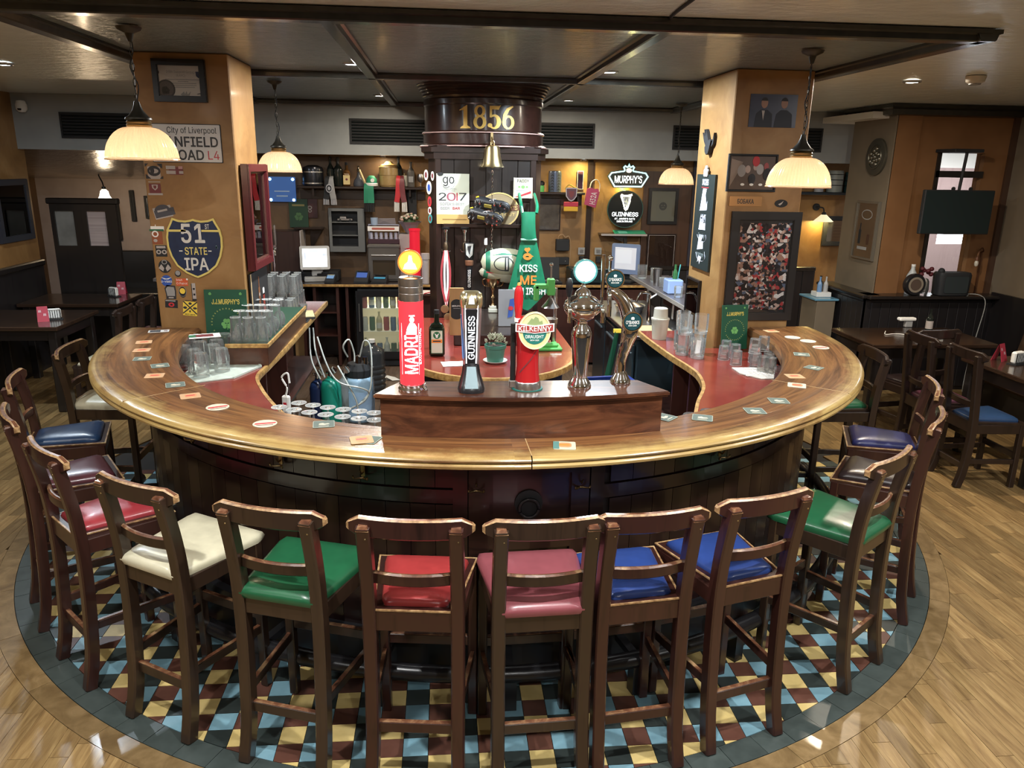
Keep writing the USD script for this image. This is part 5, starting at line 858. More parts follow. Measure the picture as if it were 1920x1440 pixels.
for i in range(4):
    for j in range(9):
        part(t, 'snapshot', FL(RC(-gw / 2 + gw * (i + .5) / 4 + rng.uniform(-.006, .006), .075 + gh * (j + .5) / 9, gw / 4 + rng.uniform(-.012, .014), gh / 9 + rng.uniform(-.008, .008)), -.008 - .0006 * ((i + j) % 3), .0008), crowd('crowd_%d' % ((i * 5 + j * 3) % 6), 40 + 8 * ((i + j) % 4), (i * 5 + j * 3) % 6 * 3.7))
part(t, 'glass_pane', FL(RC(0, h / 2, w - .1, h - .1), -.013, .0015), PANE('frame_glass', (1, 1, 1)))
t, w, h = flat_on('group_photo', 'black framed photo of a group round a table, right pillar above the brass plaque', 'framed photo', (1.565,0.129,2.222), (1.891,0.129,1.988))
y = framed(t, w, h, 0.014, BLKM, MT('photo_sepia', (0.12, 0.075, 0.055), 0.4), .02)
part(t, 'printed_wall', FL(Polygon([(-w / 2 + .02, .03), (-w / 2 + .02, h - .03), (-w * .2, h - .05), (-w * .32, .10)]), y, .0006), MT('photo_tan', (.35, .25, .19), .5))
for k, (x, z, m, r) in enumerate([(-.07, .13, STP, .035), (-.03, .14, MT('photo_pink', (.5, .36, .3), .5), .022), (.02, .155, MATS['photo_pink'], .02), (.05, .14, STP, .03), (.02, .19, RED, .03), (.09, .16, MT('photo_red', (.4, .08, .08), .5), .02), (.1, .11, INK, .035), (.0, .08, INK, .03)]): part(t, 'printed_figure', FL(EL(x, z, r * .8, r * 1.1, 4), y - .0004 * (k + 1), .0004), m)
for x in (-.06, .0, .06): part(t, 'printed_figure', FL(EL(x, .045, .014, .008, 3), y - .005, .0004), WHT)
t, w, h = flat_on('brass_plaque', 'small brass plaque with a black engraved surname, under the framed group photo', 'plaque', (1.597,0.129,1.958), (1.815,0.129,1.896)); part(t, 'plate', FL(RC(0, h / 2, w, h, .003), 0, .004), MT('plaque_copper', (0.55, 0.30, 0.13), 0.3, 0.7)); part(t, 'lettering', TX('БОБАКА', .028, .0, h / 2, -.004, .0008, .11), INK)
sticker('small black oval sticker with a white bird, right of the brass plaque', (1.903,0.130,1.941), (1.992,0.130,1.891), 'o', BLKM, [('bird', Polygon([(-.02, .02), (0, .03), (.015, .042), (.005, .022), (-.008, .012)]), STP)])
t, w, h = flat_on('number_sign', 'narrow brown sign with a white ring at the right edge of the right pillar', 'sign', (2.009,0.129,1.491), (2.094,0.129,1.337)); part(t, 'board', FL(RC(0, h / 2, w, h), 0, .004), MT('sign_brown', (.16, .09, .03), .5)); part(t, 'digit', FL(ring2(-.0, h * .18, .022, .028, .012, .017), -.004, .001), PAPER); part(t, 'text_line', [FL(RC(.005, h * (.55 + .1 * k), w * .8, .008), -.004, .001) for k in range(4)], INK, kind='stuff')
# group of pieces on its left side face
XR = 1.573
t, w, h = flat_on('chalk_board', 'tall narrow black board with white chalk banners on the side of the right pillar', 'board', (XR, 0.70, 2.09), (XR, 0.32, 1.44), -90)
bm = part(t, 'board', FL(RC(0, h / 2, w, h), 0, .014), MT('slate_green_black', (0.013, 0.024, 0.025), 0.45)); part(t, 'clip', FL(shapely.union_all([RC(0, h + .01, .09, .05, .015), EL(0, h + .035, .025)]), -.012, .008), GREY); CH = MT('chalk_lilac', (0.55, 0.56, 0.66), 0.7); CHD = MT('chalk_faint', (0.22, 0.26, 0.26), .7)
part(t, 'title', TX('MACABBS', .04, .0, h * .92, -.014, .001, .13), CH); part(t, 'title_rule', FL(RC(0, h * .865, .15, .005), -.014, .001), RED)
BN = [Polygon([(-.05, .30), (.05, .30), (.03, .22), (.07, .10), (.09, .16), (.09, .04), (-.10, .02)]), Polygon([(-.06, .20), (.06, .2), (.02, .11), (.08, .12), (.09, .03), (-.09, .02)]), Polygon([(-.06, .20), (.06, .2), (.0, .11), (.06, .12), (.07, .03), (-.09, .0)]), Polygon([(-.04, .11), (.05, .1), (.0, .0), (-.02, .05), (-.06, .02)])]
for pz, P2 in ((.60, BN[0]), (.40, BN[1]), (.20, BN[2]), (.05, BN[3])): part(t, 'chalk_banner', FL(affinity.translate(affinity.scale(P2, .8, .55, origin=(0, 0)), 0, pz * h), -.014, .001), CH)
part(t, 'chalk_word', TX('Hi Fi', .05, .01, h * .545, -.014, .001, .10), CH); part(t, 'chalk_word', TX('Tuesday', .03, -.0, h * .355, -.014, .001, .14, False), CHD); part(t, 'chalk_word', TX('symphony', .03, 0, h * .155, -.014, .001, .16, False), CHD)
part(t, 'chalk_curl', [TU([(.09, -.0146, h * .38), (.10, -.0146, h * .33), (.05, -.0146, h * .30), (-.05, -.0146, h * .32), (-.09, -.0146, h * .36)], .0015, 4), TU([(.09, -.0146, h * .20), (.11, -.0146, h * .13), (.05, -.0146, h * .09), (-.05, -.0146, h * .11), (-.09, -.0146, h * .17)], .0015, 4)], CH, kind='stuff')
t, w, h = flat_on('stag_silhouette', 'black cast stag head on the side of the right pillar', 'wall ornament', (XR, 0.70, 2.40), (XR, 0.36, 2.22), -90)
part(t, 'head', FL(Polygon([(.02, .0), (.06, .01), (.08, .05), (.10, .09), (.07, .10), (.03, .08), (-.02, .05), (-.01, .02)]), 0, .03), BLKM); part(t, 'antler', FL(Polygon([(-.02, .05), (.03, .08), (-.0, .12), (-.04, .17), (-.03, .12), (-.08, .17), (-.06, .12), (-.11, .15), (-.07, .09)]), 0, .02), BLKM); part(t, 'antler', FL(Polygon([(.07, .08), (.10, .08), (.125, .14), (.12, .10), (.135, .13), (.12, .07), (.09, .05)]), 0, .02), BLKM)
t, w, h = flat_on('narrow_picture', 'narrow black framed picture of bottles, low on the side of the right pillar', 'framed picture', (XR, 0.76, 1.36), (XR, 0.46, 1.03), -90); y = framed(t, w, h, .02, BLK, MT('picture_grey_green', (.09, .10, .085), .4), .02)
part(t, 'printed_bottle', FL(RC(-.05, .11, .05, .15, .01), y, .0005), MT('print_teal', (.25, .42, .42), .4)); part(t, 'printed_bottle', FL(RC(.04, .09, .06, .12, .01), y, .0005), MT('print_sage', (.28, .32, .22), .4)); part(t, 'printed_line', [FL(RC(0, h * (.7 + .07 * k), .1, .008), y, .0005) for k in range(3)], STP, kind='stuff')
# ================================================================ beer taps on the plinth
PZ = 1.2725
def LOFT(secs, n=20, p=2.6):
    """superellipse sections (z, x, y, half width, half depth) lofted upward"""
    V, F = [], []
    for z, x, y, a, b in secs:
        for j in range(n):
            t = 2 * PI * j / n; c, s = math.cos(t), math.sin(t); V.append((x + a * math.copysign(abs(c) ** (2 / p), c), y + b * math.copysign(abs(s) ** (2 / p), s), z))
    k = len(secs)
    for i in range(k - 1):
        for j in range(n): q = (j + 1) % n; F += [(i*n+j, i*n+q, (i+1)*n+q), (i*n+j, (i+1)*n+q, (i+1)*n+j)]
    V += [(secs[0][1], secs[0][2], secs[0][0]), (secs[-1][1], secs[-1][2], secs[-1][0])]
    for j in range(n): q = (j + 1) % n; F += [(k*n, q, j), (k*n+1, (k-1)*n+j, (k-1)*n+q)]
    return trimesh.Trimesh(V, F, process=False)
def WRAP(m, r):
    """bends a mesh facing -y round a vertical cylinder of radius r"""
    m = trimesh.Trimesh(*trimesh.remesh.subdivide_to_size(m.vertices, m.faces, 0.02)); v = m.vertices; th = v[:, 0] / r; rr = r - v[:, 1]
    m.vertices = np.stack([rr * np.sin(th), -rr * np.cos(th), v[:, 2]], 1); return m
def DISC(r, t=0.02, n=28, bulge=0.0):
    """round badge facing -y, front at y = -t"""
    m = LA([(0, 0), (r, 0), (r, t * .8), (r * .93, t), (0, t + bulge)], n); return FR(m)
# red lit cylinder
t = thing('beer_tap', 'glowing red cylinder beer tap with a steel collar and an orange lit disc', 'beer tap', (-0.378, -1.945, PZ))
part(t, 'base_ring', LA([(0, 0), (0.054, 0), (0.056, 0.008), (0.05, 0.016), (0.052, 0.026), (0.047, 0.03), (0, 0.03)], 32), CHROME, 40)
part(t, 'lit_column', LA([(0, 0.03), (0.047, 0.03), (0.047, 0.352), (0, 0.352)], 40), EM('tap_red_glow', (1.0, 0.035, 0.045), 1.1, (0.6, 0.02, 0.03)), 40)
part(t, 'collar', LA([(0, 0.352), (0.046, 0.352), (0.046, 0.38), (0.0455, 0.381), (0.046, 0.382), (0.046, 0.405), (0.0455, 0.406), (0.046, 0.407), (0.046, 0.436), (0.04, 0.441), (0, 0.442)], 40), STEEL, 40)
part(t, 'neck', LA([(0, 0.44), (0.009, 0.44), (0.007, 0.46), (0, 0.46)], 12), STEEL)
d = part(t, 'lit_disc', mv(DISC(0.042, 0.022), 0, 0.011, 0.495), EM('tap_orange_glow', (1.0, 0.36, 0.03), 1.8, (0.7, 0.3, 0.05)), 40); part(d, 'disc_rim', mv(rot(LA([(0.042, -0.011), (0.046, -0.011), (0.046, 0.011), (0.042, 0.011)], 32), 90, 'x'), 0, 0, 0.495), MT('rim_orange', (0.7, 0.25, 0.05), 0.3)); part(d, 'lit_figure', FL(shapely.union_all([Polygon([(-.026, .47), (.026, .47), (.018, .49), (.01, .495), (.006, .52), (-.004, .522), (-.008, .498), (-.02, .488)])]), -0.013, 0.002), EM('tap_white_glow', (1.0, 0.95, 0.75), 3.0))
WG = EM('tap_letter_glow', (1.0, 0.9, 0.88), 1.5)
part(t, 'lettering', WRAP(rot(TX('MADRI', 0.052, 0, 0.145, 0, 0.001, 0.165), 0, 'y') if False else TX('MADRI', 0.05, 0, 0.15, 0, 0.001, 0.150, ang=90), 0.0472), WG)
part(t, 'figure', WRAP(FL(shapely.union_all([EL(.004, .285, .009, .012), RC(.004, .300, .022, .006), Polygon([(-.02, .228), (.022, .228), (.024, .255), (.014, .272), (-.004, .274), (-.014, .255)])]), 0, .001), 0.0472), WG)
part(t, 'small_lettering', WRAP(TX('EXCEPCIONAL', 0.010, 0.037, 0.18, 0, 0.001, 0.14, False, ang=90), 0.0472), WG)
for s in (-.04, .031): part(t, 'lit_line', WRAP(FL(RC(s, .17, .0012, .2), 0, .0008), 0.0472), WG)
# black stout tap
t = thing('beer_tap', 'tall black and silver stout beer tap with white vertical lettering', 'beer tap', (-0.150, -1.965, PZ))
part(t, 'foot', LOFT([(0, 0, 0, .052, .052), (.012, 0, 0, .054, .054), (.03, 0, .002, .048, .046), (.07, 0, .008, .036, .032), (.115, 0, .012, .030, .026)], 24), BLK, 50)
part(t, 'foot_face', hull([(x, y, z) for x, y, z in [(-.026, -.050, .02), (.026, -.050, .02), (-.017, -.022, .10), (.017, -.022, .10), (-.024, -.042, .02), (.024, -.042, .02), (-.015, -.016, .10), (.015, -.016, .10)]]), MT('foot_silver', (0.22, 0.3, 0.33), 0.35, 0.3))
part(t, 'body', LOFT([(.10, 0, .014, .031, .026), (.16, 0, .014, .034, .028), (.25, 0, .012, .038, .032), (.32, 0, .008, .040, .034), (.335, 0, .008, .040, .034)], 24, 3.5), MT('body_silver', (0.55, 0.48, 0.5), 0.22, 0.8), 50)
part(t, 'side_panel', [hull([(s * .033, -.02, .13), (s * .040, -.01, .30), (s * .0405, .02, .30), (s * .035, .03, .13), (s * .030, -.02, .13), (s * .036, .02, .30)]) for s in (-1,)], MT('panel_blue', (.12, .25, .55), .25))
part(t, 'front_panel', hull([(-.018, -.0165, .115), (.018, -.0165, .115), (-.022, -.030, .325), (.022, -.030, .325), (-.018, -.01, .115), (.018, -.01, .115), (-.022, -.02, .325), (.022, -.02, .325)]), BLK)
for s in (-1, 1): part(t, 'lit_strip', hull([(s * .0185 + dx, -.018 + dy, .112) for dx in (-.0025, .0025) for dy in (0, .006)] + [(s * .0235 + dx, -.031 + dy, .35) for dx in (-.003, .003) for dy in (0, .006)]), EM('strip_white', (0.9, 0.9, 1.0), 0.9))
m = TX('GUINNESS', 0.024, 0, 0, 0, 0.001, None, ang=90); part(t, 'lettering', mv(rot(m, 4, 'x'), 0, -.0275, .215), EM('letters_white', (.8, .88, 1.0), .8))
part(t, 'head', LOFT([(.33, 0, .008, .041, .036), (.345, 0, .006, .044, .040), (.365, 0, .006, .044, .040), (.38, 0, .008, .040, .036), (.388, 0, .01, .028, .026)], 24, 3.5), MT('head_gold', (0.55, 0.47, 0.26), 0.25, 0.8), 50); part(t, 'head_face', FL(Polygon([(-.012, .345), (.012, .345), (.009, .37), (0, .382), (-.009, .37)]), -.034, .002), WHT); part(t, 'head_ridge', [TU([(s * .02, -.03, .33), (s * .022, -.036, .355), (s * .018, -.026, .385)], .003, 6) for s in (-1, 1)], CHROME, kind='stuff')
# red ale tap with oval badge
t = thing('beer_tap', 'red beer tap with a cream oval badge, red banner and red handle', 'beer tap', (0.072, -1.945, PZ))
part(t, 'mat', EX(EL(0, 0, .062, .055), .005, 0), MT('tap_mat_green', (0.02, 0.15, 0.13), 0.6)); part(t, 'base_ring', LA([(0, .005), (.055, .005), (.053, .03), (.048, .036), (0, .036)], 32), STEEL, 40)
part(t, 'column', LA([(0, .034), (.049, .034), (.046, .06), (.043, .10), (.043, .15), (.046, .20), (.048, .25), (.046, .28), (.03, .29), (0, .292)], 32), MT('tap_red', (0.42, 0.016, 0.02), 0.15, coat_weight=0.5), 50); part(t, 'column_groove', WRAP(FL(Polygon([(-.04, .075), (.035, .165), (.035, .161), (-.036, .071)]), 0, .0008), .0448), MAROON)
part(t, 'side_tube', TU([(-.058, .0, .035), (-.058, .0, .26)], .011, 10, 1), MT('tube_black', (.02, .02, .02), .15)); part(t, 'tube_foot', B(.03, .03, .03, -.058, 0, .006, .004), STEEL)
y0 = -.052; bd = part(t, 'badge', mv(FR(EX(EL(0, 0, .062, .072, 12), .014)), .018, y0 + .004, .245), MT('badge_cream', (0.75, 0.66, 0.33), 0.35)); part(bd, 'badge_rim', FL(ring2(.018, .245, .062, .072, .057, .067), y0 - .010, .003), MT('badge_edge', (.8, .75, .5), .3)); part(bd, 'badge_field', FL(EL(.018, .248, .048, .056, 10), y0 - .0095, .001), MT('badge_pale', (.62, .62, .36), .4)); part(bd, 'green_field', FL(EL(.018, .245, .046, .052, 10).intersection(sbox(-.1, .15, .1, .238)), y0 - .0105, .001), MT('badge_teal', (.02, .18, .15), .4)); part(bd, 'castle', FL(Polygon([(-.015, .268), (.05, .268), (.045, .285), (.035, .28), (.03, .295), (.02, .30), (.012, .29), (.005, .294), (-.005, .28)]), y0 - .0105, .001), MT('badge_sage', (.28, .36, .16), .4)); part(bd, 'banner', FL(Polygon([(-.056, .275), (-.03, .272), (.018, .266), (.066, .272), (.092, .275), (.092, .243), (.066, .240), (.018, .235), (-.03, .240), (-.056, .243)]), y0 - .010, .005), PAPER); part(bd, 'banner_field', FL(Polygon([(-.051, .271), (-.03, .268), (.018, .262), (.066, .268), (.087, .271), (.087, .247), (.066, .244), (.018, .239), (-.03, .244), (-.051, .247)]), y0 - .0148, .001), MT('banner_red', (.36, .05, .045), .4)); part(bd, 'lettering', TX('KILKENNY', .020, .018, .255, y0 - .0155, .001, .125), WHT); part(bd, 'lettering', TX('DRAUGHT', .012, .018, .223, y0 - .0115, .001, .07), WHT); part(bd, 'small_lettering', TX('IRISH BEER', .005, .018, .209, y0 - .0115, .001, .035), WHT)
part(t, 'handle', mv(LA([(0, 0), (.012, 0), (.012, .012), (.015, .03), (.018, .07), (.017, .10), (.012, .118), (.007, .124), (0, .125)], 20), -.04, -.005, .285), MT('handle_red', (.55, .02, .025), .12, coat_weight=.5), 50); part(t, 'handle_tip', LA([(0, .41), (.007, .41), (.006, .42), (0, .422)], 12, -.04, -.005), GOLD); part(t, 'handle_ferrule', LA([(0, .27), (.016, .27), (.016, .285), (0, .285)], 16, -.04, -.005), PAPER)
# chrome teapot tap
def lever(t, x, z, h, y=0, black=True, ry=0):
    part(t, 'spout', TU([(x, y - .01, z), (x, y - .045, z - .005), (x, y - .055, z - .03), (x, y - .056, z - .06)], .009, 10), CHROME, 60); part(t, 'lever_stem', TU([(x, y - .02, z + .005), (x, y - .025, z + .04)], .006, 8, 1), CHROME, 60)
    part(t, 'lever_grip', mv(LA([(0, 0), (.008, 0), (.014, .03), (.013, .055), (.008, .07), (0, .072)], 16) if h < .1 else LA([(0, 0), (.007, 0), (.008, h * .5), (.009, h * .9), (.007, h), (0, h)], 16), x, y - .025, z + .035), BLK if black else CHROME, 50)
t = thing('beer_tap', 'chrome vase shaped beer tap with a teapot head and a glowing turquoise disc', 'beer tap', (0.285, -1.925, PZ))
part(t, 'base', LA([(0, 0), (.046, 0), (.047, .006), (.043, .018), (.034, .032), (.030, .040), (0, .04)], 40), CHROME, 60); part(t, 'vase', LA([(.027, .038), (.029, .05), (.032, .10), (.037, .17), (.040, .205), (.040, .22), (.033, .24), (.022, .252), (.0215, .262), (.026, .268), (0, .27)], 40), CHROME, 60)
part(t, 'teapot', LA([(0, .268), (.03, .27), (.055, .285), (.072, .31), (.075, .325), (.068, .345), (.05, .362), (.034, .368), (.032, .376), (.026, .388), (.012, .398), (.008, .41), (.007, .425), (0, .426)], 48), CHROME, 60)
part(t, 'emblem', WRAP(TX('BARCODE', .008, 0, .312, 0, .001, .05) if False else FL(RC(0, .312, .05, .006), 0, .001), .0735), STEEL); lever(t, -.062, .335, .07, -.02); lever(t, .066, .335, .16, -.02, False)
d = part(t, 'lit_disc', mv(DISC(.041, .02), .005, .012, .462), EM('disc_turquoise', (.45, 1.0, .95), 2.6), 40); part(d, 'disc_rim', mv(rot(LA([(.041, -.012), (.046, -.012), (.046, .012), (.041, .012)], 32), 90, 'x'), .005, .0, .462), MT('rim_teal', (.1, .35, .35), .15)); part(d, 'disc_mark', FL(RC(.005, .445, .03, .008), -.0085, .001), EM('mark_teal', (.1, .8, .75), 1.2))
# chrome curved tap with two oval badges
t = thing('beer_tap', 'chrome swan-neck beer tap carrying two round dark green badges', 'beer tap', (0.465, -1.865, PZ))
part(t, 'base', LA([(0, 0), (.041, 0), (.042, .006), (.036, .02), (.026, .036), (.021, .05), (0, .05)], 36), CHROME, 60)
part(t, 'neck', TU([(-.004, 0, .04), (.0, 0, .10), (.018, -.004, .17), (.028, -.006, .22), (.022, -.002, .27), (-.002, .004, .33), (-.035, .01, .365), (-.065, .015, .375)], .026, 20, 5, scale=[.82, .78, .95, 1.25, 1.3, 1.2, 1.0, .85, .7]), CHROME, 60)
part(t, 'spout', TU([(-.062, .01, .375), (-.068, -.02, .37), (-.068, -.032, .33), (-.068, -.032, .28)], .010, 10), CHROME, 60); part(t, 'lever_stem', TU([(-.066, .01, .37), (-.066, .0, .50)], .0065, 8, 1), CHROME, 60); part(t, 'lever_knob', mv(trimesh.creation.icosphere(2, .011), -.066, -.001, .505), CHROME, True)
BDK = MT('badge_dark_teal', (.012, .055, .065), .25)
def obadge(x, y, z, r, m):
    d = part(t, 'badge', mv(DISC(r, .014), x, y, z), m, 40); part(d, 'badge_rim', mv(rot(LA([(r, -.008), (r + .004, -.008), (r + .004, .009), (r, .009)], 32), 90, 'x'), x, y - .007, z), CHROME)
    part(d, 'lettering', TX("O'HARA'S", r * .36, x, z - r * .05, y - .0145, .001, r * 1.55), WHT) if False else part(d, 'lettering', TX("O'BANKS", r * .36, x, z - r * .05, y - .0145, .001, r * 1.5), WHT); part(d, 'small_lettering', TX('IRISH CIDER', r * .14, x, z - r * .42, y - .0145, .001, r * .95), WHT); part(d, 'crown', FL(shapely.union_all([EL(x, z + r * .42, r * .2, r * .13), RC(x, z + r * .28, r * .36, r * .06)]), y - .0145, .001), WHT)
obadge(.024, -.040, .262, .036, BDK); obadge(-.046, .0, .425, .034, BDK)
# ================================================================ glassware
GL2 = PANE('mug_glass', (0.99, 1.0, 0.995), (1, 1, 1), 0.03, 0.07, (0.9, 0.95, 0.95), 1.65); GRIM = PANE('glass_rim', (0.97, 1.0, 0.99), (1, 1, 1), 0.05, 0.30, (0.9, 0.95, 0.95), 1.8)
def tumbler(r, h, foot=.9): return LA([(0, .006), (r * foot * .97, .004), (r * foot, 0), (r * (foot + 1) / 2, h / 2), (r, h)], 20)
protos = {}
def make_glass(kind, lab, c, loc, rz, group, up):
    t = thing(kind, lab, c, loc, rz, group)
    f = (lambda m, h: m) if up else (lambda m, h: mv(rot(m, 180, 'x'), 0, 0, h))
    if kind == 'beer_mug':
        n, V, F = 36, [], []; prof = [(.0, .01), (.036, 0), (.040, .008), (.041, .05), (.042, .10), (.043, .135)]
        for r, z in prof:
            for j in range(n):
                rr = r * (1 + (.035 * math.cos(j * 2 * PI / 6) if .03 < z < .12 and r > .0395 else 0)); V.append((rr * math.cos(2*PI*j/n), rr * math.sin(2*PI*j/n), z))
        for i in range(len(prof) - 1):
            for j in range(n): q = (j + 1) % n; F += [(i*n+j, i*n+q, (i+1)*n+q), (i*n+j, (i+1)*n+q, (i+1)*n+j)]
        part(t, 'body', f(trimesh.Trimesh(V, F, process=False), .135), GL2, 40); part(t, 'handle', f(TU([(.040, 0, .11), (.065, 0, .105), (.072, 0, .07), (.062, 0, .035), (.040, 0, .03)], .006, 8), .135), GL2, 60); part(t, 'rim', f(LA([(.043, .131), (.0445, .134), (.042, .1355)], 20), .135), GRIM)
    elif kind == 'pint_glass': part(t, 'body', f(LA([(0, .006), (.028, .002), (.029, 0), (.031, .06), (.037, .10), (.038, .12), (.037, .155)], 20), .155), GL2, 40); part(t, 'foot_rim', f(LA([(.026, 0), (.0295, 0), (.030, .005), (.026, .005)], 20), .155), GRIM)
    elif kind == 'tumbler': part(t, 'body', f(tumbler(.036, .09), .09), GL2, 40); part(t, 'rim', f(LA([(.0355, .087), (.037, .089), (.035, .0905)], 20), .09), GRIM)
    elif kind == 'wine_glass': part(t, 'bowl', f(LA([(0, .075), (.022, .082), (.036, .11), (.037, .14), (.030, .175)], 20), .175), GL2, 40); part(t, 'stem', f(LA([(.012, .002), (.005, .012), (.004, .05), (.008, .078)], 10), .175), GL2, 40); part(t, 'foot', f(LA([(.034, .001), (.034, .003), (.012, .006), (0, .007)], 20), .175), GRIM)
    elif kind == 'shot_glass': part(t, 'body', f(tumbler(.022, .06, .8), .06), GL2, 40); part(t, 'thick_base', f(LA([(0, 0), (.017, 0), (.018, .014), (0, .016)], 16), .06), GL2)
    elif kind == 'chunky_pint': part(t, 'body', f(LA([(0, .02), (.040, .02), (.041, 0), (.046, .05), (.047, .13)], 12), .13), GL2); part(t, 'faceted_base', f(LA([(.036, 0), (.0415, 0), (.0435, .018), (.036, .018)], 12), .13), GRIM)
    return t
def glass(kind, lab, c, loc, group, up=False):
    k = (kind, up); rz = rng.uniform(0, 360)
    if k not in protos: protos[k] = make_glass(kind, lab, c, loc, rz, group, up); return protos[k]
    return dup(protos[k], loc, rz, lab, group)
WZ = 0.951
# white draining mats
MATW = NOISY('white_mat', [(0.3, (.45, .52, .46)), (0.7, (.55, .62, .55))], 40, r=.6)
t = thing('drip_mat', 'pale green draining mat under the upturned beer mugs on the left counter', 'mat', (-1.53, -0.42, WZ)); part(t, 'mat', EX(Polygon([(-.20, -.32), (.10, -.16), (.19, .10), (.16, .16), (-.20, .16)]), .006), MATW); part(t, 'rim', EX(LineString([(.10, -.16), (.19, .10), (.16, .16)]).buffer(.006), .010), MATW)
NTH = 'first second third fourth fifth sixth seventh'.split(); ORD = 'one two three four five six seven eight nine ten eleven twelve thirteen fourteen fifteen'.split()
for i, (x, y) in enumerate([(-1.76, -.36), (-1.67, -.46), (-1.60, -.34), (-1.70, -.26), (-1.61, -.56), (-1.78, -.20), (-1.62, -.20), (-1.70, -.12), (-1.54, -.10), (-1.80, -.06), (-1.62, -.03), (-1.47, -.20), (-1.53, -.44), (-1.55, .03), (-1.47, -.02)]):
    glass('beer_mug' if i != 12 else 'beer_mug', 'dimpled beer mug upside down on the left counter, number %s counting from the inner corner' % ORD[i], 'beer mug', (x, y, WZ + .0065), 'upturned beer mugs on the left counter')
t = thing('coaster_card', 'white cardboard sheet with a dark red print lying on top of the left beer mugs', 'card', (-1.71, -.12, WZ + .143), 20); part(t, 'sheet', B(.18, .12, .004), PAPER); part(t, 'print', B(.10, .07, .001, .0, .0, .004), MAROON); part(t, 'print_dark', B(.04, .07, .001, -.07, .0, .004), GRN)
BX, BZ = -1.42, 0.95 + .1275
for i in range(18):
    x, y = BX - .075 + .075 * (i % 3) , -.22 + .105 * (i // 3) + rng.uniform(-.008, .008)
    glass(('pint_glass', 'wine_glass', 'tumbler')[(i // 3) % 2], ('clear tall glass' if (i // 3) % 2 == 0 else 'clear wine glass') + ' on the drainer box, row %s from the front, %s' % (ORD[i // 3], ('left', 'middle', 'right')[i % 3]), 'glass', (x, y, BZ), 'glasses on the drainer box')
for i in range(24):
    x, y = -1.72 + .092 * (i % 4), 1.14 + .105 * (i // 4) + rng.uniform(-.008, .008)
    z = WZ + .001
    glass('pint_glass', 'far left pint glass, lower layer, %s row from the front, %s from the left' % (NTH[i // 4], NTH[i % 4]), 'glass', (x, y, z), 'pint glasses at the far left')
for i in range(12):
    x, y = -1.72 + .092 * (i % 4), 1.35 + .105 * (i // 4)
    glass('pint_glass', 'far left pint glass, upper layer, %s row from the front, %s from the left' % (NTH[i // 4], NTH[i % 4]), 'glass', (x, y, WZ + .158), 'pint glasses stacked at the far left')
t = thing('stem_glass', 'short stemmed glass standing alone near the open book on the left counter', 'glass', (-1.335, 1.10, WZ)); part(t, 'bowl', LA([(0, .05), (.02, .06), (.034, .10), (.036, .13), (.034, .13), (.03, .1), (.018, .064), (0, .054)], 20), GL2, 40); part(t, 'stem', LA([(.01, .003), (.005, .01), (.005, .04), (.009, .052)], 10), GL2); part(t, 'foot', LA([(0, 0), (.03, 0), (.03, .003), (0, .006)], 18), GL2)
t = thing('guest_book', 'open cream menu book lying at the far end of the left counter', 'book', (-1.38, 1.28, WZ), 12); part(t, 'cover', B(.20, .26, .012, 0, 0, 0), BLKM); part(t, 'pages', B(.19, .25, .014, 0, 0, .012, .004), MT('aged_paper', (.6, .53, .3), .7))
t = thing('rubber_mat', 'black rubber bar mat on the left counter between the drainer box and the book', 'mat', (-1.385, 1.07, WZ)); part(t, 'mat', B(.19, .12, .008, 0, 0, 0, .003), BLKM); part(t, 'ribs', [B(.17, .003, .002, 0, -.05 + .012 * k, .008) for k in range(9)], BLKM, kind='stuff')
# front working counter and its upturned glasses peeping over the bar
t = thing('front_counter', 'low red counter inside the front of the bar, behind the tap plinth', 'counter'); part(t, 'worktop', arcbox(1.60, 1.925, -32.4, 32.4, .89, .92, 24), REDL); part(t, 'edge_trim', arcbox(1.588, 1.602, -32.4, 32.4, .885, .922, 24), OAK); part(t, 'cupboards', arcbox(1.66, 1.92, -32.4, 32.4, .01, .89, 24), CABIN)
for i, a in enumerate([-31.5, -29.0, -26.5, -24, -21.5, -19.2, -17]):
    for rr in (1.86, 1.77): glass('wine_glass', 'upturned wine glass behind the front left counter, %s row, %s from the left' % ('near' if rr > 1.8 else 'far', NTH[i]), 'wine glass', (rr * math.sin(math.radians(a + (rr < 1.8))), -rr * math.cos(math.radians(a + (rr < 1.8))), .921), 'wine glasses behind the counter')
for i, a in enumerate([21, 24, 27.5, 31]): glass('tumbler', 'clear tumbler upside down behind the front right of the counter', 'tumbler', (1.86 * math.sin(math.radians(a)), -1.86 * math.cos(math.radians(a)), .921 + .08), 'tumblers behind the front right counter') if False else glass('beer_mug', 'upturned mug behind the front right of the counter, number %s from the tap plinth' % ORD[i], 'beer mug', (1.85 * math.sin(math.radians(a)), -1.85 * math.cos(math.radians(a)), .921), 'mugs behind the front right counter')
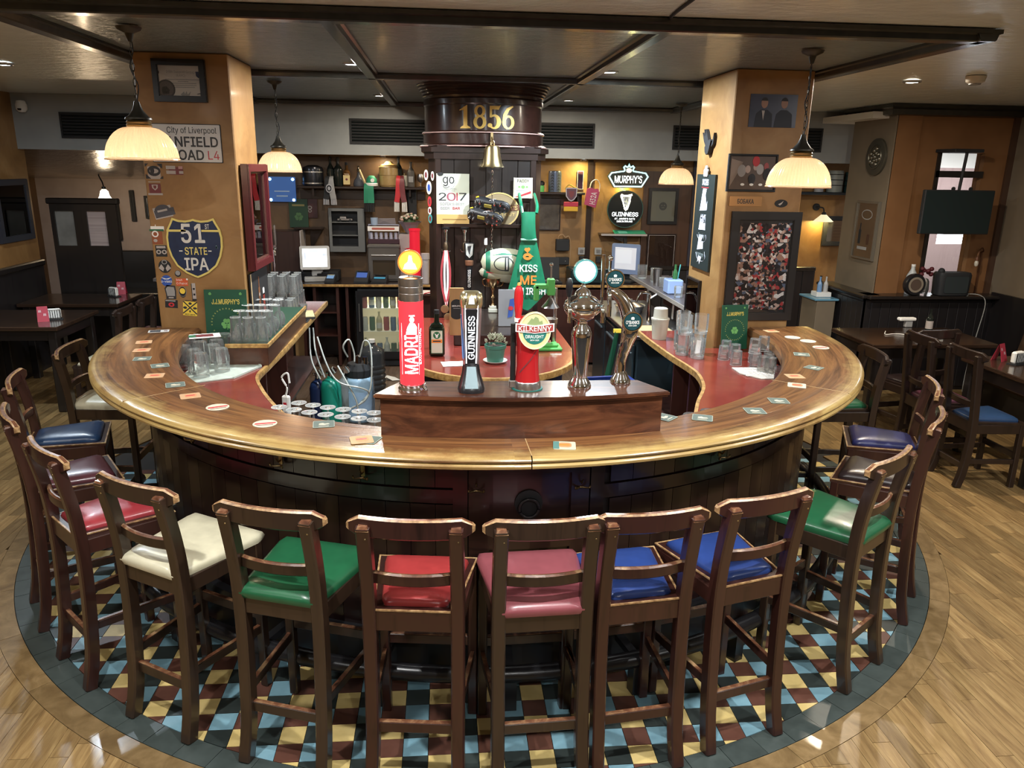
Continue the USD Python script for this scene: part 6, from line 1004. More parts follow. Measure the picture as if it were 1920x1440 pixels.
# right counter glassware
t = thing('drip_mat', 'white chequered draining mat on the right red counter', 'mat', (1.60, -0.55, WZ), 0); part(t, 'mat', EX(Polygon([(-.10, .12), (-.10, -.02), (-.02, -.14), (.10, -.14), (.13, .12)]), .006), NOISY('white_mat_grid', [(.3, (.5, .46, .40)), (.7, (.6, .56, .5))], 60, r=.6)); part(t, 'grid', [B(.2, .003, .002, .01, -.08 + .03 * k, .006) for k in range(6)] + [B(.003, .2, .002, -.08 + .03 * k, .01, .006) for k in range(7)], PAPER, kind='stuff')
for i, (x, y) in enumerate([(1.53, -.20), (1.62, -.16), (1.70, -.28), (1.56, -.34), (1.66, -.40), (1.74, -.18), (1.60, -.05), (1.76, -.36)]): glass('tumbler', 'clear upturned tumbler %s by the right menu card' % ['touching its lower corner', 'right before its middle', 'third out to the right', 'at the front left', 'at the front middle', 'behind the bar curve', 'farthest back', 'outermost of the loose ones'][i], 'tumbler', (x, y, WZ), 'tumblers by the right menu card')
for i, (x, y) in enumerate([(1.72, -.46), (1.66, -.52), (1.71, -.38), (1.63, -.44), (1.69, -.55)]): glass('tumbler', 'clear tumbler beside the white chequered mat, %s' % ['lower layer, left rear', 'lower layer, nearest the mat', 'upper layer, rear', 'upper layer, front', 'lower layer, nearest the bar counter'][i], 'tumbler', (x, y, WZ + (.098 if i in (2, 3) else .008)), 'tumblers by the chequered mat')
for i, (x, y) in enumerate([(1.37, -.16), (1.30, -.06), (1.42, -.03), (1.33, .08), (1.44, .10)]): glass('chunky_pint', ['faceted glass with a paper napkin in it, nearest on the right counter', 'faceted glass standing left of the one with the napkin', 'faceted glass against the side of the right pillar', 'faceted glass behind the two front ones by the right pillar', 'faceted glass farthest back against the right pillar'][i], 'glass', (x, y, WZ), 'faceted glasses by the right pillar', True)
for i, (x, y) in enumerate([(1.31, -.05), (1.43, -.02), (1.34, .085)]): glass('chunky_pint', ['second-storey faceted glass at the left of the stack by the right pillar', 'second-storey faceted glass touching the right pillar', 'second-storey faceted glass at the back of the stack by the right pillar'][i], 'glass', (x, y, WZ + .131), 'stacked faceted glasses by the right pillar', True)
t = thing('paper_napkin', 'folded white paper napkin standing in the nearest faceted glass', 'napkin', (1.37, -.16, WZ + .03), 25); part(t, 'fold', hull([(-.02, 0, 0), (.02, 0, 0), (-.012, .002, .09), (.028, .004, .08), (0, .012, .02)]), PAPER); part(t, 'inner_fold', hull([(-.015, .012, 0), (.015, .012, 0), (.0, .014, .075), (.01, .018, .05)]), PAPER)
t = thing('juice_glass', 'small glass of dark red juice at the inner edge of the right counter', 'glass', (1.66, -.74, WZ)); part(t, 'body', tumbler(.028, .09, .9), GL2, 40); part(t, 'drink', LA([(0, .006), (.024, .006), (.026, .055), (0, .055)], 16), MT('red_juice', (.10, .005, .01), .1), 40); part(t, 'print', FL(RC(.0, .03, .02, .012), -.028, .001), WHT)
t = thing('white_cup', 'white paper cup beside the glass of red juice', 'cup', (1.735, -.71, WZ)); part(t, 'body', tumbler(.032, .085, .8), PAPER, 40); part(t, 'lip', LA([(.031, .083), (.034, .085), (.031, .087)], 20), WHT)
t = thing('plastic_tub', 'stack of two pale plastic tubs on the right counter behind the swan-neck tap', 'tub', (1.28, .42, WZ)); part(t, 'lower_tub', LA([(0, 0), (.05, 0), (.062, .14), (.066, .14), (.066, .15), (0, .15)], 24), MT('tub_plastic', (.5, .48, .40), .4), 40); part(t, 'upper_tub', LA([(0, .15), (.052, .15), (.048, .22), (.04, .225), (0, .225)], 24), MATS['tub_plastic'], 40)
# ================================================================ beer mats on the counter
BTOP = 1.1008
SAND = MT('mat_sand', (.55, .33, .17), .7); PEACH = MT('mat_peach', (.62, .28, .12), .7); TEALG = MT('mat_sage', (.11, .15, .125), .7); IVORY = MT('mat_ivory', (.6, .55, .42), .7)
def beer_mat(p, kind, rz, lab, z=0):
    t = thing('beer_mat', lab, 'beer mat', (p[0], p[1], BTOP + z), rz, 'beer mats on the counter')
    s = .086
    if kind == 'round' or kind == 'roundred':
        part(t, 'card', EX(EL(0, 0, .048, .048, 8), .0016), IVORY)
        if kind == 'roundred': part(t, 'print', EX(Polygon([(-.04, -.012), (.04, .0), (.042, .014), (-.038, .004)]), .0004, .0016), RED); part(t, 'print_line', EX(Polygon([(-.03, -.026), (.034, -.018), (.033, -.012), (-.031, -.02)]), .0004, .0016), MAROON)
        else: part(t, 'print', EX(EL(0, 0, .02, .012, 4), .0004, .0016), MT('mat_faint', (.5, .42, .32), .7))
    elif kind == 'green':
        part(t, 'card', EX(RC(0, 0, s, s, .008), .0016), TEALG); part(t, 'border', EX(RC(0, 0, s, s, .008).difference(RC(0, 0, s - .006, s - .006, .006)), .0003, .0016), MT('mat_edge', (.32, .36, .30), .7)); part(t, 'print', EX(Polygon([(-.02, -.008), (.0, -.014), (.024, -.004), (.018, .006), (.004, .004), (-.004, .014), (-.018, .008)]), .0004, .0016), IVORY); part(t, 'print_line', EX(RC(0, -.026, .04, .005), .0004, .0016), IVORY)
    else:
        part(t, 'card', EX(RC(0, 0, s, s, .008), .0016), SAND if kind == 'orange' else IVORY); part(t, 'print', EX(RC(.002, .004, .05, .05, .015), .0004, .0016), PEACH); part(t, 'print_line', EX(RC(0, .004, .04, .012, .004), .0004, .0019), RED if kind != 'tealorange' else ORNG)
        if kind == 'tealorange': part(t, 'print_block', EX(sbox(-.043, -.04, -.02, .04), .0005, .0016), MT('mat_teal', (.10, .24, .22), .7))
for p, k, rz, lab in [
    ((-1.996,-0.314,1.100), 'orange', 15, 'orange beer mat farthest back on the left of the counter'), ((-1.934,-0.519,1.100), 'orange', 10, 'orange beer mat second from the back on the left of the counter'), ((-1.859,-0.719,1.100), 'green', 12, 'sage green beer mat between two orange ones on the left of the counter'), ((-1.716,-0.871,1.100), 'green', 24, 'sage green beer mat nearest the inner left edge of the counter'),
    ((-1.673,-1.072,1.100), 'orange', 10, 'orange beer mat left of the counter joint, behind a sage green one'), ((-1.520,-1.240,1.100), 'green', 20, 'sage green beer mat right at the left counter joint'), ((-1.394,-1.429,1.100), 'orange', 22, 'orange beer mat just in front of the left counter joint'), ((-1.227,-1.603,1.100), 'roundred', 18, 'round red and white beer mat nearer the left joint'), ((-0.978,-1.834,1.100), 'roundred', 5, 'round red and white beer mat left of the sage green one at the front'), ((-0.742,-1.850,1.100), 'green', 8, 'sage green beer mat left of the tap plinth'), ((-0.547,-2.042,1.100), 'green', -20, 'sage green beer mat half under an orange one at the front left'),
    ((0.198,-2.139,1.100), 'tealorange', -8, 'teal and orange beer mat in front of the tap plinth'), ((0.678,-1.814,1.100), 'green', 45, 'sage green beer mat half hidden by the right end of the tap plinth'), ((0.839,-1.828,1.100), 'green', -20, 'sage green beer mat first right of the tap plinth'), ((1.104,-1.741,1.100), 'green', -5, 'sage green beer mat second right of the tap plinth'), ((1.276,-1.595,1.100), 'green', -8, 'sage green beer mat just in front of the right counter joint'),
    ((1.479,-1.341,1.100), 'white', -25, 'white and peach beer mat touching the right counter joint'), ((1.545,-1.171,1.100), 'orange', -3, 'orange beer mat just behind the right counter joint'), ((1.730,-1.001,1.100), 'green', 40, 'sage green beer mat right of the orange one behind the right joint'), ((1.803,-0.696,1.100), 'green', -20, 'sage green beer mat farthest back on the right of the counter'), ((2.004,-0.523,1.100), 'roundred', 0, 'faded round red beer mat at the right of the counter'), ((2.008,-0.346,1.100), 'round', 0, 'round white beer mat nearer the outer right edge'), ((1.957,-0.236,1.100), 'round', 0, 'round white beer mat nearer the right pillar'), ((1.901,-0.037,1.100), 'orange', 5, 'orange beer mat close under the collage on the right')]: beer_mat(p, k, rz, lab)
beer_mat((-0.571,-2.047,1.100), 'orange', 12, 'orange beer mat overlapping a sage green one at the front left', .0022)
t = thing('paper_flyer', 'black and white flyer lying on the counter at the foot of the left pillar', 'flyer', (-2.02, .0, BTOP), 15); part(t, 'sheet', B(.12, .07, .001), PAPER); part(t, 'print', B(.06, .05, .0005, -.02, 0, .001), INK); part(t, 'print_spot', B(.02, .02, .0005, .04, .0, .001), MAROON)
# ================================================================ on the island and on the column's face
IZ = 0.9515
FYW = CY - 0.437
# liqueur bottle
t = thing('liqueur_bottle', 'square dark green herbal liqueur bottle with an orange banded label on the island', 'bottle', (-.30, -.06, IZ))
part(t, 'body', cat(B(.098, .06, .19, 0, 0, 0, .012), LOFT([(.188, 0, 0, .045, .026), (.205, 0, 0, .036, .024), (.215, 0, 0, .018, .016), (.23, 0, 0, .0155, .0155), (.275, 0, 0, .015, .015)], 20, 2.6)), MT('bottle_black_green', (.010, .016, .010), .08)); part(t, 'cap', LA([(0, .27), (.0165, .27), (.0165, .295), (0, .296)], 16), BLKM); part(t, 'bottle_label', FL(RC(0, .095, .076, .15, .006), -.030, .001), MT('label_green_edge', (.10, .2, .12), .5)); part(t, 'label_paper', FL(RC(0, .095, .068, .142, .004), -.031, .0006), MT('label_ivory', (.66, .62, .5), .6)); part(t, 'label_band', FL(RC(0, .10, .068, .022), -.0316, .0006), ORNG); part(t, 'lettering', TX('Herbal', .012, 0, .10, -.0322, .0005, .05) if False else FL(RC(0, .10, .05, .007), -.0322, .0005), INK); part(t, 'label_disc', FL(EL(0, .138, .023), -.0316, .0006), MT('label_dark_green', (.02, .14, .05), .5)); part(t, 'stag_mark', FL(Polygon([(-.006, .122), (.006, .122), (.008, .136), (.016, .152), (.006, .146), (0, .14), (-.006, .146), (-.016, .152), (-.008, .136)]), -.0322, .0005), PAPER)
t = thing('wooden_plaque', 'pale wooden board with a black arched label standing on the island', 'plaque', (-.17, .20, 1.027)); part(t, 'board', B(.095, .02, .32, 0, 0, 0, .004), NOISY('light_oak', [(.3, (.36, .2, .08)), (.7, (.48, .29, .12))], 14, (1, 1, .1), .45)); lb = part(t, 'black_label', FL(shapely.union_all([RC(0, .175, .075, .09, .01), EL(0, .215, .0375, .03), EL(0, .135, .0375, .025)]), -.0101, .001), BLKM); part(lb, 'lettering', TX('MIDDLETON', .010, 0, .20, -.0112, .0005, .06), PAPER); part(lb, 'text_line', FL(RC(0, .183, .045, .003), -.0112, .0005), GREY)
t = thing('paper_sheet', 'blank white paper sheet lying on the front of the island', 'paper', (-.19, -.28, IZ), 8); part(t, 'sheet', B(.16, .12, .0015), PAPER); part(t, 'curled_edge', hull([(.07, -.06, .001), (.09, -.055, .012), (.07, .06, .001), (.088, .05, .01)]), PAPER)
t = thing('plant_saucer', 'white saucer under the green plant pot', 'saucer', (.06, -.24, IZ)); part(t, 'dish', LA([(0, .004), (.04, .004), (.05, .0), (.075, .012), (.076, .015), (.05, .006), (0, .006)], 28), WHT, 40); part(t, 'foot_ring', LA([(.035, 0), (.042, 0), (.042, .004), (.035, .004)], 24), WHT)
t = thing('potted_plant', 'small grey green succulent in a green plastic pot on the island', 'potted plant', (.06, -.24, IZ + .0065)); part(t, 'pot', LA([(0, 0), (.05, 0), (.062, .085), (.068, .086), (.068, .105), (.062, .106), (.060, .09), (0, .09)], 28), MT('pot_green', (.05, .19, .14), .4), 40); part(t, 'soil', LA([(0, .09), (.059, .09), (.059, .094), (0, .098)], 20), MT('soil', (.03, .022, .015), .9))
LEAFM = MT('succulent_leaf', (.42, .43, .32), .6); LEAFD = MT('succulent_leaf_shade', (.24, .27, .17), .6)  # every third leaf takes the darker tone
for k in range(90):
    a_, r_, z_ = rng.uniform(0, 2 * PI), .062 * math.sqrt(rng.random()), 0
    z_ = .10 + .075 * math.sqrt(max(0, 1 - (r_ / .064) ** 2)) * rng.uniform(.6, 1)
    lf = hull([(0, 0, 0), (.006, -.004, .006), (-.006, -.004, .006), (.004, .004, .012), (-.004, .004, .012), (0, 0, .02)]); part(t, 'leaf', mv(rot(rot(lf, rng.uniform(10, 70), 'x'), math.degrees(a_) + 90, 'z'), r_ * math.cos(a_), r_ * math.sin(a_), z_ - .005), LEAFM if k % 3 else LEAFD)
t = thing('trophy_cup', 'gold trophy cup under the rugby balls on the island', 'trophy', (.125, 1.06, 1.027)); GO2 = MT('trophy_gold', (.55, .38, .2), .2, 1.0); part(t, 'base', cat(B(.07, .07, .03, 0, 0, 0, .004), B(.055, .055, .02, 0, 0, .03, .003)), MT('marble_pale', (.5, .5, .42), .3)); part(t, 'stem', LA([(.022, .05), (.014, .06), (.008, .075), (.012, .10), (.018, .115), (.010, .13), (.008, .16), (.016, .185), (0, .19)], 20), GO2, 40); part(t, 'bowl', LA([(.012, .185), (.035, .205), (.056, .24), (.062, .265), (.058, .265), (.05, .24), (.03, .212), (0, .2)], 28), GO2, 40)
for s in (-1, 1): part(t, 'handle', TU([(s * .03, 0, .2), (s * .07, 0, .21), (s * .08, 0, .25), (s * .058, 0, .262)], .004, 6), GO2)
def rugby(lab, loc, ry, c1, c2, L, R, rz=0):
    t = thing('rugby_ball', lab, 'rugby ball', loc, rz, 'rugby balls on the trophy', ry=ry); prof = [(R * math.sqrt(max(0, 1 - u * u)) ** .9, L * u) for u in np.linspace(-1, 1, 25)]; m = rot(LA(prof, 32), 90, 'y'); part(t, 'bladder', m, c1, True)
    for s in (-1, 1): part(t, 'end_panel', rot(LA([(R * 1.012 * math.sqrt(max(0, 1 - u * u)) ** .9, L * u * 1.005) for u in np.linspace(s * .62, s * .80, 6)], 32), 90, 'y'), c2, True)
    def on_ball(p): 
        m = FR(EX(p, .001)); m = trimesh.Trimesh(*trimesh.remesh.subdivide_to_size(m.vertices, m.faces, .02)); v = m.vertices; u = np.clip(v[:, 0] / L, -.95, .95); rr = R * np.sqrt(1 - u * u) ** .9 * 1.006; zz = np.clip(v[:, 2] / rr, -.9, .9); m.vertices = np.stack([v[:, 0], -rr * np.sqrt(1 - zz**2) + v[:, 1] + .0005, zz * rr], 1); return m
    part(t, 'stripe', on_ball(Polygon([(-.11, .055), (-.02, .075), (.10, .06), (.12, .03), (.05, .062), (-.05, .062)])), c2); return t, on_ball
BALLW = MT('ball_pale', (.55, .58, .42), .5); BGR = MT('ball_green', (.02, .18, .1), .5)
t, ob = rugby('pale green and white rugby ball with a black badge, on top of the other ball', (.215, 1.08, 1.415), 0, BALLW, BGR, .185, .105); part(t, 'badge', ob(RC(.01, -.005, .032, .115)), MT('ball_charcoal', (.05, .06, .06), .5)); m = ob(RC(.01, -.005, .010, .09)); part(t, 'badge_lettering', mv(m, 0, -.001, 0), PAPER); part(t, 'arc_mark', ob(ring2(-.015, -.005, .075, .055, .068, .048).difference(sbox(.0, -.06, .3, -.0))), MATS['ball_charcoal'])
t, ob = rugby('rugby ball with red and green stripes, lying under the pale one', (.20, 1.09, 1.315), 8, MT('ball_cream', (.48, .47, .36), .5), BGR, .185, .06); part(t, 'red_stripe', ob(Polygon([(-.13, .012), (.0, .030), (.12, .025), (.12, .012), (0, .016), (-.13, .0)])), RED)
# citrus press
PG = MT('press_green', (.10, .42, .10), .35)
t = thing('citrus_press', 'bright green lever citrus press with a steel cone on the right of the island', 'juicer', (.445, .12, IZ)); part(t, 'base', cat(B(.16, .16, .02, .0, 0, 0, .006), B(.13, .10, .02, -.01, 0, .02, .006)), PG); part(t, 'post', LA([(0, .02), (.012, .02), (.012, .40), (0, .40)], 12, .04, .05), STEEL); part(t, 'rack', LA([(0, .3), (.007, .3), (.007, .56), (0, .56)], 10, 0, 0), STEEL); part(t, 'rack_ball', mv(trimesh.creation.icosphere(2, .014), 0, 0, .56), CHROME, True); part(t, 'arm', cat(B(.05, .05, .11, -.0, 0, .36, .006), B(.10, .04, .035, -.055, 0, .40, .006), B(.035, .04, .10, -.095, 0, .325, .006)), PG); part(t, 'cone', LA([(.012, .345), (.02, .33), (.06, .28), (.056, .278), (.012, .32)], 24), STEEL, 40); part(t, 'cup', LA([(0, .12), (.02, .12), (.03, .15), (.05, .17), (.052, .205), (.046, .205), (.04, .175), (0, .16)], 24), STEEL, 40); part(t, 'cup_stand', LA([(.01, .03), (.02, .03), (.02, .12), (.01, .12)], 16), CHROME)
t = thing('energy_drink_sign', 'grey panel with a blue and red drink print leaning on the column behind the plant', 'sign', (.20, .50, 1.027), 0, rx=-8); part(t, 'panel', B(.12, .01, .26, -.01, 0, 0, .002), MT('panel_grey', (.25, .26, .28), .5)); part(t, 'print_block', FL(Polygon([(-.005, .06), (.03, .07), (.05, .20), (.012, .19)]), -.0055, .001), BLUE); part(t, 'print_spot', FL(EL(.018, .128, .018, .015), -.0068, .0006), RED)
# things hanging on the column
t, w, h = flat_on('award_sign', 'pale award sign with a golden lower strip and the year 2017 on the drum column', 'sign', (-0.304,1.220,2.063), (-0.053,1.220,1.688))
part(t, 'board', FL(RC(0, h / 2, w, h), 0, .008), MT('award_pale', (.55, .60, .50), .5)); part(t, 'gold_strip', FL(RC(0, .095 * h, w, .19 * h), -.008, .001), MT('award_gold', (.55, .36, .13), .5)); y0 = -.0082; part(t, 'ring', FL(ring2(-.14 * w, .82 * h, .2 * w, .2 * w, .19 * w, .19 * w), y0, .0006), GREY); part(t, 'logo', TX('go', .065, -.13 * w, .845 * h, y0, .001, .34 * w, False), INK); part(t, 'logo_tail', FL(ring2(-.2 * w, .75 * h, .09 * w, .03 * h, .075 * w, .022 * h).intersection(sbox(-.5, 0, .5, .755 * h)), y0, .001), INK); part(t, 'lettering', TX('FOODIE & DRINKS', .009, -.12 * w, .70 * h, y0, .0006, .45 * w, False), GREY); part(t, 'lettering', TX('AWARD 2012', .009, -.14 * w, .665 * h, y0, .0006, .4 * w, False), GREY)
for i, (c, m) in enumerate(zip('2017', (INK, MT('award_plum', (.3, .08, .12), .5), MT('award_red', (.4, .04, .06), .5), INK))): part(t, 'year_digit', FL(RC(.125 * w, .545 * h, .008, .058), y0, .001) if c == '1' else TX(c, .058, (-.32, -.05, 0, .30)[i] * w, .545 * h, y0, .001, (.22, .27, 0, .22)[i] * w, False), m)
part(t, 'lettering', TX('SOFIA\'S BEST', .018, -.02 * w, .40 * h, y0, .001, .75 * w), GREY); part(t, 'lettering', TX('BEER', .018, -.24 * w, .315 * h, y0, .001, .28 * w), GREY); part(t, 'lettering', TX('BAR', .018, .10 * w, .315 * h, y0, .001, .22 * w), MT('award_red', 0)); part(t, 'strip_text', FL(RC(.05 * w, .09 * h, .75 * w, .02 * h), -.0092, .0005), MT('strip_brown', (.25, .15, .05), .5)); part(t, 'black_cap', FL(EL(-.38 * w, .99 * h, .09 * w, .035 * h), -.009, .004), BLKM)
t, w, h = flat_on('whiskey_sign', 'small cream whiskey sign with a red slanting band on the drum column', 'sign', (0.286,1.220,2.041), (0.434,1.220,1.887)); part(t, 'board', FL(RC(0, h / 2, w, h), 0, .006), MT('sign_cream', (.68, .64, .42), .5)); part(t, 'border', FL(RC(0, h / 2, w * .92, h * .92).difference(RC(0, h / 2, w * .89, h * .89)), -.006, .0005), MT('border_tan', (.4, .32, .16), .5)); part(t, 'lettering', TX('PADDY', .022, 0, .84 * h, -.006, .001, .62 * w), INK); part(t, 'lettering', TX('Irish Whiskey', .008, 0, .70 * h, -.006, .0006, .55 * w, False), GREY); part(t, 'emblem', FL(shapely.union_all([EL(0, .55 * h, .1 * w, .08 * h), EL(-.2 * w, .55 * h, .06 * w, .05 * h), EL(.2 * w, .55 * h, .06 * w, .05 * h)]), -.006, .0006), LGRN); part(t, 'text_line', FL(RC(0, .37 * h, .7 * w, .03 * h), -.006, .0005), GREY); part(t, 'red_band', FL(Polygon([(-.42 * w, .06 * h), (-.2 * w, .06 * h), (.42 * w, .24 * h), (.42 * w, .36 * h)]), -.0065, .0006), RED)
# brass bell on the drum band
t = thing('brass_bell', 'brass bell hanging from the rim of the drum', 'bell', (.115, 1.11, 2.115)); part(t, 'body', LA([(.092, 0), (.088, .004), (.074, .03), (.062, .08), (.056, .13), (.048, .15), (.03, .158), (0, .16), (0, .154), (.045, .145), (.052, .12), (.057, .08), (.07, .03), (.086, .002)], 36), BRASS, 40); part(t, 'crown_loop', TU([(-.012, 0, .155), (-.012, 0, .18), (0, 0, .19), (.012, 0, .18), (.012, 0, .155)], .005, 8), BRASS, 40); part(t, 'clapper', mv(trimesh.creation.icosphere(2, .013), 0, 0, .005), BRASS, True); part(t, 'bracket', cat(TU([(0, 0, .185), (0, .02, .20), (0, .07, .215)], .006, 8), B(.02, .01, .08, 0, .075, .17)), BRASS)
t = thing('bell_chain', 'long thin steel chain hanging straight down from the brass bell', 'chain', (.115, 1.10, 1.38)); part(t, 'links', chain(.02, .70, .026, .010, .0016), CHROME); part(t, 'end_ring', TU([(.008 * math.cos(a_), 0, .008 * math.sin(a_) + .004) for a_ in np.linspace(0, 2 * PI, 10, endpoint=False)], .0018, 5, 1, True), CHROME)
# football boots
BTM = MT('boot_black', (.016, .017, .019), .45); BTY = MT('boot_yellow', (.6, .45, .02), .4)
def boot(lab, loc, ry):
    t = thing('football_boot', lab, 'football boot', loc, 0, 'pair of football boots', ry=ry, rx=-62)
    L_ = [(-.135, .0, .028, .022), (-.12, .006, .035, .034), (-.07, .01, .036, .045), (-.02, .002, .034, .036), (.03, -.004, .04, .030), (.08, -.006, .044, .027), (.12, -.006, .036, .020), (.14, -.004, .012, .010)]
    m = LOFT([(x, -z, y_, c_, b_) for x, z, b_, c_ in L_ for y_ in (0,)], 18, 2.2); m = rot(m, 90, 'y'); part(t, 'upper', m, BTM, 60)
    part(t, 'sole', mv(LOFT([(x, .0, 0, .006, b_ * .95) for x, z, b_, c_ in L_], 16, 3).apply_transform(trimesh.transformations.rotation_matrix(PI / 2, (0, 1, 0))), 0, 0, -.036), MT('sole_grey', (.035, .036, .038), .4), 50); part(t, 'shank', mv(B(.06, .03, .008, -.025, 0, 0, .003), 0, -.0, -.046), MT('shank_gold', (.3, .24, .04), .4)); part(t, 'flash', TU([(-.13, -.03, .0), (-.11, -.036, .01)], .008, 6, 1), BTY); part(t, 'stripe', [TU([(-.02, -.034, -.018), (.0, -.036, .005), (.02, -.032, .022)], .0035, 6), TU([(.012, -.036, -.018), (.004, -.036, .0)], .0035, 6)], STP, kind='stuff')
    for x, y_ in ((-.115, -.02), (-.115, .02), (-.085, -.022), (-.085, .022), (.03, -.03), (.03, .028), (.075, -.034), (.075, .03), (.11, -.016), (.11, .016)): part(t, 'stud', mv(LA([(0, -.026), (.007, -.026), (.012, 0), (0, 0)], 10), x, y_, -.038), CHROME)
for k, (lc, ry) in enumerate([((.12, 1.13, 1.845), 18), ((.07, 1.09, 1.76), 24)]): boot(['upper of the two black football boots hanging studs forward on the drum column', 'lower of the two black football boots hanging on the drum column'][k], lc, ry)
t, w, h = flat_on('stout_sign', 'tan round barrel-end sign half hidden behind the hanging football boots', 'sign', (0.017,1.225,1.930), (0.331,1.225,1.663)); part(t, 'barrel_end', FL(EL(0, h / 2, w / 2, h / 2, 12), 0, .02), NOISY('barrel_tan', [(.3, (.20, .15, .08)), (.7, (.3, .23, .13))], 12, (.1, 1, 1), .5)); part(t, 'banner', FL(Polygon([(-.1, .6 * h), (.16, .66 * h), (.16, .5 * h), (-.1, .44 * h)]), -.02, .003), MT('banner_brown', (.12, .05, .03), .5)); part(t, 'lettering', TX("MURPHY'S", .03, .045, .57 * h, -.023, .001, .20), MT('lettering_gold', (.5, .36, .14), .5)); part(t, 'lettering', TX('STOUT', .022, .06, .38 * h, -.020, .001, .13), MATS['lettering_gold']); part(t, 'rim', FL(ring2(0, h / 2, w / 2, h / 2, w * .46, h * .46), -.02, .002), MATS['lettering_gold'])
# green novelty tie
SAT = NOISY('satin_green', [(.3, (.008, .12, .06)), (.6, (.015, .22, .11)), (.8, (.05, .36, .22))], 5, (1, 1, .5), .3, 3, coat=.2)
t = thing('novelty_tie', 'green satin novelty tie with white and orange lettering hanging on the drum column', 'tie', (.385, .955, 1.06)); part(t, 'blade', mv(FR(EX(Polygon([(0, 0), (.02, .01), (.15, .145), (.062, .51), (.05, .53), (-.05, .53), (-.065, .51), (-.16, .125), (-.03, .01)]), .012)), 0, 0, 0), SAT); part(t, 'blade_fold', hull([(-.04, -.012, .50), (.03, -.012, .50), (.0, -.022, .3), (-.045, -.012, .1), (.02, -.012, .1)]), SAT); part(t, 'knot', LOFT([(.525, -.0, -.006, .060, .018), (.54, 0, -.006, .058, .022), (.60, -.005, -.006, .054, .020), (.70, -.008, -.004, .052, .016), (.74, -.008, -.004, .058, .012)], 20), SAT, 50); part(t, 'knot_band', B(.122, .034, .016, -.002, -.010, .53, .004), MT('satin_light', (.25, .5, .36), .4))
for s in (-1, 1): part(t, 'loop', TU([(s * .052, -.006, .73), (s * .06, .04, .79), (s * .058, .22, .86)], .013, 6, 4), SAT)
for tx, hh, x, z, ww, m in (('KISS', .052, .0, .325, .135, WHT), ('ME', .066, .0, .235, .125, ORNG), ("I'M IRISH", .05, .008, .150, .25, WHT)): part(t, 'lettering', TX(tx, hh, x, z, -.023 if tx != "I'M IRISH" else -.020, .004, ww), m)
part(t, 'lips_print', FL(shapely.union_all([EL(-.01, .412, .034, .026), Polygon([(.01, .405), (.038, .415), (.012, .425)])]).difference(EL(-.012, .412, .014, .005)), -.023, .003), ORNG); part(t, 'heart_print', FL(shapely.union_all([EL(-.022, .465, .012), EL(-.002, .467, .012), Polygon([(-.033, .461), (.008, .463), (-.010, .438)])]), -.022, .003), ORNG)
# optics, lanyards, stout tap handle, key switch
for k, x in enumerate((-.235, -.09)):
    t = thing('spirit_optic', ['left chrome spirit optic under the award sign, a lanyard hung over it', 'right chrome spirit optic under the award sign'][k], 'optic', (x, 1.18, 1.47), 0, 'spirit optics'); part(t, 'top_cup', LA([(0, .18), (.03, .18), (.032, .195), (0, .197)], 20), BLK); part(t, 'body', LA([(.006, .08), (.010, .09), (.011, .15), (.02, .17), (.02, .18), (0, .18)], 16), CHROME, 40); part(t, 'valve', LA([(0, .0), (.010, .0), (.017, .02), (.02, .05), (.015, .08), (0, .085)], 16), MT('valve_bronze', (.35, .28, .2), .3, 1.0), 40); part(t, 'lever', TU([(-.035, -.01, .03), (-.02, -.012, .012), (.02, -.012, .012), (.035, -.01, .02)], .004, 6), CHROME)
t = thing('medal_lanyard', 'red and white lanyards with gold medals hanging from the left optic', 'lanyard', (-.235, 1.155, .99)); 
for k, (dx, m, dd) in enumerate(((-.035, MT('lanyard_red', (.4, .05, .06), .6), .55), (.03, MATS['lanyard_red'], .55), (-.012, PAPER, .50), (.012, PAPER, .50))): part(t, 'ribbon', sweep(spline([(dx * .3, 0, .50), (dx, -.004, .36), (dx * .9, -.004, .22), (0, -.006, .07)], 5), [(-.008, -.001), (.008, -.001), (.008, .001), (-.008, .001)], up=(0, 1, 0)), m)
for k, (x, z) in enumerate(((-.012, .045), (.012, -.02))): part(t, 'medal', mv(DISC(.032, .006), x, -.006 - .004 * k, z), MT('medal_gold', (.5, .38, .2), .3, .9), 40)
t = thing('draught_lever', 'long black stout tap handle with a white harp badge hanging on the drum column', 'beer lever', (-.055, 1.17, 1.12)); part(t, 'handle', LOFT([(0, 0, 0, .014, .012), (.05, 0, 0, .016, .014), (.25, 0, 0, .024, .02), (.32, 0, 0, .034, .026), (.42, 0, 0, .042, .03), (.43, 0, 0, .036, .026)], 20), BLK, 50); part(t, 'badge', FL(Polygon([(-.03, .425), (.03, .425), (.025, .34), (0, .315), (-.025, .34)]), -.031, .003), MT('badge_silver', (.5, .52, .5), .3)); part(t, 'harp_mark', FL(shapely.union_all([Polygon([(-.014, .405), (.015, .41), (.010, .385), (.002, .34), (-.004, .35), (-.012, .38)])]), -.034, .001), INK); part(t, 'copper_band', LOFT([(.255, 0, 0, .030, .025), (.262, 0, 0, .032, .027), (.29, 0, 0, .034, .028), (.297, 0, 0, .033, .027)], 20), MT('copper_band', (.5, .25, .15), .3, .8)); part(t, 'lettering', rot(TX('GUINNESS', .022, 0, 0, 0, .001, .14, ang=90), 5, 'x').apply_translation((0, -.0225, .155)), WHT)
t = thing('key_switch', 'small white key switch on a hook beside the bell chain', 'switch', (.075, 1.20, 1.48)); part(t, 'body', B(.025, .012, .055, 0, 0, .05, .003), PAPER); part(t, 'hook', TU([(-.015, -.005, .02), (0, -.01, .0), (.015, -.005, .02)], .003, 6), CHROME); part(t, 'stem', B(.006, .006, .05, 0, -.004, .0), CHROME)
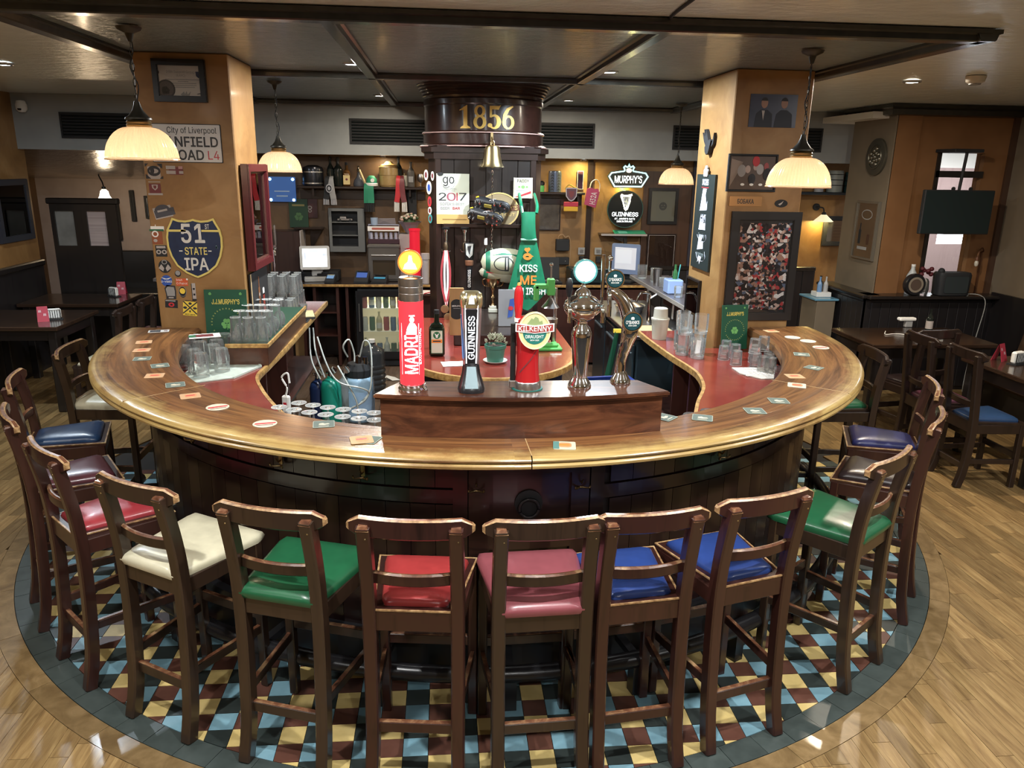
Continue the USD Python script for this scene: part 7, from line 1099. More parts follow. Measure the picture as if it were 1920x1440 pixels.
# ================================================================ along the rear wall
def T_(n, l, c, loc, rz=0, g=None, **k): return thing(n, l, c, loc, rz, g, **k)
t = T_('till_screen', 'white framed lit till screen on the back bar, left of the fridge', 'monitor', ((-1.618,3.500,0.913)[0], 3.52, .906), 10, rx=0); part(t, 'stand', cat(B(.24, .2, .05, 0, .06, 0, .008), B(.12, .06, .10, .02, .06, .05, .01)), MT('pos_grey', (.4, .4, .39), .4)); sc = part(t, 'case', rot(FL(RC(0, .25, .31, .25, .02), 0, .03), -8, 'x'), MT('pos_white', (.55, .55, .53), .4)); part(sc, 'screen', rot(FL(RC(0, .25, .255, .195), -.03, .002), -8, 'x'), EM('till_glow', (.8, .92, 1.0), .75)); part(sc, 'screen_block', rot(cat(FL(RC(.10, .28, .035, .02), -.032, .001), FL(RC(-.10, .27, .012, .07), -.032, .001), FL(RC(-.01, .32, .1, .008), -.032, .001)), -8, 'x'), EM('till_blue', (.25, .45, .8), .6))
t = T_('cash_drawer', 'black cash drawer and printer box under the till screen', 'cash drawer', ((-1.646,3.600,0.899)[0] - .05, 3.68, .906)); part(t, 'body', B(.62, .24, .10, 0, 0, 0, .006), BLKM); part(t, 'drawer_front', B(.5, .012, .07, 0, -.122, .012, .003), BLK); part(t, 'rack', B(.3, .2, .09, -.33, .02, .10, .01), MT('rack_teal', (.02, .04, .04), .4))
for k, (px, cc, em, lab) in enumerate([(578 + 6, MT('yellow_case', (.5, .38, .12), .5), (.3, .55, .9), 'small card reader with a blue screen and yellow top on the back bar'), (655, BLKM, (.10, .22, .75), 'black card terminal with a large blue screen on the back bar'), (680, BLK, (.1, .55, .8), 'black printer with a cyan strip display on the back bar')]):
    x = (-1.454,3.450,0.921)[0] + (0, .33, .52)[k]; t = T_('card_terminal', lab, 'terminal', (x, 3.44, .906), -8, 'terminals on the back bar'); ww, hh = ((.10, .10), (.15, .15), (.16, .10))[k]; part(t, 'case', hull([(sx * ww / 2, y_, z_) for sx in (-1, 1) for y_, z_ in ((-.06, 0), (.06, 0), (-.06, .02), (.06, hh * .8))]), BLKM); part(t, 'screen', rot(B(ww * .75, .003, .07 if k < 2 else .025), 0, 'z').apply_transform(trimesh.transformations.rotation_matrix(-math.atan2(.12, hh * .8 - .02), (1, 0, 0))).apply_translation((0, -.02, .02 + .028 * (1, 1.4, 1)[k])), EM('terminal_%d' % k, em, .45, (.02, .03, .05))); part(t, 'paper_slot', B(ww * .7, .02, .008, 0, .04, hh * .8 - .008), cc)
# snack rack, oven, wrapped bouquet, boxes, red dispenser
x0 = (-0.891,3.600,1.315)[0]
t = T_('countertop_oven', 'dim stainless oven with a glass door on the back bar, under the snack rack', 'oven', (x0, 3.68, .906)); part(t, 'body', B(.34, .30, .40, 0, 0, 0, .01), MT('oven_dim', (.10, .09, .08), .4)); part(t, 'door_frame', FL(RC(0, .16, .32, .26).difference(RC(0, .15, .24, .16)), -.15, .012), MT('oven_steel', (.2, .19, .18), .3, .6)); part(t, 'door_window', FL(RC(0, .15, .24, .16), -.151, .003), MT('oven_window', (.06, .045, .03), .15)); part(t, 'handle', rot(TU([(-.13, -.185, .285), (.13, -.185, .285)], .009, 8, 1), 0, 'z'), STEEL); part(t, 'top_plate', B(.35, .31, .03, 0, 0, .36, .006), MATS['oven_steel'])
t = T_('snack_rack', 'clear rack of small jars with a red and white header on the oven', 'rack', (x0, 3.66, 1.307)); part(t, 'tray', B(.33, .22, .05, 0, 0, 0, .004), MT('tray_plum', (.05, .02, .03), .4)); part(t, 'clear_box', FRAME(.33, .16, .012, .10, 0, .12, .05), MT('acrylic', (.35, .36, .45), .15)); part(t, 'header', FL(RC(0, .16, .33, .05), -.112, .004), PAPER); part(t, 'header_print', FL(RC(0, .16, .24, .022, .008), -.116, .001), MT('header_red', (.45, .12, .09), .5))
for k in range(6): part(t, 'jar', LA([(0, .05), (.018, .05), (.018, .11), (.014, .118), (0, .118)], 12, -.13 + .052 * k, -.08), MT('jar_lilac', (.4, .4, .5), .3), 40)
part(t, 'plastic_wrap', mv(hull([(-.08, 0, 0), (.13, 0, 0), (-.06, .02, .07), (.0, -.02, .045), (.06, .01, .06), (.12, 0, .075), (.02, .04, .03)]), 0, 0, .19), MT('wrap_grey', (.2, .18, .19), .25)); part(t, 'water_cup', LA([(0, .19), (.035, .19), (.04, .27), (0, .27)], 14, -.10, -.03), MT('cup_blue', (.35, .45, .6), .2))
x1 = (-0.615,3.600,1.459)[0]
t = T_('box_stack', 'stack of pale cardboard boxes behind the red dispenser on the back bar', 'boxes', (x1 + .0, 3.70, .906)); part(t, 'box', B(.25, .26, .28, 0, 0, 0, .003), MT('box_grey', (.3, .27, .28), .6)); part(t, 'box', B(.2, .24, .22, -.02, 0, .28, .003), MT('box_pale', (.4, .36, .36), .6)); part(t, 'box_print', FL(Polygon([(-.06, .35), (.0, .36), (.03, .33), (-.02, .34)]), -.121, .001), RED)
t = T_('flower_bouquet', 'bouquet of pink and white flowers in cellophane above the boxes', 'bouquet', (x1 - .0, 3.66, 1.408)); part(t, 'wrapper', LA([(.03, 0), (.05, .02), (.10, .10), (.13, .13), (.09, .095), (.03, .01)], 9), MT('wrapper_grey', (.3, .27, .3), .4)); part(t, 'foliage', mv(trimesh.creation.icosphere(1, .07), 0, 0, .12), MT('bouquet_leaf', (.03, .07, .02), .6))
for k in range(34): a_, r_ = k * 2.4, .10 * math.sqrt((k + .5) / 34); part(t, 'blossom', mv(trimesh.creation.icosphere(1, .016), r_ * math.cos(a_), r_ * math.sin(a_) * .8, .155 + .05 * (1 - (r_ / .1) ** 2) + rng.uniform(-.01, .01)), [MT('blossom_pink', (.55, .35, .28), .6), MT('blossom_white', (.6, .56, .45), .6), MATS['bouquet_leaf']][k % 3])
t = T_('red_dispenser', 'tall bright red plastic tube standing on the back bar behind the red tap', 'dispenser', ((-0.558,3.500,0.958)[0], 3.46, .906)); part(t, 'tube', LA([(0, 0), (.055, 0), (.055, .56), (.050, .56), (.050, .5), (0, .5)], 28), EM('dispenser_red', (1.0, .02, .05), .35, (.6, .01, .03)), 40); part(t, 'rim', LA([(.055, .545), (.061, .55), (.061, .57), (.055, .572)], 28), MATS['dispenser_red'])  # plastic tube is no lamp; its glow is put into the material
t = T_('paper_cup_tower', 'tall tower of pale paper cups right of the red dispenser', 'cups', ((-0.427,3.200,0.888)[0] - .02, 3.40, .906)); part(t, 'tower', LA([(0, 0), (.036, 0), (.04, .26), (0, .26)], 18), MT('cup_lilac', (.5, .46, .48), .6), 40); part(t, 'top_cup', LA([(0, .26), (.046, .26), (.044, .32), (0, .325)], 18), MATS['cup_lilac'])
t = T_('till_roll_tray', 'white receipt paper curling from a tray left of the drum column', 'receipt', ((-0.423,3.200,0.775)[0] - .02, 3.25, .80)); part(t, 'shelf_bracket', B(.2, .14, .02, 0, .02, 0, .003), CABIN); part(t, 'sheet', hull([(-.09, -.05, .02), (.09, -.05, .03), (-.08, .05, .05), (.09, .05, .05)]), PAPER); part(t, 'pen', TU([(-.02, -.07, .03), (.07, -.07, .05)], .006, 6, 1), RED)
t = T_('rack_back_bracket', 'dark vertical speaker hanging under the right end of the long shelf', 'speaker', ((-0.611,3.800,1.775)[0] + .02, 3.84, 1.60)); part(t, 'cabinet', B(.10, .10, .27, 0, 0, 0, .006), MT('speaker_navy', (.012, .014, .02), .5)); part(t, 'grille', FL(RC(0, .135, .08, .24), -.051, .002), BLKM)
# right of the column
t, w, h = flat_on('cracked_map', 'brown framed cracked old map under the short shelf', 'framed map', (0.776,3.880,1.800), (1.057,3.880,1.441)); framed(t, w, h, .015, VARN, NOISY('map_brown', [(.3, (.06, .045, .03)), (.55, (.14, .11, .08)), (.8, (.2, .17, .13))], 9, r=.4, detail=7), .02)
t = T_('perforated_tin', 'grey perforated tin cylinder on the short shelf', 'tin', ((0.966,3.760,1.887)[0], 3.77, 1.866)); part(t, 'body', LA([(0, 0), (.072, 0), (.072, .20), (.066, .22), (0, .224)], 28), MT('tin_slate', (.09, .11, .16), .35, .5), 40)
for k in range(6):
    for a_ in (-30, 30): part(t, 'zigzag_print', mv(WRAP(FL(Polygon([(-.018, 0), (0, .012), (.018, 0), (.018, .008), (0, .022), (-.018, .008)]), 0, .0008), .0722), 0, 0, .015 + .03 * k).apply_transform(trimesh.transformations.rotation_matrix(math.radians(a_), (0, 0, 1))), BLKM)
t = T_('lime_jar', 'small jar with a lime green label and black lid on the short shelf', 'jar', ((0.813,3.760,1.885)[0], 3.76, 1.866)); part(t, 'body', LA([(0, 0), (.036, 0), (.04, .05), (.03, .07), (0, .07)], 18), MT('lime', (.12, .5, .12), .4), 40); part(t, 'lid', LA([(0, .07), (.04, .07), (.04, .10), (.02, .115), (0, .115)], 18), BLK)
t = T_('purple_frame', 'narrow plum framed picture on the wall at the right end of the short shelf', 'framed picture', ((1.265,3.880,1.893)[0], 3.88, (1.265,3.880,1.893)[2] + .0)); framed(t, .07, .20, .008, STP, MT('plum_print', (.08, .02, .05), .5), .015)
t = T_('club_pennant', 'shield crest pennant with red and yellow fringe on the short shelf edge', 'pennant', ((1.129,3.620,1.656)[0], 3.62, (1.129,3.620,1.656)[2])); sh_ = Polygon([(-.065, .26), (.065, .26), (.06, .17), (.03, .13), (0, .115), (-.03, .13), (-.06, .17)]); part(t, 'shield', FL(sh_, 0, .008), MT('shield_silver', (.4, .38, .4), .35, .4)); part(t, 'shield_field', FL(sh_.buffer(-.012), -.008, .002), MT('shield_plum', (.10, .04, .06), .5)); part(t, 'shield_mark', FL(sh_.buffer(-.035), -.010, .001), MAROON); part(t, 'cord', TU([(-.07, 0, .25), (-.03, -.01, .29), (.02, .0, .27), (.07, 0, .25)], .008, 6), MT('cord_yellow', (.5, .33, .05), .7)); part(t, 'fringe_band', B(.16, .012, .05, 0, 0, .06, .004), MT('fringe_red', (.4, .03, .06), .7)); part(t, 'fringe_band', B(.155, .012, .05, .0, 0, .01, .004), MT('fringe_yellow', (.6, .35, .03), .7))
t = T_('mini_jersey', 'small pink and white lettered jersey hanging on a wire hanger', 'jersey', ((1.365,3.700,1.729)[0], 3.74, (1.372,3.740,1.727)[2]), 0, ry=8); part(t, 'cloth', FL(Polygon([(-.07, 0), (.06, -.02), (.075, .15), (.05, .19), (.02, .18), (-.03, .19), (-.07, .17)]), 0, .012), MT('jersey_pink', (.42, .06, .14), .7)); part(t, 'lettering', rot(TX('SEHI', .05, 0, 0, -.012, .002, .13, ang=90), 0, 'y').apply_translation((.025, 0, .08)) if False else TX('H32A', .06, .015, .08, -.012, .002, .13, ang=90), MT('jersey_white', (.65, .55, .58), .7)); part(t, 'hanger', TU([(-.04, -.01, .18), (-.03, -.01, .25), (.02, -.01, .28), (.06, -.01, .24), (.07, -.01, .16)], .006, 6), MT('hanger_cream', (.6, .5, .4), .5))
# illuminated signs
t = T_('crown_sign', 'lit white and black brewery name sign with a small crown top on the rear wall', 'neon sign', ((1.793,3.820,1.920)[0], 3.86, (1.803,3.860,1.919)[2])); O_ = Polygon([(-.16, 0), (.16, 0), (.235, .12), (.20, .17), (.10, .185), (.06, .19), (.075, .22), (.045, .25), (.02, .235), (0, .275), (-.02, .235), (-.045, .25), (-.075, .22), (-.06, .19), (-.10, .185), (-.20, .17), (-.235, .12)]); part(t, 'housing', FL(O_, 0, .05), MT('sign_housing', (.05, .07, .08), .3)); part(t, 'lit_rim', FL(O_.buffer(-.006).difference(O_.buffer(-.022)), -.05, .006), EM('sign_teal', (.45, .9, .85), 1.1)); part(t, 'dark_field', FL(Polygon([(-.14, .03), (.14, .03), (.195, .115), (.17, .145), (0, .165), (-.17, .145), (-.195, .115)]), -.05, .004), MT('sign_field', (.006, .02, .018), .3)); part(t, 'lettering', TX("MURPHY'S", .075, 0, .09, -.054, .003, .31), EM('sign_letters', (.95, 1.0, .95), 2.2)); part(t, 'lit_badge', FL(EL(0, .185, .032, .025), -.056, .003), EM('sign_amber', (1.0, .75, .45), 1.8))
t = T_('harp_sign', 'round black sign with a glowing harp and stout brewery name on the rear wall', 'neon sign', ((1.775,3.820,1.494)[0], 3.85, (1.782,3.850,1.486)[2])); part(t, 'disc', FL(EL(0, .20, .20, .20, 14), 0, .045), MT('harp_black', (.008, .012, .013), .25)); part(t, 'disc_rim', FL(ring2(0, .20, .205, .205, .196, .196), -.03, .02), MT('harp_rim', (.03, .08, .07), .3)); hp = shapely.union_all([Polygon([(-.065, .35), (-.05, .37), (-.02, .355), (.03, .36), (.07, .37), (.075, .35), (.06, .34), (.055, .28), (.03, .20), (.005, .18), (-.015, .20), (-.035, .27), (-.06, .33)])]).difference(Polygon([(-.03, .335), (.04, .335), (.035, .28), (.02, .23), (.0, .215), (-.012, .26)])); part(t, 'lit_harp', FL(hp, -.045, .003), EM('harp_glow', (.95, .95, .7), 1.6)); part(t, 'lit_string', [FL(Polygon([(-.02 + .017 * k, .34), (-.017 + .017 * k, .34), (.008 + .007 * k, .22), (.005 + .007 * k, .22)]), -.045, .002) for k in range(4)], MATS['harp_glow'], kind='stuff'); part(t, 'lettering', TX('GUINNESS', .045, 0, .145, -.045, .003, .30), EM('harp_letters', (.9, 1.0, 1.0), 2.2)); part(t, 'small_lettering', TX("ST. JAMES'S GATE", .018, 0, .095, -.045, .002, .23), MATS['harp_letters']); part(t, 'small_lettering', TX('DUBLIN IRELAND', .018, 0, .066, -.045, .002, .18), MATS['harp_letters'])
lamp('RectLight', '/World/HarpSignGlow', (1.76, 3.84, 2.0), 2.2, (1.0, .85, .25), 0, rx=(-90, 0, 0), size=(.3, .06)) if False else lamp('SphereLight', '/World/HarpSignGlow', ((1.760,3.860,1.918)[0], 3.835, 1.915), 3.0, (1.0, .82, .22), .02)
t = T_('booklet_shelf', 'small dark bracket shelf under the harp sign', 'shelf', ((1.756,3.820,1.405)[0], 3.80, 1.40)); part(t, 'board', B(.52, .19, .022, 0, 0, 0, .004), BLKWOOD); part(t, 'front_edge', B(.52, .008, .02, 0, -.098, .001), STP); part(t, 'bracket', FL([(0, 0), (.05, 0), (.05, -.14), (.03, -.14)], 0, .03), BLKWOOD); part(t, 'scroll', FL([(-.15, 0), (.0, 0), (.0, -.07), (-.06, -.05)], -.02, .03), BLKWOOD)
t = T_('green_booklet', 'shiny green booklet lying tilted on the small shelf under the harp sign', 'booklet', ((1.835,3.800,1.431)[0], 3.79, 1.424), 0, rx=14); part(t, 'cover', B(.36, .15, .012, 0, 0, 0, .003), MT('booklet_green', (.03, .3, .18), .25)); part(t, 'print', B(.1, .08, .001, -.08, 0, .012), MT('booklet_teal', (.15, .5, .4), .3))
t, w, h = flat_on('sun_picture', 'black framed picture of a sun with rays, right of the harp sign', 'framed picture', (2.048,3.870,1.922), (2.391,3.870,1.520)); y0 = framed(t, w, h, .035, BLK, MT('sun_paper', (.16, .16, .12), .5), .02)
part(t, 'sun_ray', [rot(FL(Polygon([(-.008, .055), (.008, .055), (.003, .115), (-.003, .115)]), y0 + .001, .0006), k * 15, 'y').apply_translation((0, 0, h / 2)) for k in range(24)], MT('sun_ink', (.05, .055, .05), .5), kind='stuff'); part(t, 'sun_face', FL(EL(0, h / 2, .045, .045), y0, .0006), MATS['sun_ink']); part(t, 'sun_feature', FL(shapely.union_all([EL(-.015, h / 2 + .01, .006), EL(.015, h / 2 + .01, .006), RC(0, h / 2 - .015, .03, .006)]), y0 - .001, .0006), MATS['sun_paper'])
t, w, h = flat_on('dark_mirror', 'tall dark framed glazed picture with reflections, under the sun picture', 'framed picture', (2.063,3.870,1.415), (2.398,3.870,0.918)); framed(t, w, h, .022, VARN, MT('mirror_brown', (.035, .02, .015), .08), .02); part(t, 'frame_line', FRAME(w - .03, h - .03, .004, .004, 0, h / 2, -.018), STP)
t = T_('wall_box', 'small black electrical box with a looped cable on the rear wall', 'electrical box', ((1.085,3.850,1.218)[0], 3.85, (1.085,3.850,1.218)[2])); part(t, 'body', B(.15, .08, .13, 0, 0, 0, .006), BLKM); part(t, 'cable', TU([(-.05, -.01, .13), (-.04, -.02, .17), (.0, -.02, .18), (.03, -.02, .15), (.07, -.02, .16), (.09, -.02, .05), (.085, -.02, -.22)], .005, 6), MT('cable_tan', (.4, .25, .13), .5))
t = T_('wall_box', 'second small black electrical box below the one with the looped cable', 'electrical box', ((1.090,3.850,1.055)[0], 3.85, (1.090,3.850,1.061)[2])); part(t, 'body', B(.15, .06, .085, 0, 0, 0, .006), BLKM); part(t, 'led', B(.01, .004, .006, .03, -.031, .04), GREY)
for k, px in enumerate((1090, 1118)):
    p = (1.312,3.880,1.168); t = T_('wall_socket', ['grey wall socket with a plug, left of the dark post', 'grey wall socket with a plug, right of the dark post'][k], 'socket', (p[0] + .19 * k, 3.878, p[2] + .0), 0, 'wall sockets'); part(t, 'plate', FL(RC(0, .045, .08, .08, .006), 0, .008), GREY); part(t, 'insert', FL(RC(0, .045, .04, .04, .006), -.008, .003), STEEL); part(t, 'plug', B(.055, .05, .075, 0, -.028, -.085, .006), BLKM)
t = T_('equipment_case', 'dark green equipment case on the back bar behind the teapot tap', 'case', ((1.334,3.600,0.904)[0], 3.60, .906)); part(t, 'body', B(.42, .34, .15, 0, 0, 0, .012), MT('case_teal', (.010, .022, .024), .35)); part(t, 'handle', TU([(-.1, -.0, .15), (-.09, 0, .18), (.09, 0, .18), (.1, 0, .15)], .008, 6), BLK); part(t, 'rail', B(.40, .02, .012, 0, -.165, .15, .003), MT('case_trim', (.12, .15, .15), .3))
t = T_('laptop', 'open black laptop on the back bar right of the drum column', 'laptop', ((0.855,3.600,0.902)[0], 3.55, .906)); part(t, 'keyboard', B(.36, .24, .018, 0, 0, 0, .004), BLKM); part(t, 'lid', rot(B(.36, .010, .24, 0, .12, .018, .003), -12, 'x', (0, .12, .018)), BLKM); part(t, 'keys', [B(.018, .018, .002, -.14 + .028 * i, -.05 + .028 * j, .018) for i in range(11) for j in range(4)], GREY, kind='stuff')
t = T_('till_screen', 'angled till with a bluish screen on the back bar under the harp sign', 'monitor', ((1.762,3.600,1.042)[0], 3.58, .906), -35); part(t, 'stand', cat(B(.22, .2, .03, 0, 0, 0, .006), B(.1, .05, .12, 0, .04, .03, .006)), BLKM); part(t, 'back_case', hull([(sx * .16, .0, z_) for sx in (-1, 1) for z_ in (.09, .42)] + [(sx * .12, .09, z_) for sx in (-1, 1) for z_ in (.12, .38)]), MT('till_case', (.03, .045, .045), .4)); part(t, 'frame', FL(RC(0, .255, .33, .33, .02), .0, .02), MT('till_frame', (.2, .27, .45), .4)); part(t, 'screen', FL(RC(0, .26, .25, .24), -.02, .002), EM('till2_glow', (.2, .32, .6), .3)); part(t, 'note', FL(RC(-.02, .28, .18, .15), -.022, .001), EM('till2_note', (.4, .55, .85), .3))
# ================================================================ left rear tap bank
p = (-1.934,2.900,1.296)
t = T_('tap_bank', 'group of black handled beer taps on the far counter beside the shirt frame', 'beer tap', (p[0], 2.9, 1.08)); part(t, 'column', LA([(0, 0), (.03, 0), (.028, .1), (.024, .22), (.05, .23), (.05, .27), (0, .27)], 18), CHROME, 40); part(t, 'pedestal', B(.3, .3, 1.08, 0, 0, -1.08, .01), BLKWOOD)
for k, dx in enumerate((-.055, .0, .05)): part(t, 'handle', LA([(0, .27), (.010, .27), (.014, .34), (.012, .46), (0, .47)], 12, dx, -.02), [MT('handle_yellow', (.7, .5, .05), .3), BLK, STEEL][k], 40); part(t, 'spout', TU([(dx, -.02, .25), (dx, -.08, .24), (dx + .01, -.10, .18)], .009, 8), CHROME, 60)
t = T_('far_cupboard', 'dark reddish cupboard panel standing on the back bar at the far left', 'cupboard', (-1.98, 3.72, .906)); part(t, 'panel', B(.42, .28, .52, 0, 0, 0, .004), grain('far_panel', (.015, .008, .007), (.04, .018, .014), (.06, .028, .022), .6, 'z', .4, .2)); part(t, 'edge', B(.012, .29, .53, .212, 0, 0, .002), STP)
# ================================================================ floor of the bar, left: gas bottles, water carboys
def carboy(lab, loc, m, cap, ridged, r=.115, h=.43):
    t = thing('water_carboy', lab, 'water bottle', loc, 0, None)
    pr = [(0, 0), (r * .92, 0), (r, .02)]
    if ridged:
        for k in range(6): z = .04 + k * .05; pr += [(r, z), (r * 1.03, z + .012), (r, z + .024), (r * .95, z + .036)]
    pr += [(r, h * .8), (r * .85, h * .88), (r * .4, h * .94), (r * .22, h * .96), (r * .22, h), (0, h)]; part(t, 'body', LA(pr, 26), m, 40); part(t, 'cap', LA([(0, h), (r * .27, h), (r * .27, h + .03), (0, h + .03)], 16), cap); return t
t = carboy('pale blue water carboy with a black collar on the floor inside the bar', (-.98, 1.55, .001), NOISY('carboy_blue', [(.3, (.30, .47, .62)), (.7, (.42, .62, .8))], 6, r=.15, coat=.3), BLK, False, .125, .44); part(t, 'label_sheet', LA([(.1255, .06), (.1262, .06), (.1262, .27), (.1255, .27)], 26), MT('carboy_sheet', (.38, .58, .82), .4), 40); part(t, 'collar', LA([(.05, .40), (.11, .39), (.115, .45), (.09, .5), (.03, .5)], 20), BLKM); part(t, 'valve', [LA([(0, .5), (.03, .5), (.02, .56), (0, .57)], 12), LA([(0, .46), (.02, .46), (.02, .56), (0, .56)], 12, .06, -.04)], CHROME, kind='stuff')
carboy('dark ridged water carboy with a white cap behind the pale blue one', (-.93, 2.25, .001), MT('carboy_smoke', (.05, .055, .06), .12), WHT, True, .12, .52)
def gasb(lab, loc, r, h, m):
    t = thing('gas_bottle', lab, 'gas cylinder', loc, 0, None); part(t, 'body', LA([(0, 0), (r, 0), (r, h * .78), (r * .8, h * .9), (r * .35, h * .96), (r * .3, h), (0, h)], 24), m, 40); part(t, 'valve', cat(LA([(0, h), (.018, h), (.018, h + .05), (0, h + .05)], 12), rot(LA([(0, -.035), (.012, -.035), (.012, .035), (0, .035)], 10), 90, 'y').apply_translation((0, 0, h + .035))), CHROME); part(t, 'gauge', mv(DISC(.03, .015), .03, -.03, h + .06), CHROME, 40)
gasb('green gas cylinder on the floor inside the bar, left of the pale blue carboy', (-1.20, 1.42, .001), .085, .42, MT('gas_green', (.01, .22, .15), .3)); gasb('second green gas cylinder half hidden behind the first', (-1.09, 1.72, .001), .07, .38, MT('gas_green', 0)); gasb('dark blue gas cylinder under the left counter edge', (-1.32, 1.50, .001), .07, .38, MT('gas_blue', (.015, .03, .09), .3)); gasb('grey gas cylinder between the green one and the pale blue carboy', (-1.10, 1.50, .001), .06, .40, MT('gas_grey', (.18, .2, .2), .35))
t = thing('hose_bundle', 'loops of clear plastic hose hanging over the gas cylinders and carboy', 'hose', (-1.08, 1.38, .02)); HO = MT('hose_clear', (.6, .64, .6), .2)
for pts in ([(-.2, -.02, .75), (-.14, -.05, .55), (-.08, -.06, .42), (.0, -.07, .36), (.14, -.08, .33), (.2, -.05, .28), (.15, -.05, .2), (.02, -.04, .13)], [(-.05, .0, .5), (.02, -.05, .38), (.10, -.06, .2), (.10, -.05, .05)], [(.02, .1, .55), (.0, .0, .66), (.05, .0, .72), (.08, .05, .6), (.08, .06, .52)], [(.12, .1, .55), (.17, .05, .7), (.22, .05, .62), (.21, .0, .3), (.12, -.05, .18)], [(-.28, .1, .8), (-.27, .05, .55), (-.2, .02, .38)], [(-.25, .1, .8), (-.23, .05, .6), (-.16, .0, .4)]): part(t, 'hose', TU(pts, .0075, 7, 5), HO, 60)
t = thing('power_strip', 'white socket strip hanging on a looped cable under the left counter', 'power strip', (-1.20, -.35, .56), -20); part(t, 'body', cat(B(.05, .03, .22, 0, 0, 0, .008)), WHT)
for z in (.03, .09): part(t, 'socket', mv(DISC(.024, .012), 0, -.01, z + .01), GREY)
part(t, 'switch', FL(RC(0, .17, .02, .02), -.015, .003), RED); part(t, 'cable', TU([(0, 0, .22), (.01, 0, .27), (-.02, 0, .33), (.02, 0, .36), (.03, .0, .30)], .006, 6), WHT)
t = thing('crumpled_paper', 'crumpled white paper on the floor inside the bar', 'paper', (-0.813,2.816,0.001), 0); part(t, 'sheet', trimesh.Trimesh([(-.10, -.04, .004), (-.03, -.02, .03), (.03, -.05, .004), (.11, -.03, .006), (.05, .03, .02), (.03, .07, .004), (-.03, .05, .035), (-.10, .06, .005)], [(0, 1, 7), (1, 6, 7), (1, 2, 4), (2, 3, 4), (1, 4, 6), (4, 5, 6)], process=False), WHT); part(t, 'fold', hull([(-.05, .0, .003), (.05, .0, .003), (0, .04, .028), (0, -.02, .012)]), PAPER)
# right side of the bar
t = thing('blue_crate', 'dark blue plastic bottle crate on the floor inside the bar at the right', 'crate', (.93, .22, .40), 8); CB_ = MT('crate_blue', (.012, .035, .20), .4); part(t, 'walls', EX(RC(0, 0, .42, .62, .02).difference(RC(0, 0, .39, .59, .015)), .24), CB_); part(t, 'base', B(.4, .6, .02), CB_); part(t, 'rim', EX(RC(0, 0, .44, .64, .02).difference(RC(0, 0, .38, .58, .015)), .02, .225), CB_); part(t, 'divider', cat(B(.39, .008, .16, 0, .1, .02), B(.39, .008, .16, 0, -.1, .02), B(.008, .59, .16, 0, 0, .02)), CB_)
t = thing('crate_stand', 'dark steel under-counter stand carrying the blue crate', 'stand', (.93, .22, 0), 8); part(t, 'top', B(.44, .64, .03, 0, 0, .368), BLKM); part(t, 'frame', cat(*[B(.03, .03, .37, sx * .19, sy * .28) for sx in (-1, 1) for sy in (-1, 1)]), STEEL) if False else [part(t, 'leg', B(.03, .03, .37, sx * .19, sy * .28), STEEL) for sx in (-1, 1) for sy in (-1, 1)]
t = thing('undercounter_fridge', 'row of dark teal under-counter fridge doors along the right side of the bar', 'fridge', (1.42, 1.55, 0)); DT = MT('fridge_teal', (.022, .035, .042), .3); part(t, 'body', B(.46, 1.6, .86, .02, 0, .01, .008), DT)
for k in range(3): part(t, 'fridge_door', B(.02, .5, .74, -.225, -.52 + .52 * k, .08, .006), DT); part(t, 'door_handle', B(.02, .3, .02, -.245, -.52 + .52 * k, .72, .004), MT('handle_slate', (.08, .1, .11), .3))
part(t, 'steel_top', B(.52, 1.64, .03, .0, 0, .87, .004), STEEL)
t = thing('sink_tap', 'chrome sink mixer by the right counter', 'tap', (1.42, 1.25, .901)); part(t, 'body', LA([(0, 0), (.022, 0), (.018, .06), (.012, .2), (0, .2)], 16), CHROME, 40); part(t, 'spout', TU([(0, 0, .18), (0, -.0, .24), (-.08, -.02, .25), (-.12, -.03, .18)], .010, 8), CHROME, 60); part(t, 'lever', TU([(0, 0, .2), (.05, -.02, .24)], .007, 6, 1), CHROME)
t = thing('steel_pan', 'low steel pan on the steel top behind the swan-neck tap', 'pan', (1.38, 1.75, .901)); part(t, 'bowl', LA([(0, 0), (.11, 0), (.13, .06), (.14, .065), (.125, .06), (.105, .006), (0, .006)], 28), STEEL, 40); part(t, 'lid_knob', LA([(0, .06), (.13, .06), (.06, .09), (.02, .095), (.025, .115), (0, .118)], 24), STEEL, 40)
t = thing('chopping_board', 'pale wooden board on the steel top near the plastic tubs', 'board', (1.38, .96, .901)); part(t, 'board', B(.26, .2, .018, 0, 0, 0, .004), MT('pale_wood', 0)); part(t, 'hole', LA([(0, .018), (.012, .018), (.012, .0185), (0, .0185)], 12, .1, .07), BLKM)
t = thing('green_cloth', 'green cloth hanging beside the under-counter fridge behind the swan-neck tap', 'cloth', (1.0, 1.0, .40)); part(t, 'drape', hull([(0, 0, 0), (.05, .02, 0), (.09, .0, .48), (.13, .03, .48), (.10, .04, .2)]), MT('cloth_green', (.02, .14, .07), .8)); part(t, 'clip', B(.06, .02, .03, .11, .015, .47), YEL)
t = thing('raised_shelf', 'raised grey shelf of glasses running back from the right pillar', 'shelf', (1.76, 1.67, 1.09)); part(t, 'board', B(.38, 1.75, .03, 0, 0, 0, .004), MT('shelf_slate', (.10, .095, .11), .25)); part(t, 'edge', B(.012, 1.76, .034, -.194, 0, -.002, .003), MT('shelf_edge_steel', (.4, .38, .36), .3, .5)); part(t, 'post', LA([(0, -.14), (.014, -.14), (.014, 0), (0, 0)], 12, -.16, .3), STEEL); part(t, 'post', LA([(0, -.14), (.014, -.14), (.014, 0), (0, 0)], 12, -.16, -.5), STEEL); part(t, 'back_panel', B(.03, 1.75, .25, .17, 0, -.25), VARN)
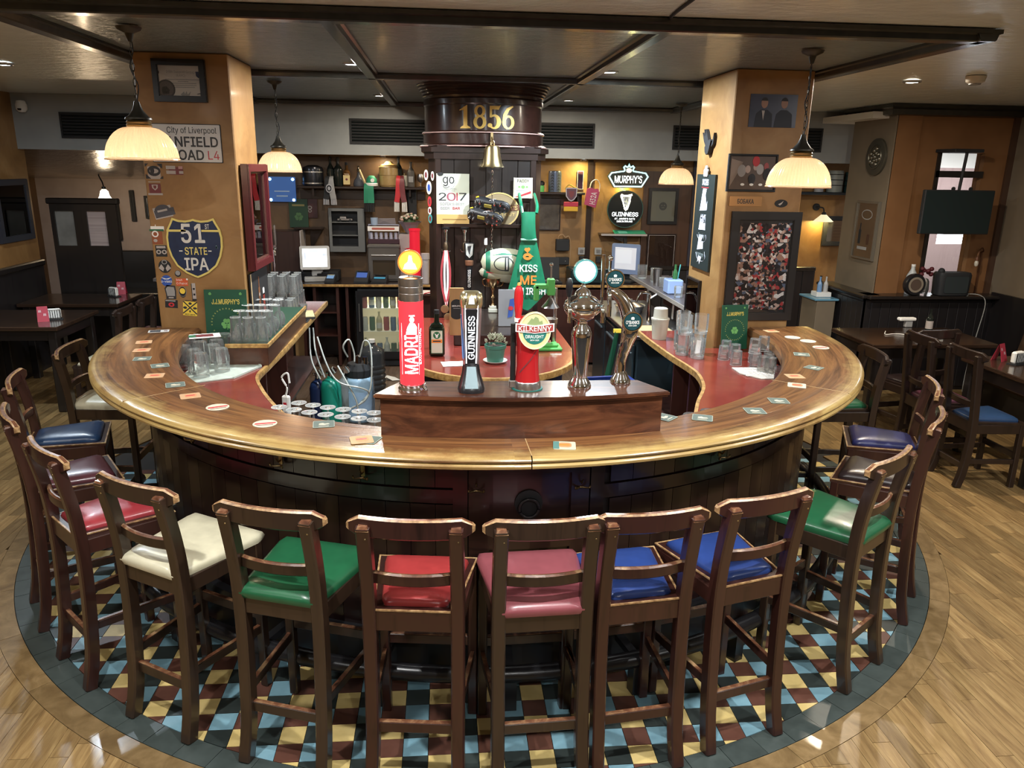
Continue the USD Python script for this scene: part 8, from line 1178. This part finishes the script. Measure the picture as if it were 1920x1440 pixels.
for i, (x, y) in enumerate([(1.62, 2.30), (1.68, 2.05), (1.66, 1.72), (1.73, 1.6), (1.64, 1.20), (1.72, 1.05)]): glass('chunky_pint' if i < 2 else 'tumbler', ['clear pint glass farthest back on the raised grey shelf', 'second clear pint glass from the back on the raised grey shelf', 'clear tumbler in the middle of the raised grey shelf', 'clear tumbler behind the blue jug on the raised shelf', 'clear tumbler nearest the right pillar on the raised shelf', 'clear tumbler tucked against the right pillar on the raised shelf'][i], 'glass', (x, y, 1.121), 'glasses on the raised shelf', True)
t = thing('blue_jug', 'translucent pale blue box with straws on the raised grey shelf', 'box', (1.66, 1.42, 1.121)); part(t, 'body', B(.13, .15, .12, 0, 0, 0, .01), MT('jug_blue', (.32, .45, .75), .2)); part(t, 'bottle', LA([(0, .1), (.02, .1), (.02, .17), (.01, .2), (.01, .24), (0, .24)], 14, .01, 0), MT('bottle_green', 0)); part(t, 'straw', TU([(.03, 0, .1), (.05, 0, .24)], .005, 6, 1), MT('straw_teal', (.1, .5, .5), .4))
t = thing('steel_cup', 'steel shaker cup beside the pale blue box on the raised shelf', 'shaker', (1.64, 1.85, 1.121)); part(t, 'body', LA([(0, 0), (.03, 0), (.042, .15), (.038, .15), (.028, .006), (0, .006)], 20), STEEL, 40); part(t, 'rim', LA([(.040, .147), (.044, .15), (.040, .153)], 20), CHROME)
# ================================================================ rooms left and right of the bar
TBW = grain('table_dark', (.012, .007, .005), (.035, .019, .012), (.06, .035, .022), .8, 'x', .22, .5)
def table(lab, x0, x1, y0, y1, h=.76, name='pub_table'):
    t = thing(name, lab, 'table', ((x0 + x1) / 2, (y0 + y1) / 2, 0.001)); w, d = x1 - x0, y1 - y0
    part(t, 'tabletop', B(w, d, .035, 0, 0, h - .035, .006), TBW); part(t, 'apron', EX(RC(0, 0, w - .08, d - .08).difference(RC(0, 0, w - .12, d - .12)), .09, h - .125), BLKWOOD)
    for sx in (-1, 1):
        for sy in (-1, 1): part(t, 'leg', B(.07, .07, h - .035, sx * (w / 2 - .07), sy * (d / 2 - .07), 0, .006), BLKWOOD)
table('dark pub table nearest on the left, by the left wall', -4.40, -3.50, 1.80, 2.62); table('dark pub table in front of the glazed booth partition on the left', -4.40, -3.45, 2.93, 3.58)
DKC = grain('chair_black_brown', (.008, .005, .004), (.022, .012, .009), (.04, .022, .015), 1, 'z', .35, .3)
def chair(lab, loc, rz, seat, name='pub_chair', sh=.44, top=.93, group='pub chairs'):
    t = thing(name, lab, 'chair' if sh < .6 else 'bar stool', (*loc, .001), rz, group); stool_parts(t, seat, DKC, 'drop', False, sh, top)
chair('dark pub chair with its back to the bar at the nearest left table', (-2.98, 1.85), 90, 'cream'); chair('dark pub chair with its back to the bar between the two left tables', (-2.98, 2.35), 90, 'black'); chair('dark pub chair at the left table before the glazed partition', (-2.98, 3.1), 90, 'purple')
def napkins(lab, p, rz):
    t = thing('napkin_holder', lab, 'napkin holder', (p[0], p[1], .7615), rz); part(t, 'napkin_block', B(.11, .045, .09, 0, 0, .008, .012), WHT); part(t, 'base', B(.13, .07, .008), BLKM)
    for k in range(6): part(t, 'wire', TU([(-.045 + .018 * k, -.026, .006), (-.045 + .018 * k, -.027, .085)], .0025, 5, 1), BLKM)
    part(t, 'frame', TU([(-.052, -.027, .01), (-.052, -.027, .09), (.052, -.027, .09), (.052, -.027, .01)], .003, 5, 1), BLKM)
def redcard(lab, p, rz):
    t = thing('table_card', lab, 'table card', (p[0], p[1], .7615), rz); part(t, 'front_face', hull([(-.045, -.04, 0), (.045, -.04, 0), (-.04, -.002, .13), (.04, -.002, .13), (-.045, -.036, 0), (.045, -.036, 0)]), MT('card_red', (.42, .03, .06), .4)); part(t, 'rear_face', hull([(-.045, .04, 0), (.045, .04, 0), (-.04, .002, .13), (.04, .002, .13), (-.045, .036, 0), (.045, .036, 0)]), MATS['card_red']); part(t, 'print', [hull([(x - .012, -.0415 + (z * .29), z), (x + .012, -.0415 + z * .29, z), (x - .01, -.0415 + (z + .02) * .29, z + .02), (x + .01, -.0415 + (z + .02) * .29, z + .02), (x, -.039 + z * .29, z)]) for x, z in ((-.02, .08), (.015, .05))], MT('card_pale', (.6, .35, .38), .5), kind='stuff')
napkins('white napkin holder with black wire bars on the nearest left table', (-3.671,2.138,0.762), 20); redcard('red folded card beside the napkin holder on the nearest left table', (-3.730,2.065,0.762), 25)
napkins('white napkin holder on the left table before the glazed partition', (-3.661,3.384,0.762), -30); redcard('red folded card on the left table before the glazed partition', (-3.648,3.559,0.762), 10)
# booth partition with two panes
a, b = (-4.306,3.680,1.700), (-3.648,3.680,1.708); w = b[0] - a[0]
t = thing('booth_partition', 'tall black booth partition with two frosted panes, at the far left', 'partition', ((a[0] + b[0]) / 2, 3.68, 0)); H = a[2]; PW = .19
pn = [( (-4.171,3.680,1.610)[0] - (a[0] + b[0]) / 2), ((-3.852,3.680,1.614)[0] - (a[0] + b[0]) / 2)]; pz0, pz1 = (-4.219,3.680,1.254)[2], (-4.171,3.680,1.610)[2]
F_ = RC(0, H / 2, w, H)
for x in pn: F_ = F_.difference(RC(x, (pz0 + pz1) / 2, PW, pz1 - pz0))
part(t, 'panel', FL(F_, 0.02, .05), BLKWOOD); part(t, 'top_rail', B(w + .05, .09, .06, 0, 0, H - .02, .01), BLKWOOD)
for k, x in enumerate(pn): part(t, 'frosted_pane', FL(RC(x, (pz0 + pz1) / 2, PW, pz1 - pz0), 0, .008), [NOISY('pane_grey', [(.3, (.15, .15, .14)), (.7, (.28, .28, .26))], 3, r=.3), NOISY('pane_pink', [(.35, (.38, .30, .29)), (.6, (.52, .43, .41))], 40, (.02, .02, 1), .3)][k])
t = thing('booth_bench', 'black high backed bench under the left wall behind the tables', 'bench', (-4.12, 3.45, 0)) if False else None
t, w, h = flat_on('tower_picture', 'dark framed picture of a pointed tower on the left wall', 'framed picture', (-4.443, 2.90, 1.93), (-4.443, 3.50, 1.34), 90); y = framed(t, w, h, .06, MT('frame_blue_black', (.03, .035, .05), .3), NOISY('sky_print', [(.3, (.16, .19, .25)), (.7, (.26, .3, .36))], 4, (1, 1, 5), .4), .04)
part(t, 'printed_tower', FL(Polygon([(-.06, .08), (.10, .08), (.09, .25), (.05, .38), (.02, .44), (-.01, .38), (-.05, .25)]), y, .001), MT('tower_print', (.03, .035, .045), .5)); part(t, 'printed_ground', FL(RC(0, .11, w - .13, .09), y - .001, .0006), MT('ground_print', (.05, .06, .07), .5))
# alcove
t = thing('tulip_lamp', 'small lit flower shaped glass lamp hanging in the left alcove', 'pendant lamp', (-4.375,5.200,1.667)); lp = (-4.375,5.200,1.667); part(t, 'shade', LA([(.02, .12), (.05, .09), (.06, .04), (.085, 0), (.08, .0), (.055, .04), (.045, .085), (.02, .115)], 8), EM('tulip_glow', (1.0, .85, .6), 4.0)); part(t, 'cap', LA([(0, .15), (.022, .145), (.024, .11), (0, .11)], 14), BLK); part(t, 'arm', TU([(0, 0, .15), (-.01, .0, .2), (-.05, .02, .28), (-.08, .05, .42)], .008, 6), BLK)
lamp('SphereLight', '/World/TulipLight', (lp[0], lp[1], lp[2] - .05), 13, (1.0, .74, .46), .035)
for k, (pa, pb, m, lab) in enumerate([((-4.735,6.280,1.613), (-4.645,6.280,1.071), MT('alc_pic_grey', (.2, .22, .21), .5), 'tall dark framed picture on the rear alcove wall beside the tulip lamp'), ((-4.492,6.280,1.735), (-4.433,6.280,1.325), MT('alc_pic_blue', (.18, .28, .38), .5), 'narrow blue picture on the rear alcove wall'), ((-4.304,6.280,1.667), (-4.232,6.280,1.363), MT('alc_pic_pale', (.4, .36, .3), .5), 'small dark framed picture half hidden by the left pillar')]):
    t, w, h = flat_on('alcove_picture', lab, 'framed picture', pa, pb); y = framed(t, w, h, .03, BLKM, m, .03); part(t, 'printed_shape', FL(Polygon([(-w * .18, .1 * h), (w * .18, .1 * h), (w * .1, .5 * h), (0, .75 * h), (-w * .1, .5 * h)]), y, .001), BLKM)
t = thing('alcove_bench', 'black bench and table seen deep in the left alcove', 'bench', (-3.7, 5.3, 0)); part(t, 'seat', B(2.4, .5, .45, 0, .5, 0, .01), BLKWOOD); part(t, 'back', B(2.4, .12, .95, 0, .8, 0, .01), BLKWOOD); part(t, 'pale_tabletop', B(1.0, .6, .04, .5, -.4, .74, .006), MT('pale_top', (.3, .27, .26), .3)); part(t, 'table_leg', B(.12, .12, .74, .5, -.4, 0), BLKWOOD)
# right: tables, chairs
table('dark pub table by the black dado at the right, with a bottle on it', 3.25, 4.35, 1.02, 1.72); table('dark pub table at the right edge of the picture', 3.74, 4.55, -.25, .62)
chair('dark chair with a blue seat facing the table at the right edge', (3.36, .02), -90, 'steelblue', sh=.46, top=.97); chair('dark chair with a plum seat, left of the blue seated one', (3.32, .47), -90, 'purple', sh=.46, top=.97); chair('dark chair with its back to the bar at the bottle table', (3.60, .74), 8, 'black', sh=.46, top=.95)
chair('dark bar stool with a green seat at the right end of the bar', (2.47, -.28), 85, 'green', 'bar_stool', .66, 1.03, 'stools around the bar')
napkins('white napkin holder with black wire bars on the table at the right edge', (4.0, .36), 20); redcard('red folded card behind the napkin holder on the table at the right edge', (3.95, .48), 30)
p = (4.023,1.486,0.762); t = thing('table_bottle', 'small dark bottle with a pale label on the table by the dado', 'bottle', (p[0], p[1], .7615)); part(t, 'body', LA(bottle_prof(.03, .21), 16), DKG, 40); part(t, 'bottle_label', LA([(.0305, .04), (.031, .04), (.031, .11), (.0305, .11)], 16), STP)
p = (3.894,1.245,0.762); t = thing('white_notepad', 'white notepad with a cable lying on the table by the dado', 'notepad', (p[0], p[1] + .02, .7615), -15); part(t, 'pad', B(.2, .08, .012, 0, 0, 0, .003), WHT); part(t, 'cover', B(.10, .05, .004, .05, .03, .012), BLKM); part(t, 'cable', TU([(-.1, 0, .01), (-.22, .1, .006), (-.34, .05, .006), (-.3, .2, .006)], .004, 5), WHT)
p = (3.972,1.746,0.762); t = thing('white_tray', 'small white stand on the far end of the table by the dado', 'stand', (p[0], p[1], .7615)); part(t, 'stand', cat(B(.16, .06, .03, 0, 0, .06, .008)), PAPER); part(t, 'foot', B(.07, .04, .06, .02, 0, 0, .006), GREY)
# tufted bench
LEA = NOISY('bench_leather', [(.3, (.05, .028, .016)), (.7, (.10, .06, .035))], 8, r=.35, coat=.15)
t = thing('tufted_bench', 'brown leather bench with a buttoned back at the right edge', 'bench', (5.0, .75, 0), -90); n, mm = 40, 18; V, F = [], []
for i in range(n + 1):
    for j in range(mm + 1):
        u, v = -.85 + 1.7 * i / n, .46 + .52 * j / mm; s = .03 * abs(math.sin(u * PI / .17)) * abs(math.sin((v - .46) * PI / .13)) + .012 * math.cos(u * 2 * PI / .34); V.append((u, .02 + .10 * ((v - .46) / .5) - s - (.06 if j < mm else -.02), v - (0.02 if j == mm else 0)))
for i in range(n):
    for j in range(mm): F += [(i*(mm+1)+j, (i+1)*(mm+1)+j, (i+1)*(mm+1)+j+1), (i*(mm+1)+j, (i+1)*(mm+1)+j+1, i*(mm+1)+j+1)]
part(t, 'buttoned_back', trimesh.Trimesh(V, F, process=False), LEA, True); part(t, 'back_core', B(1.72, .08, .52, 0, .10, .45, .01), BLKWOOD); part(t, 'seat', B(1.72, .5, .14, 0, -.2, .32, .03), LEA); part(t, 'plinth', B(1.7, .5, .32, 0, -.15, 0), BLKWOOD)
for i in range(10):
    for j in range(3): part(t, 'button', mv(LA([(0, -.008), (.012, -.006), (.012, .004), (0, .006)], 8).apply_transform(trimesh.transformations.rotation_matrix(PI / 2, (1, 0, 0))), -.77 + .17 * i + (.085 if j % 2 else 0), -.03 + .04 * j, .57 + .13 * j), LEA)
# wall ornaments on the column and the rear wall
t = thing('relief_plate', 'round pewter relief plate on the side of the right column', 'wall plate', (3.962, 2.61, 2.27 - .175), -90); PEW = MT('pewter', (.25, .24, .2), .3, .9); part(t, 'dish', mv(DISC(.175, .025), 0, 0, .175), MT('plate_bronze', (.10, .095, .075), .4, .5), 40); part(t, 'rim_ring', mv(rot(TU([(.11 * math.cos(a_), .11 * math.sin(a_), 0) for a_ in np.linspace(0, 2 * PI, 24, endpoint=False)], .008, 6, 1, True), 90, 'x'), 0, -.026, .175), PEW, 60)
for k in range(14): a_ = k * 2.4; r_ = .09 * math.sqrt(k / 14); part(t, 'relief_boss', mv(trimesh.creation.icosphere(1, .022), r_ * math.cos(a_), -.024, .175 + r_ * math.sin(a_)), PEW, True)
t, w, h = flat_on('engraved_mirror', 'tall silver framed mirror printed with a bottle and glass on the right column', 'mirror', (3.963, 2.83, 1.85), (3.963, 2.42, 1.28), -90); y = framed(t, w, h, .022, MT('frame_silver', (.28, .26, .22), .3, .7), MT('mirror_face', (.3, .27, .23), .12, .9), .03, glass=False); part(t, 'printed_bottle', FL(shapely.union_all([RC(-.09, .22, .045, .14, .01), RC(-.09, .32, .018, .07)]), y, .001), BLKM); part(t, 'printed_glass', FL(RC(.07, .20, .05, .10, .006), y, .001), MT('print_dark_brown', (.06, .03, .02), .4)); part(t, 'printed_text', FL(RC(-.02, .11, .18, .03), y, .0006), GREY); part(t, 'printed_banner', FL(ring2(0, .44, .10, .05, .09, .04), y, .0006), GREY)
p = (4.025,3.880,1.734); t = thing('wall_sconce', 'wall lamp with a lit white cone shade right of the right pillar', 'wall lamp', (p[0], 3.88, p[2])); part(t, 'rose', mv(DISC(.04, .02), 0, 0, 0), BLKM, 40); part(t, 'arm', TU([(0, -.02, 0), (.0, -.08, .0), (.04, -.10, -.01), (.055, -.10, -.07)], .008, 8), BLKM); part(t, 'shade', LA([(.03, -.08), (.05, -.10), (.11, -.155), (.105, -.158), (.045, -.106), (.02, -.085)], 28, .055, -.10), EM('sconce_glow', (1.0, .85, .5), .7, (.8, .75, .6)), 40); part(t, 'holder', LA([(0, -.05), (.02, -.055), (.03, -.085), (0, -.09)], 16, .055, -.10), BLKM); lamp('SphereLight', '/World/SconceLight', (p[0] + .055, 3.78, p[2] - .15), 4.5, (1.0, .78, .3), .02)
t, w, h = flat_on('framed_document', 'black framed certificate with lines of text behind the cone wall lamp', 'certificate', (4.129,3.870,1.634), (4.609,3.870,1.296)); y = framed(t, w, h, .05, BLKM, MT('document_paper', (.42, .42, .38), .6), .03); part(t, 'text_line', [FL(RC(0, h * (.3 + .1 * k), w * .5, .008), y, .0006) for k in range(5)], GREY, kind='stuff')
t = thing('canister_shelf', 'black shelf high on the rear wall between the right pillar and the right column', 'shelf', (4.1, 3.78, 1.875)); part(t, 'board', B(.9, .24, .03, 0, 0, 0, .004), MT('shelf_blue_black', (.02, .03, .04), .4)); part(t, 'bracket', FL([(-.42, 0), (-.30, 0), (-.42, -.2)], .1, .03), BLKM)
for k, (x, r, h, m, lab) in enumerate([(3.98, .05, .17, MT('canister_lilac', (.35, .36, .4), .4), 'lilac grey canister on the high black shelf, next to the tall banded one'), (4.16, .085, .235, MT('canister_sage', (.24, .27, .25), .4), 'tall pale banded canister on the high black shelf'), (4.33, .06, .22, MT('canister_teal', (.03, .07, .065), .3), 'dark green canister on the high black shelf'), (4.45, .05, .23, MT('canister_black', (.03, .035, .035), .3), 'slim black canister at the right end of the high black shelf')]):
    t = thing('canister', lab, 'canister', (x, 3.77, 1.906), 0, 'canisters on the high shelf'); part(t, 'body', LA([(0, 0), (r, 0), (r, h * .9), (r * .9, h), (0, h)], 20), m, 40)
    for z in (.3, .55, .8): part(t, 'groove', LA([(r, h * z), (r * 1.02, h * z + .004), (r, h * z + .008)], 20), BLKM)
# television, speaker and things on the ledge
t = thing('television', 'black flat television hanging from a bracket before the opening on the right', 'television', (4.50, 2.08, 1.58)); part(t, 'bezel', B(.68, .05, .40, 0, 0, 0, .006), BLKM); part(t, 'screen', FL(RC(0, .2, .66, .38), -.025, .002), MT('tv_screen', (.008, .018, .02), .18)); part(t, 'pole', TU([(.03, .05, .40), (.05, .05, .76)], .014, 10, 1), BLKM); part(t, 'mount_plate', B(.28, .30, .03, .05, .165, .735, .004), BLKM); part(t, 'back_plate', B(.3, .03, .3, .03, .04, .1), BLKM)
for x in (-.05, .12): part(t, 'lug', mv(DISC(.018, .01), x, .02, .41), BLKM)
p = (4.720,2.220,1.036); t = thing('ledge_speaker', 'rounded black speaker on the ledge under the television', 'speaker', (p[0] - .02, 2.26, .976)); part(t, 'cabinet', LOFT([(0, 0, 0, .15, .07), (.01, 0, 0, .16, .08), (.2, 0, 0, .17, .08), (.225, 0, 0, .16, .07)], 24, 5), BLKM, 50); part(t, 'grille', FL(RC(0, .11, .24, .16, .02), -.081, .004), MT('grille_dark', (.02, .028, .03), .8)); part(t, 'knob', mv(trimesh.creation.icosphere(2, .03), -.12, 0, .235), BLKM, True)
p = (4.301,2.240,1.021); t = thing('ledge_clock', 'round dark clock with a pale ring at the left end of the ledge', 'clock', (p[0], 2.23, .976)); part(t, 'case', mv(DISC(.105, .05), 0, .02, .107), BLK, 40); part(t, 'dial_ring', FL(ring2(0, .107, .075, .075, .055, .055), -.031, .002), MT('dial_tan', (.24, .2, .15), .5)); part(t, 'dial', FL(EL(0, .107, .054), -.031, .001), MT('dial_brown', (.09, .06, .045), .5))
t = thing('flower_vase', 'glass jar of dark red roses on the ledge before the opening', 'vase', (4.42, 2.28, .976)); part(t, 'jar', LA([(0, 0), (.05, 0), (.06, .05), (.055, .13), (.04, .16), (.036, .16), (.05, .13), (.055, .05), (0, .01)], 20), GL2, 40); part(t, 'foliage', mv(trimesh.creation.icosphere(1, .05), 0, 0, .09), MT('vase_leaf', (.03, .08, .04), .6))
for k in range(7): a_ = k * 2.4; part(t, 'rose', mv(trimesh.creation.icosphere(1, .022), .05 * math.cos(a_) + .02, .02 * math.sin(a_), .20 + .035 * ((k * 3) % 4) / 2), MT('rose_dark', (.08, .006, .012), .6), True)
t = thing('plastic_bottle', 'cloudy white plastic bottle standing behind the round clock', 'bottle', (4.33, 2.33, .976)); part(t, 'body', LA([(0, 0), (.05, 0), (.055, .12), (.05, .18), (.02, .24), (.018, .27), (0, .27)], 18), MT('plastic_white', (.45, .48, .48), .4), 40); part(t, 'cap', LA([(0, .27), (.02, .27), (.02, .29), (0, .29)], 12), WHT)
t = thing('wall_lamp', 'brown bracket wall lamp with a small white bulb, right of the opening', 'wall lamp', (5.02, 2.395, 1.38)); part(t, 'arm', TU([(.03, 0, .0), (.02, -.05, .02), (-.02, -.08, .05), (-.06, -.10, .02), (-.07, -.10, -.04)], .007, 6), MT('lamp_rust', (.14, .06, .03), .4, .5)); part(t, 'holder', LA([(0, -.03), (.016, -.035), (.02, -.07), (0, -.07)], 14, -.07, -.10), MATS['lamp_rust']); part(t, 'bulb', LA([(0, -.13), (.016, -.12), (.02, -.095), (.014, -.07), (0, -.07)], 14, -.07, -.10), MT('bulb_white', (.6, .55, .45), .3), True); part(t, 'cable_cover', B(.015, .012, .62, .035, -.006, -.62), MATS['lamp_rust'])
t = thing('ledge_cable', 'thin white cable running down the black dado at the right', 'cable', (5.02, 2.25, 0)); part(t, 'cable', TU([(-.15, .0, .99), (-.05, -.06, .985), (.0, -.09, .9), (-.04, -.10, .6), (-.08, -.10, .25), (-.1, -.12, .02)], .005, 6), MT('cable_grey', (.3, .3, .28), .5)); part(t, 'plug', B(.03, .02, .02, -.15, .0, .976), WHT)
t = thing('side_station', 'narrow taupe station with a blue topped ledge beside the right column', 'cabinet', (3.72, 2.95, 0)); part(t, 'body', B(.20, .35, .83, 0, 0, 0, .004), GREYW); part(t, 'blue_top', B(.26, .38, .02, 0, 0, .83, .004), MT('top_blue', (.15, .35, .5), .25))
t = thing('bottle_caddy', 'small cluster of bottles on the blue topped station', 'caddy', (3.74, 2.95, .851)); part(t, 'tray', B(.16, .14, .05, 0, 0, 0, .004), PAPER)
for k, (dx, dy) in enumerate(((-.04, -.03), (.03, -.02), (0, .04))): part(t, 'bottle', LA(bottle_prof(.026, .2), 12, dx, dy, .01), [MT('caddy_blue', (.2, .35, .6), .2), MT('caddy_white', (.5, .5, .5), .3), DKG][k], 40)
struct('baseboard_right', cat(B(.03, 8.2, 1.0, FX1 - .016, -1.8, 0)), WAIN)
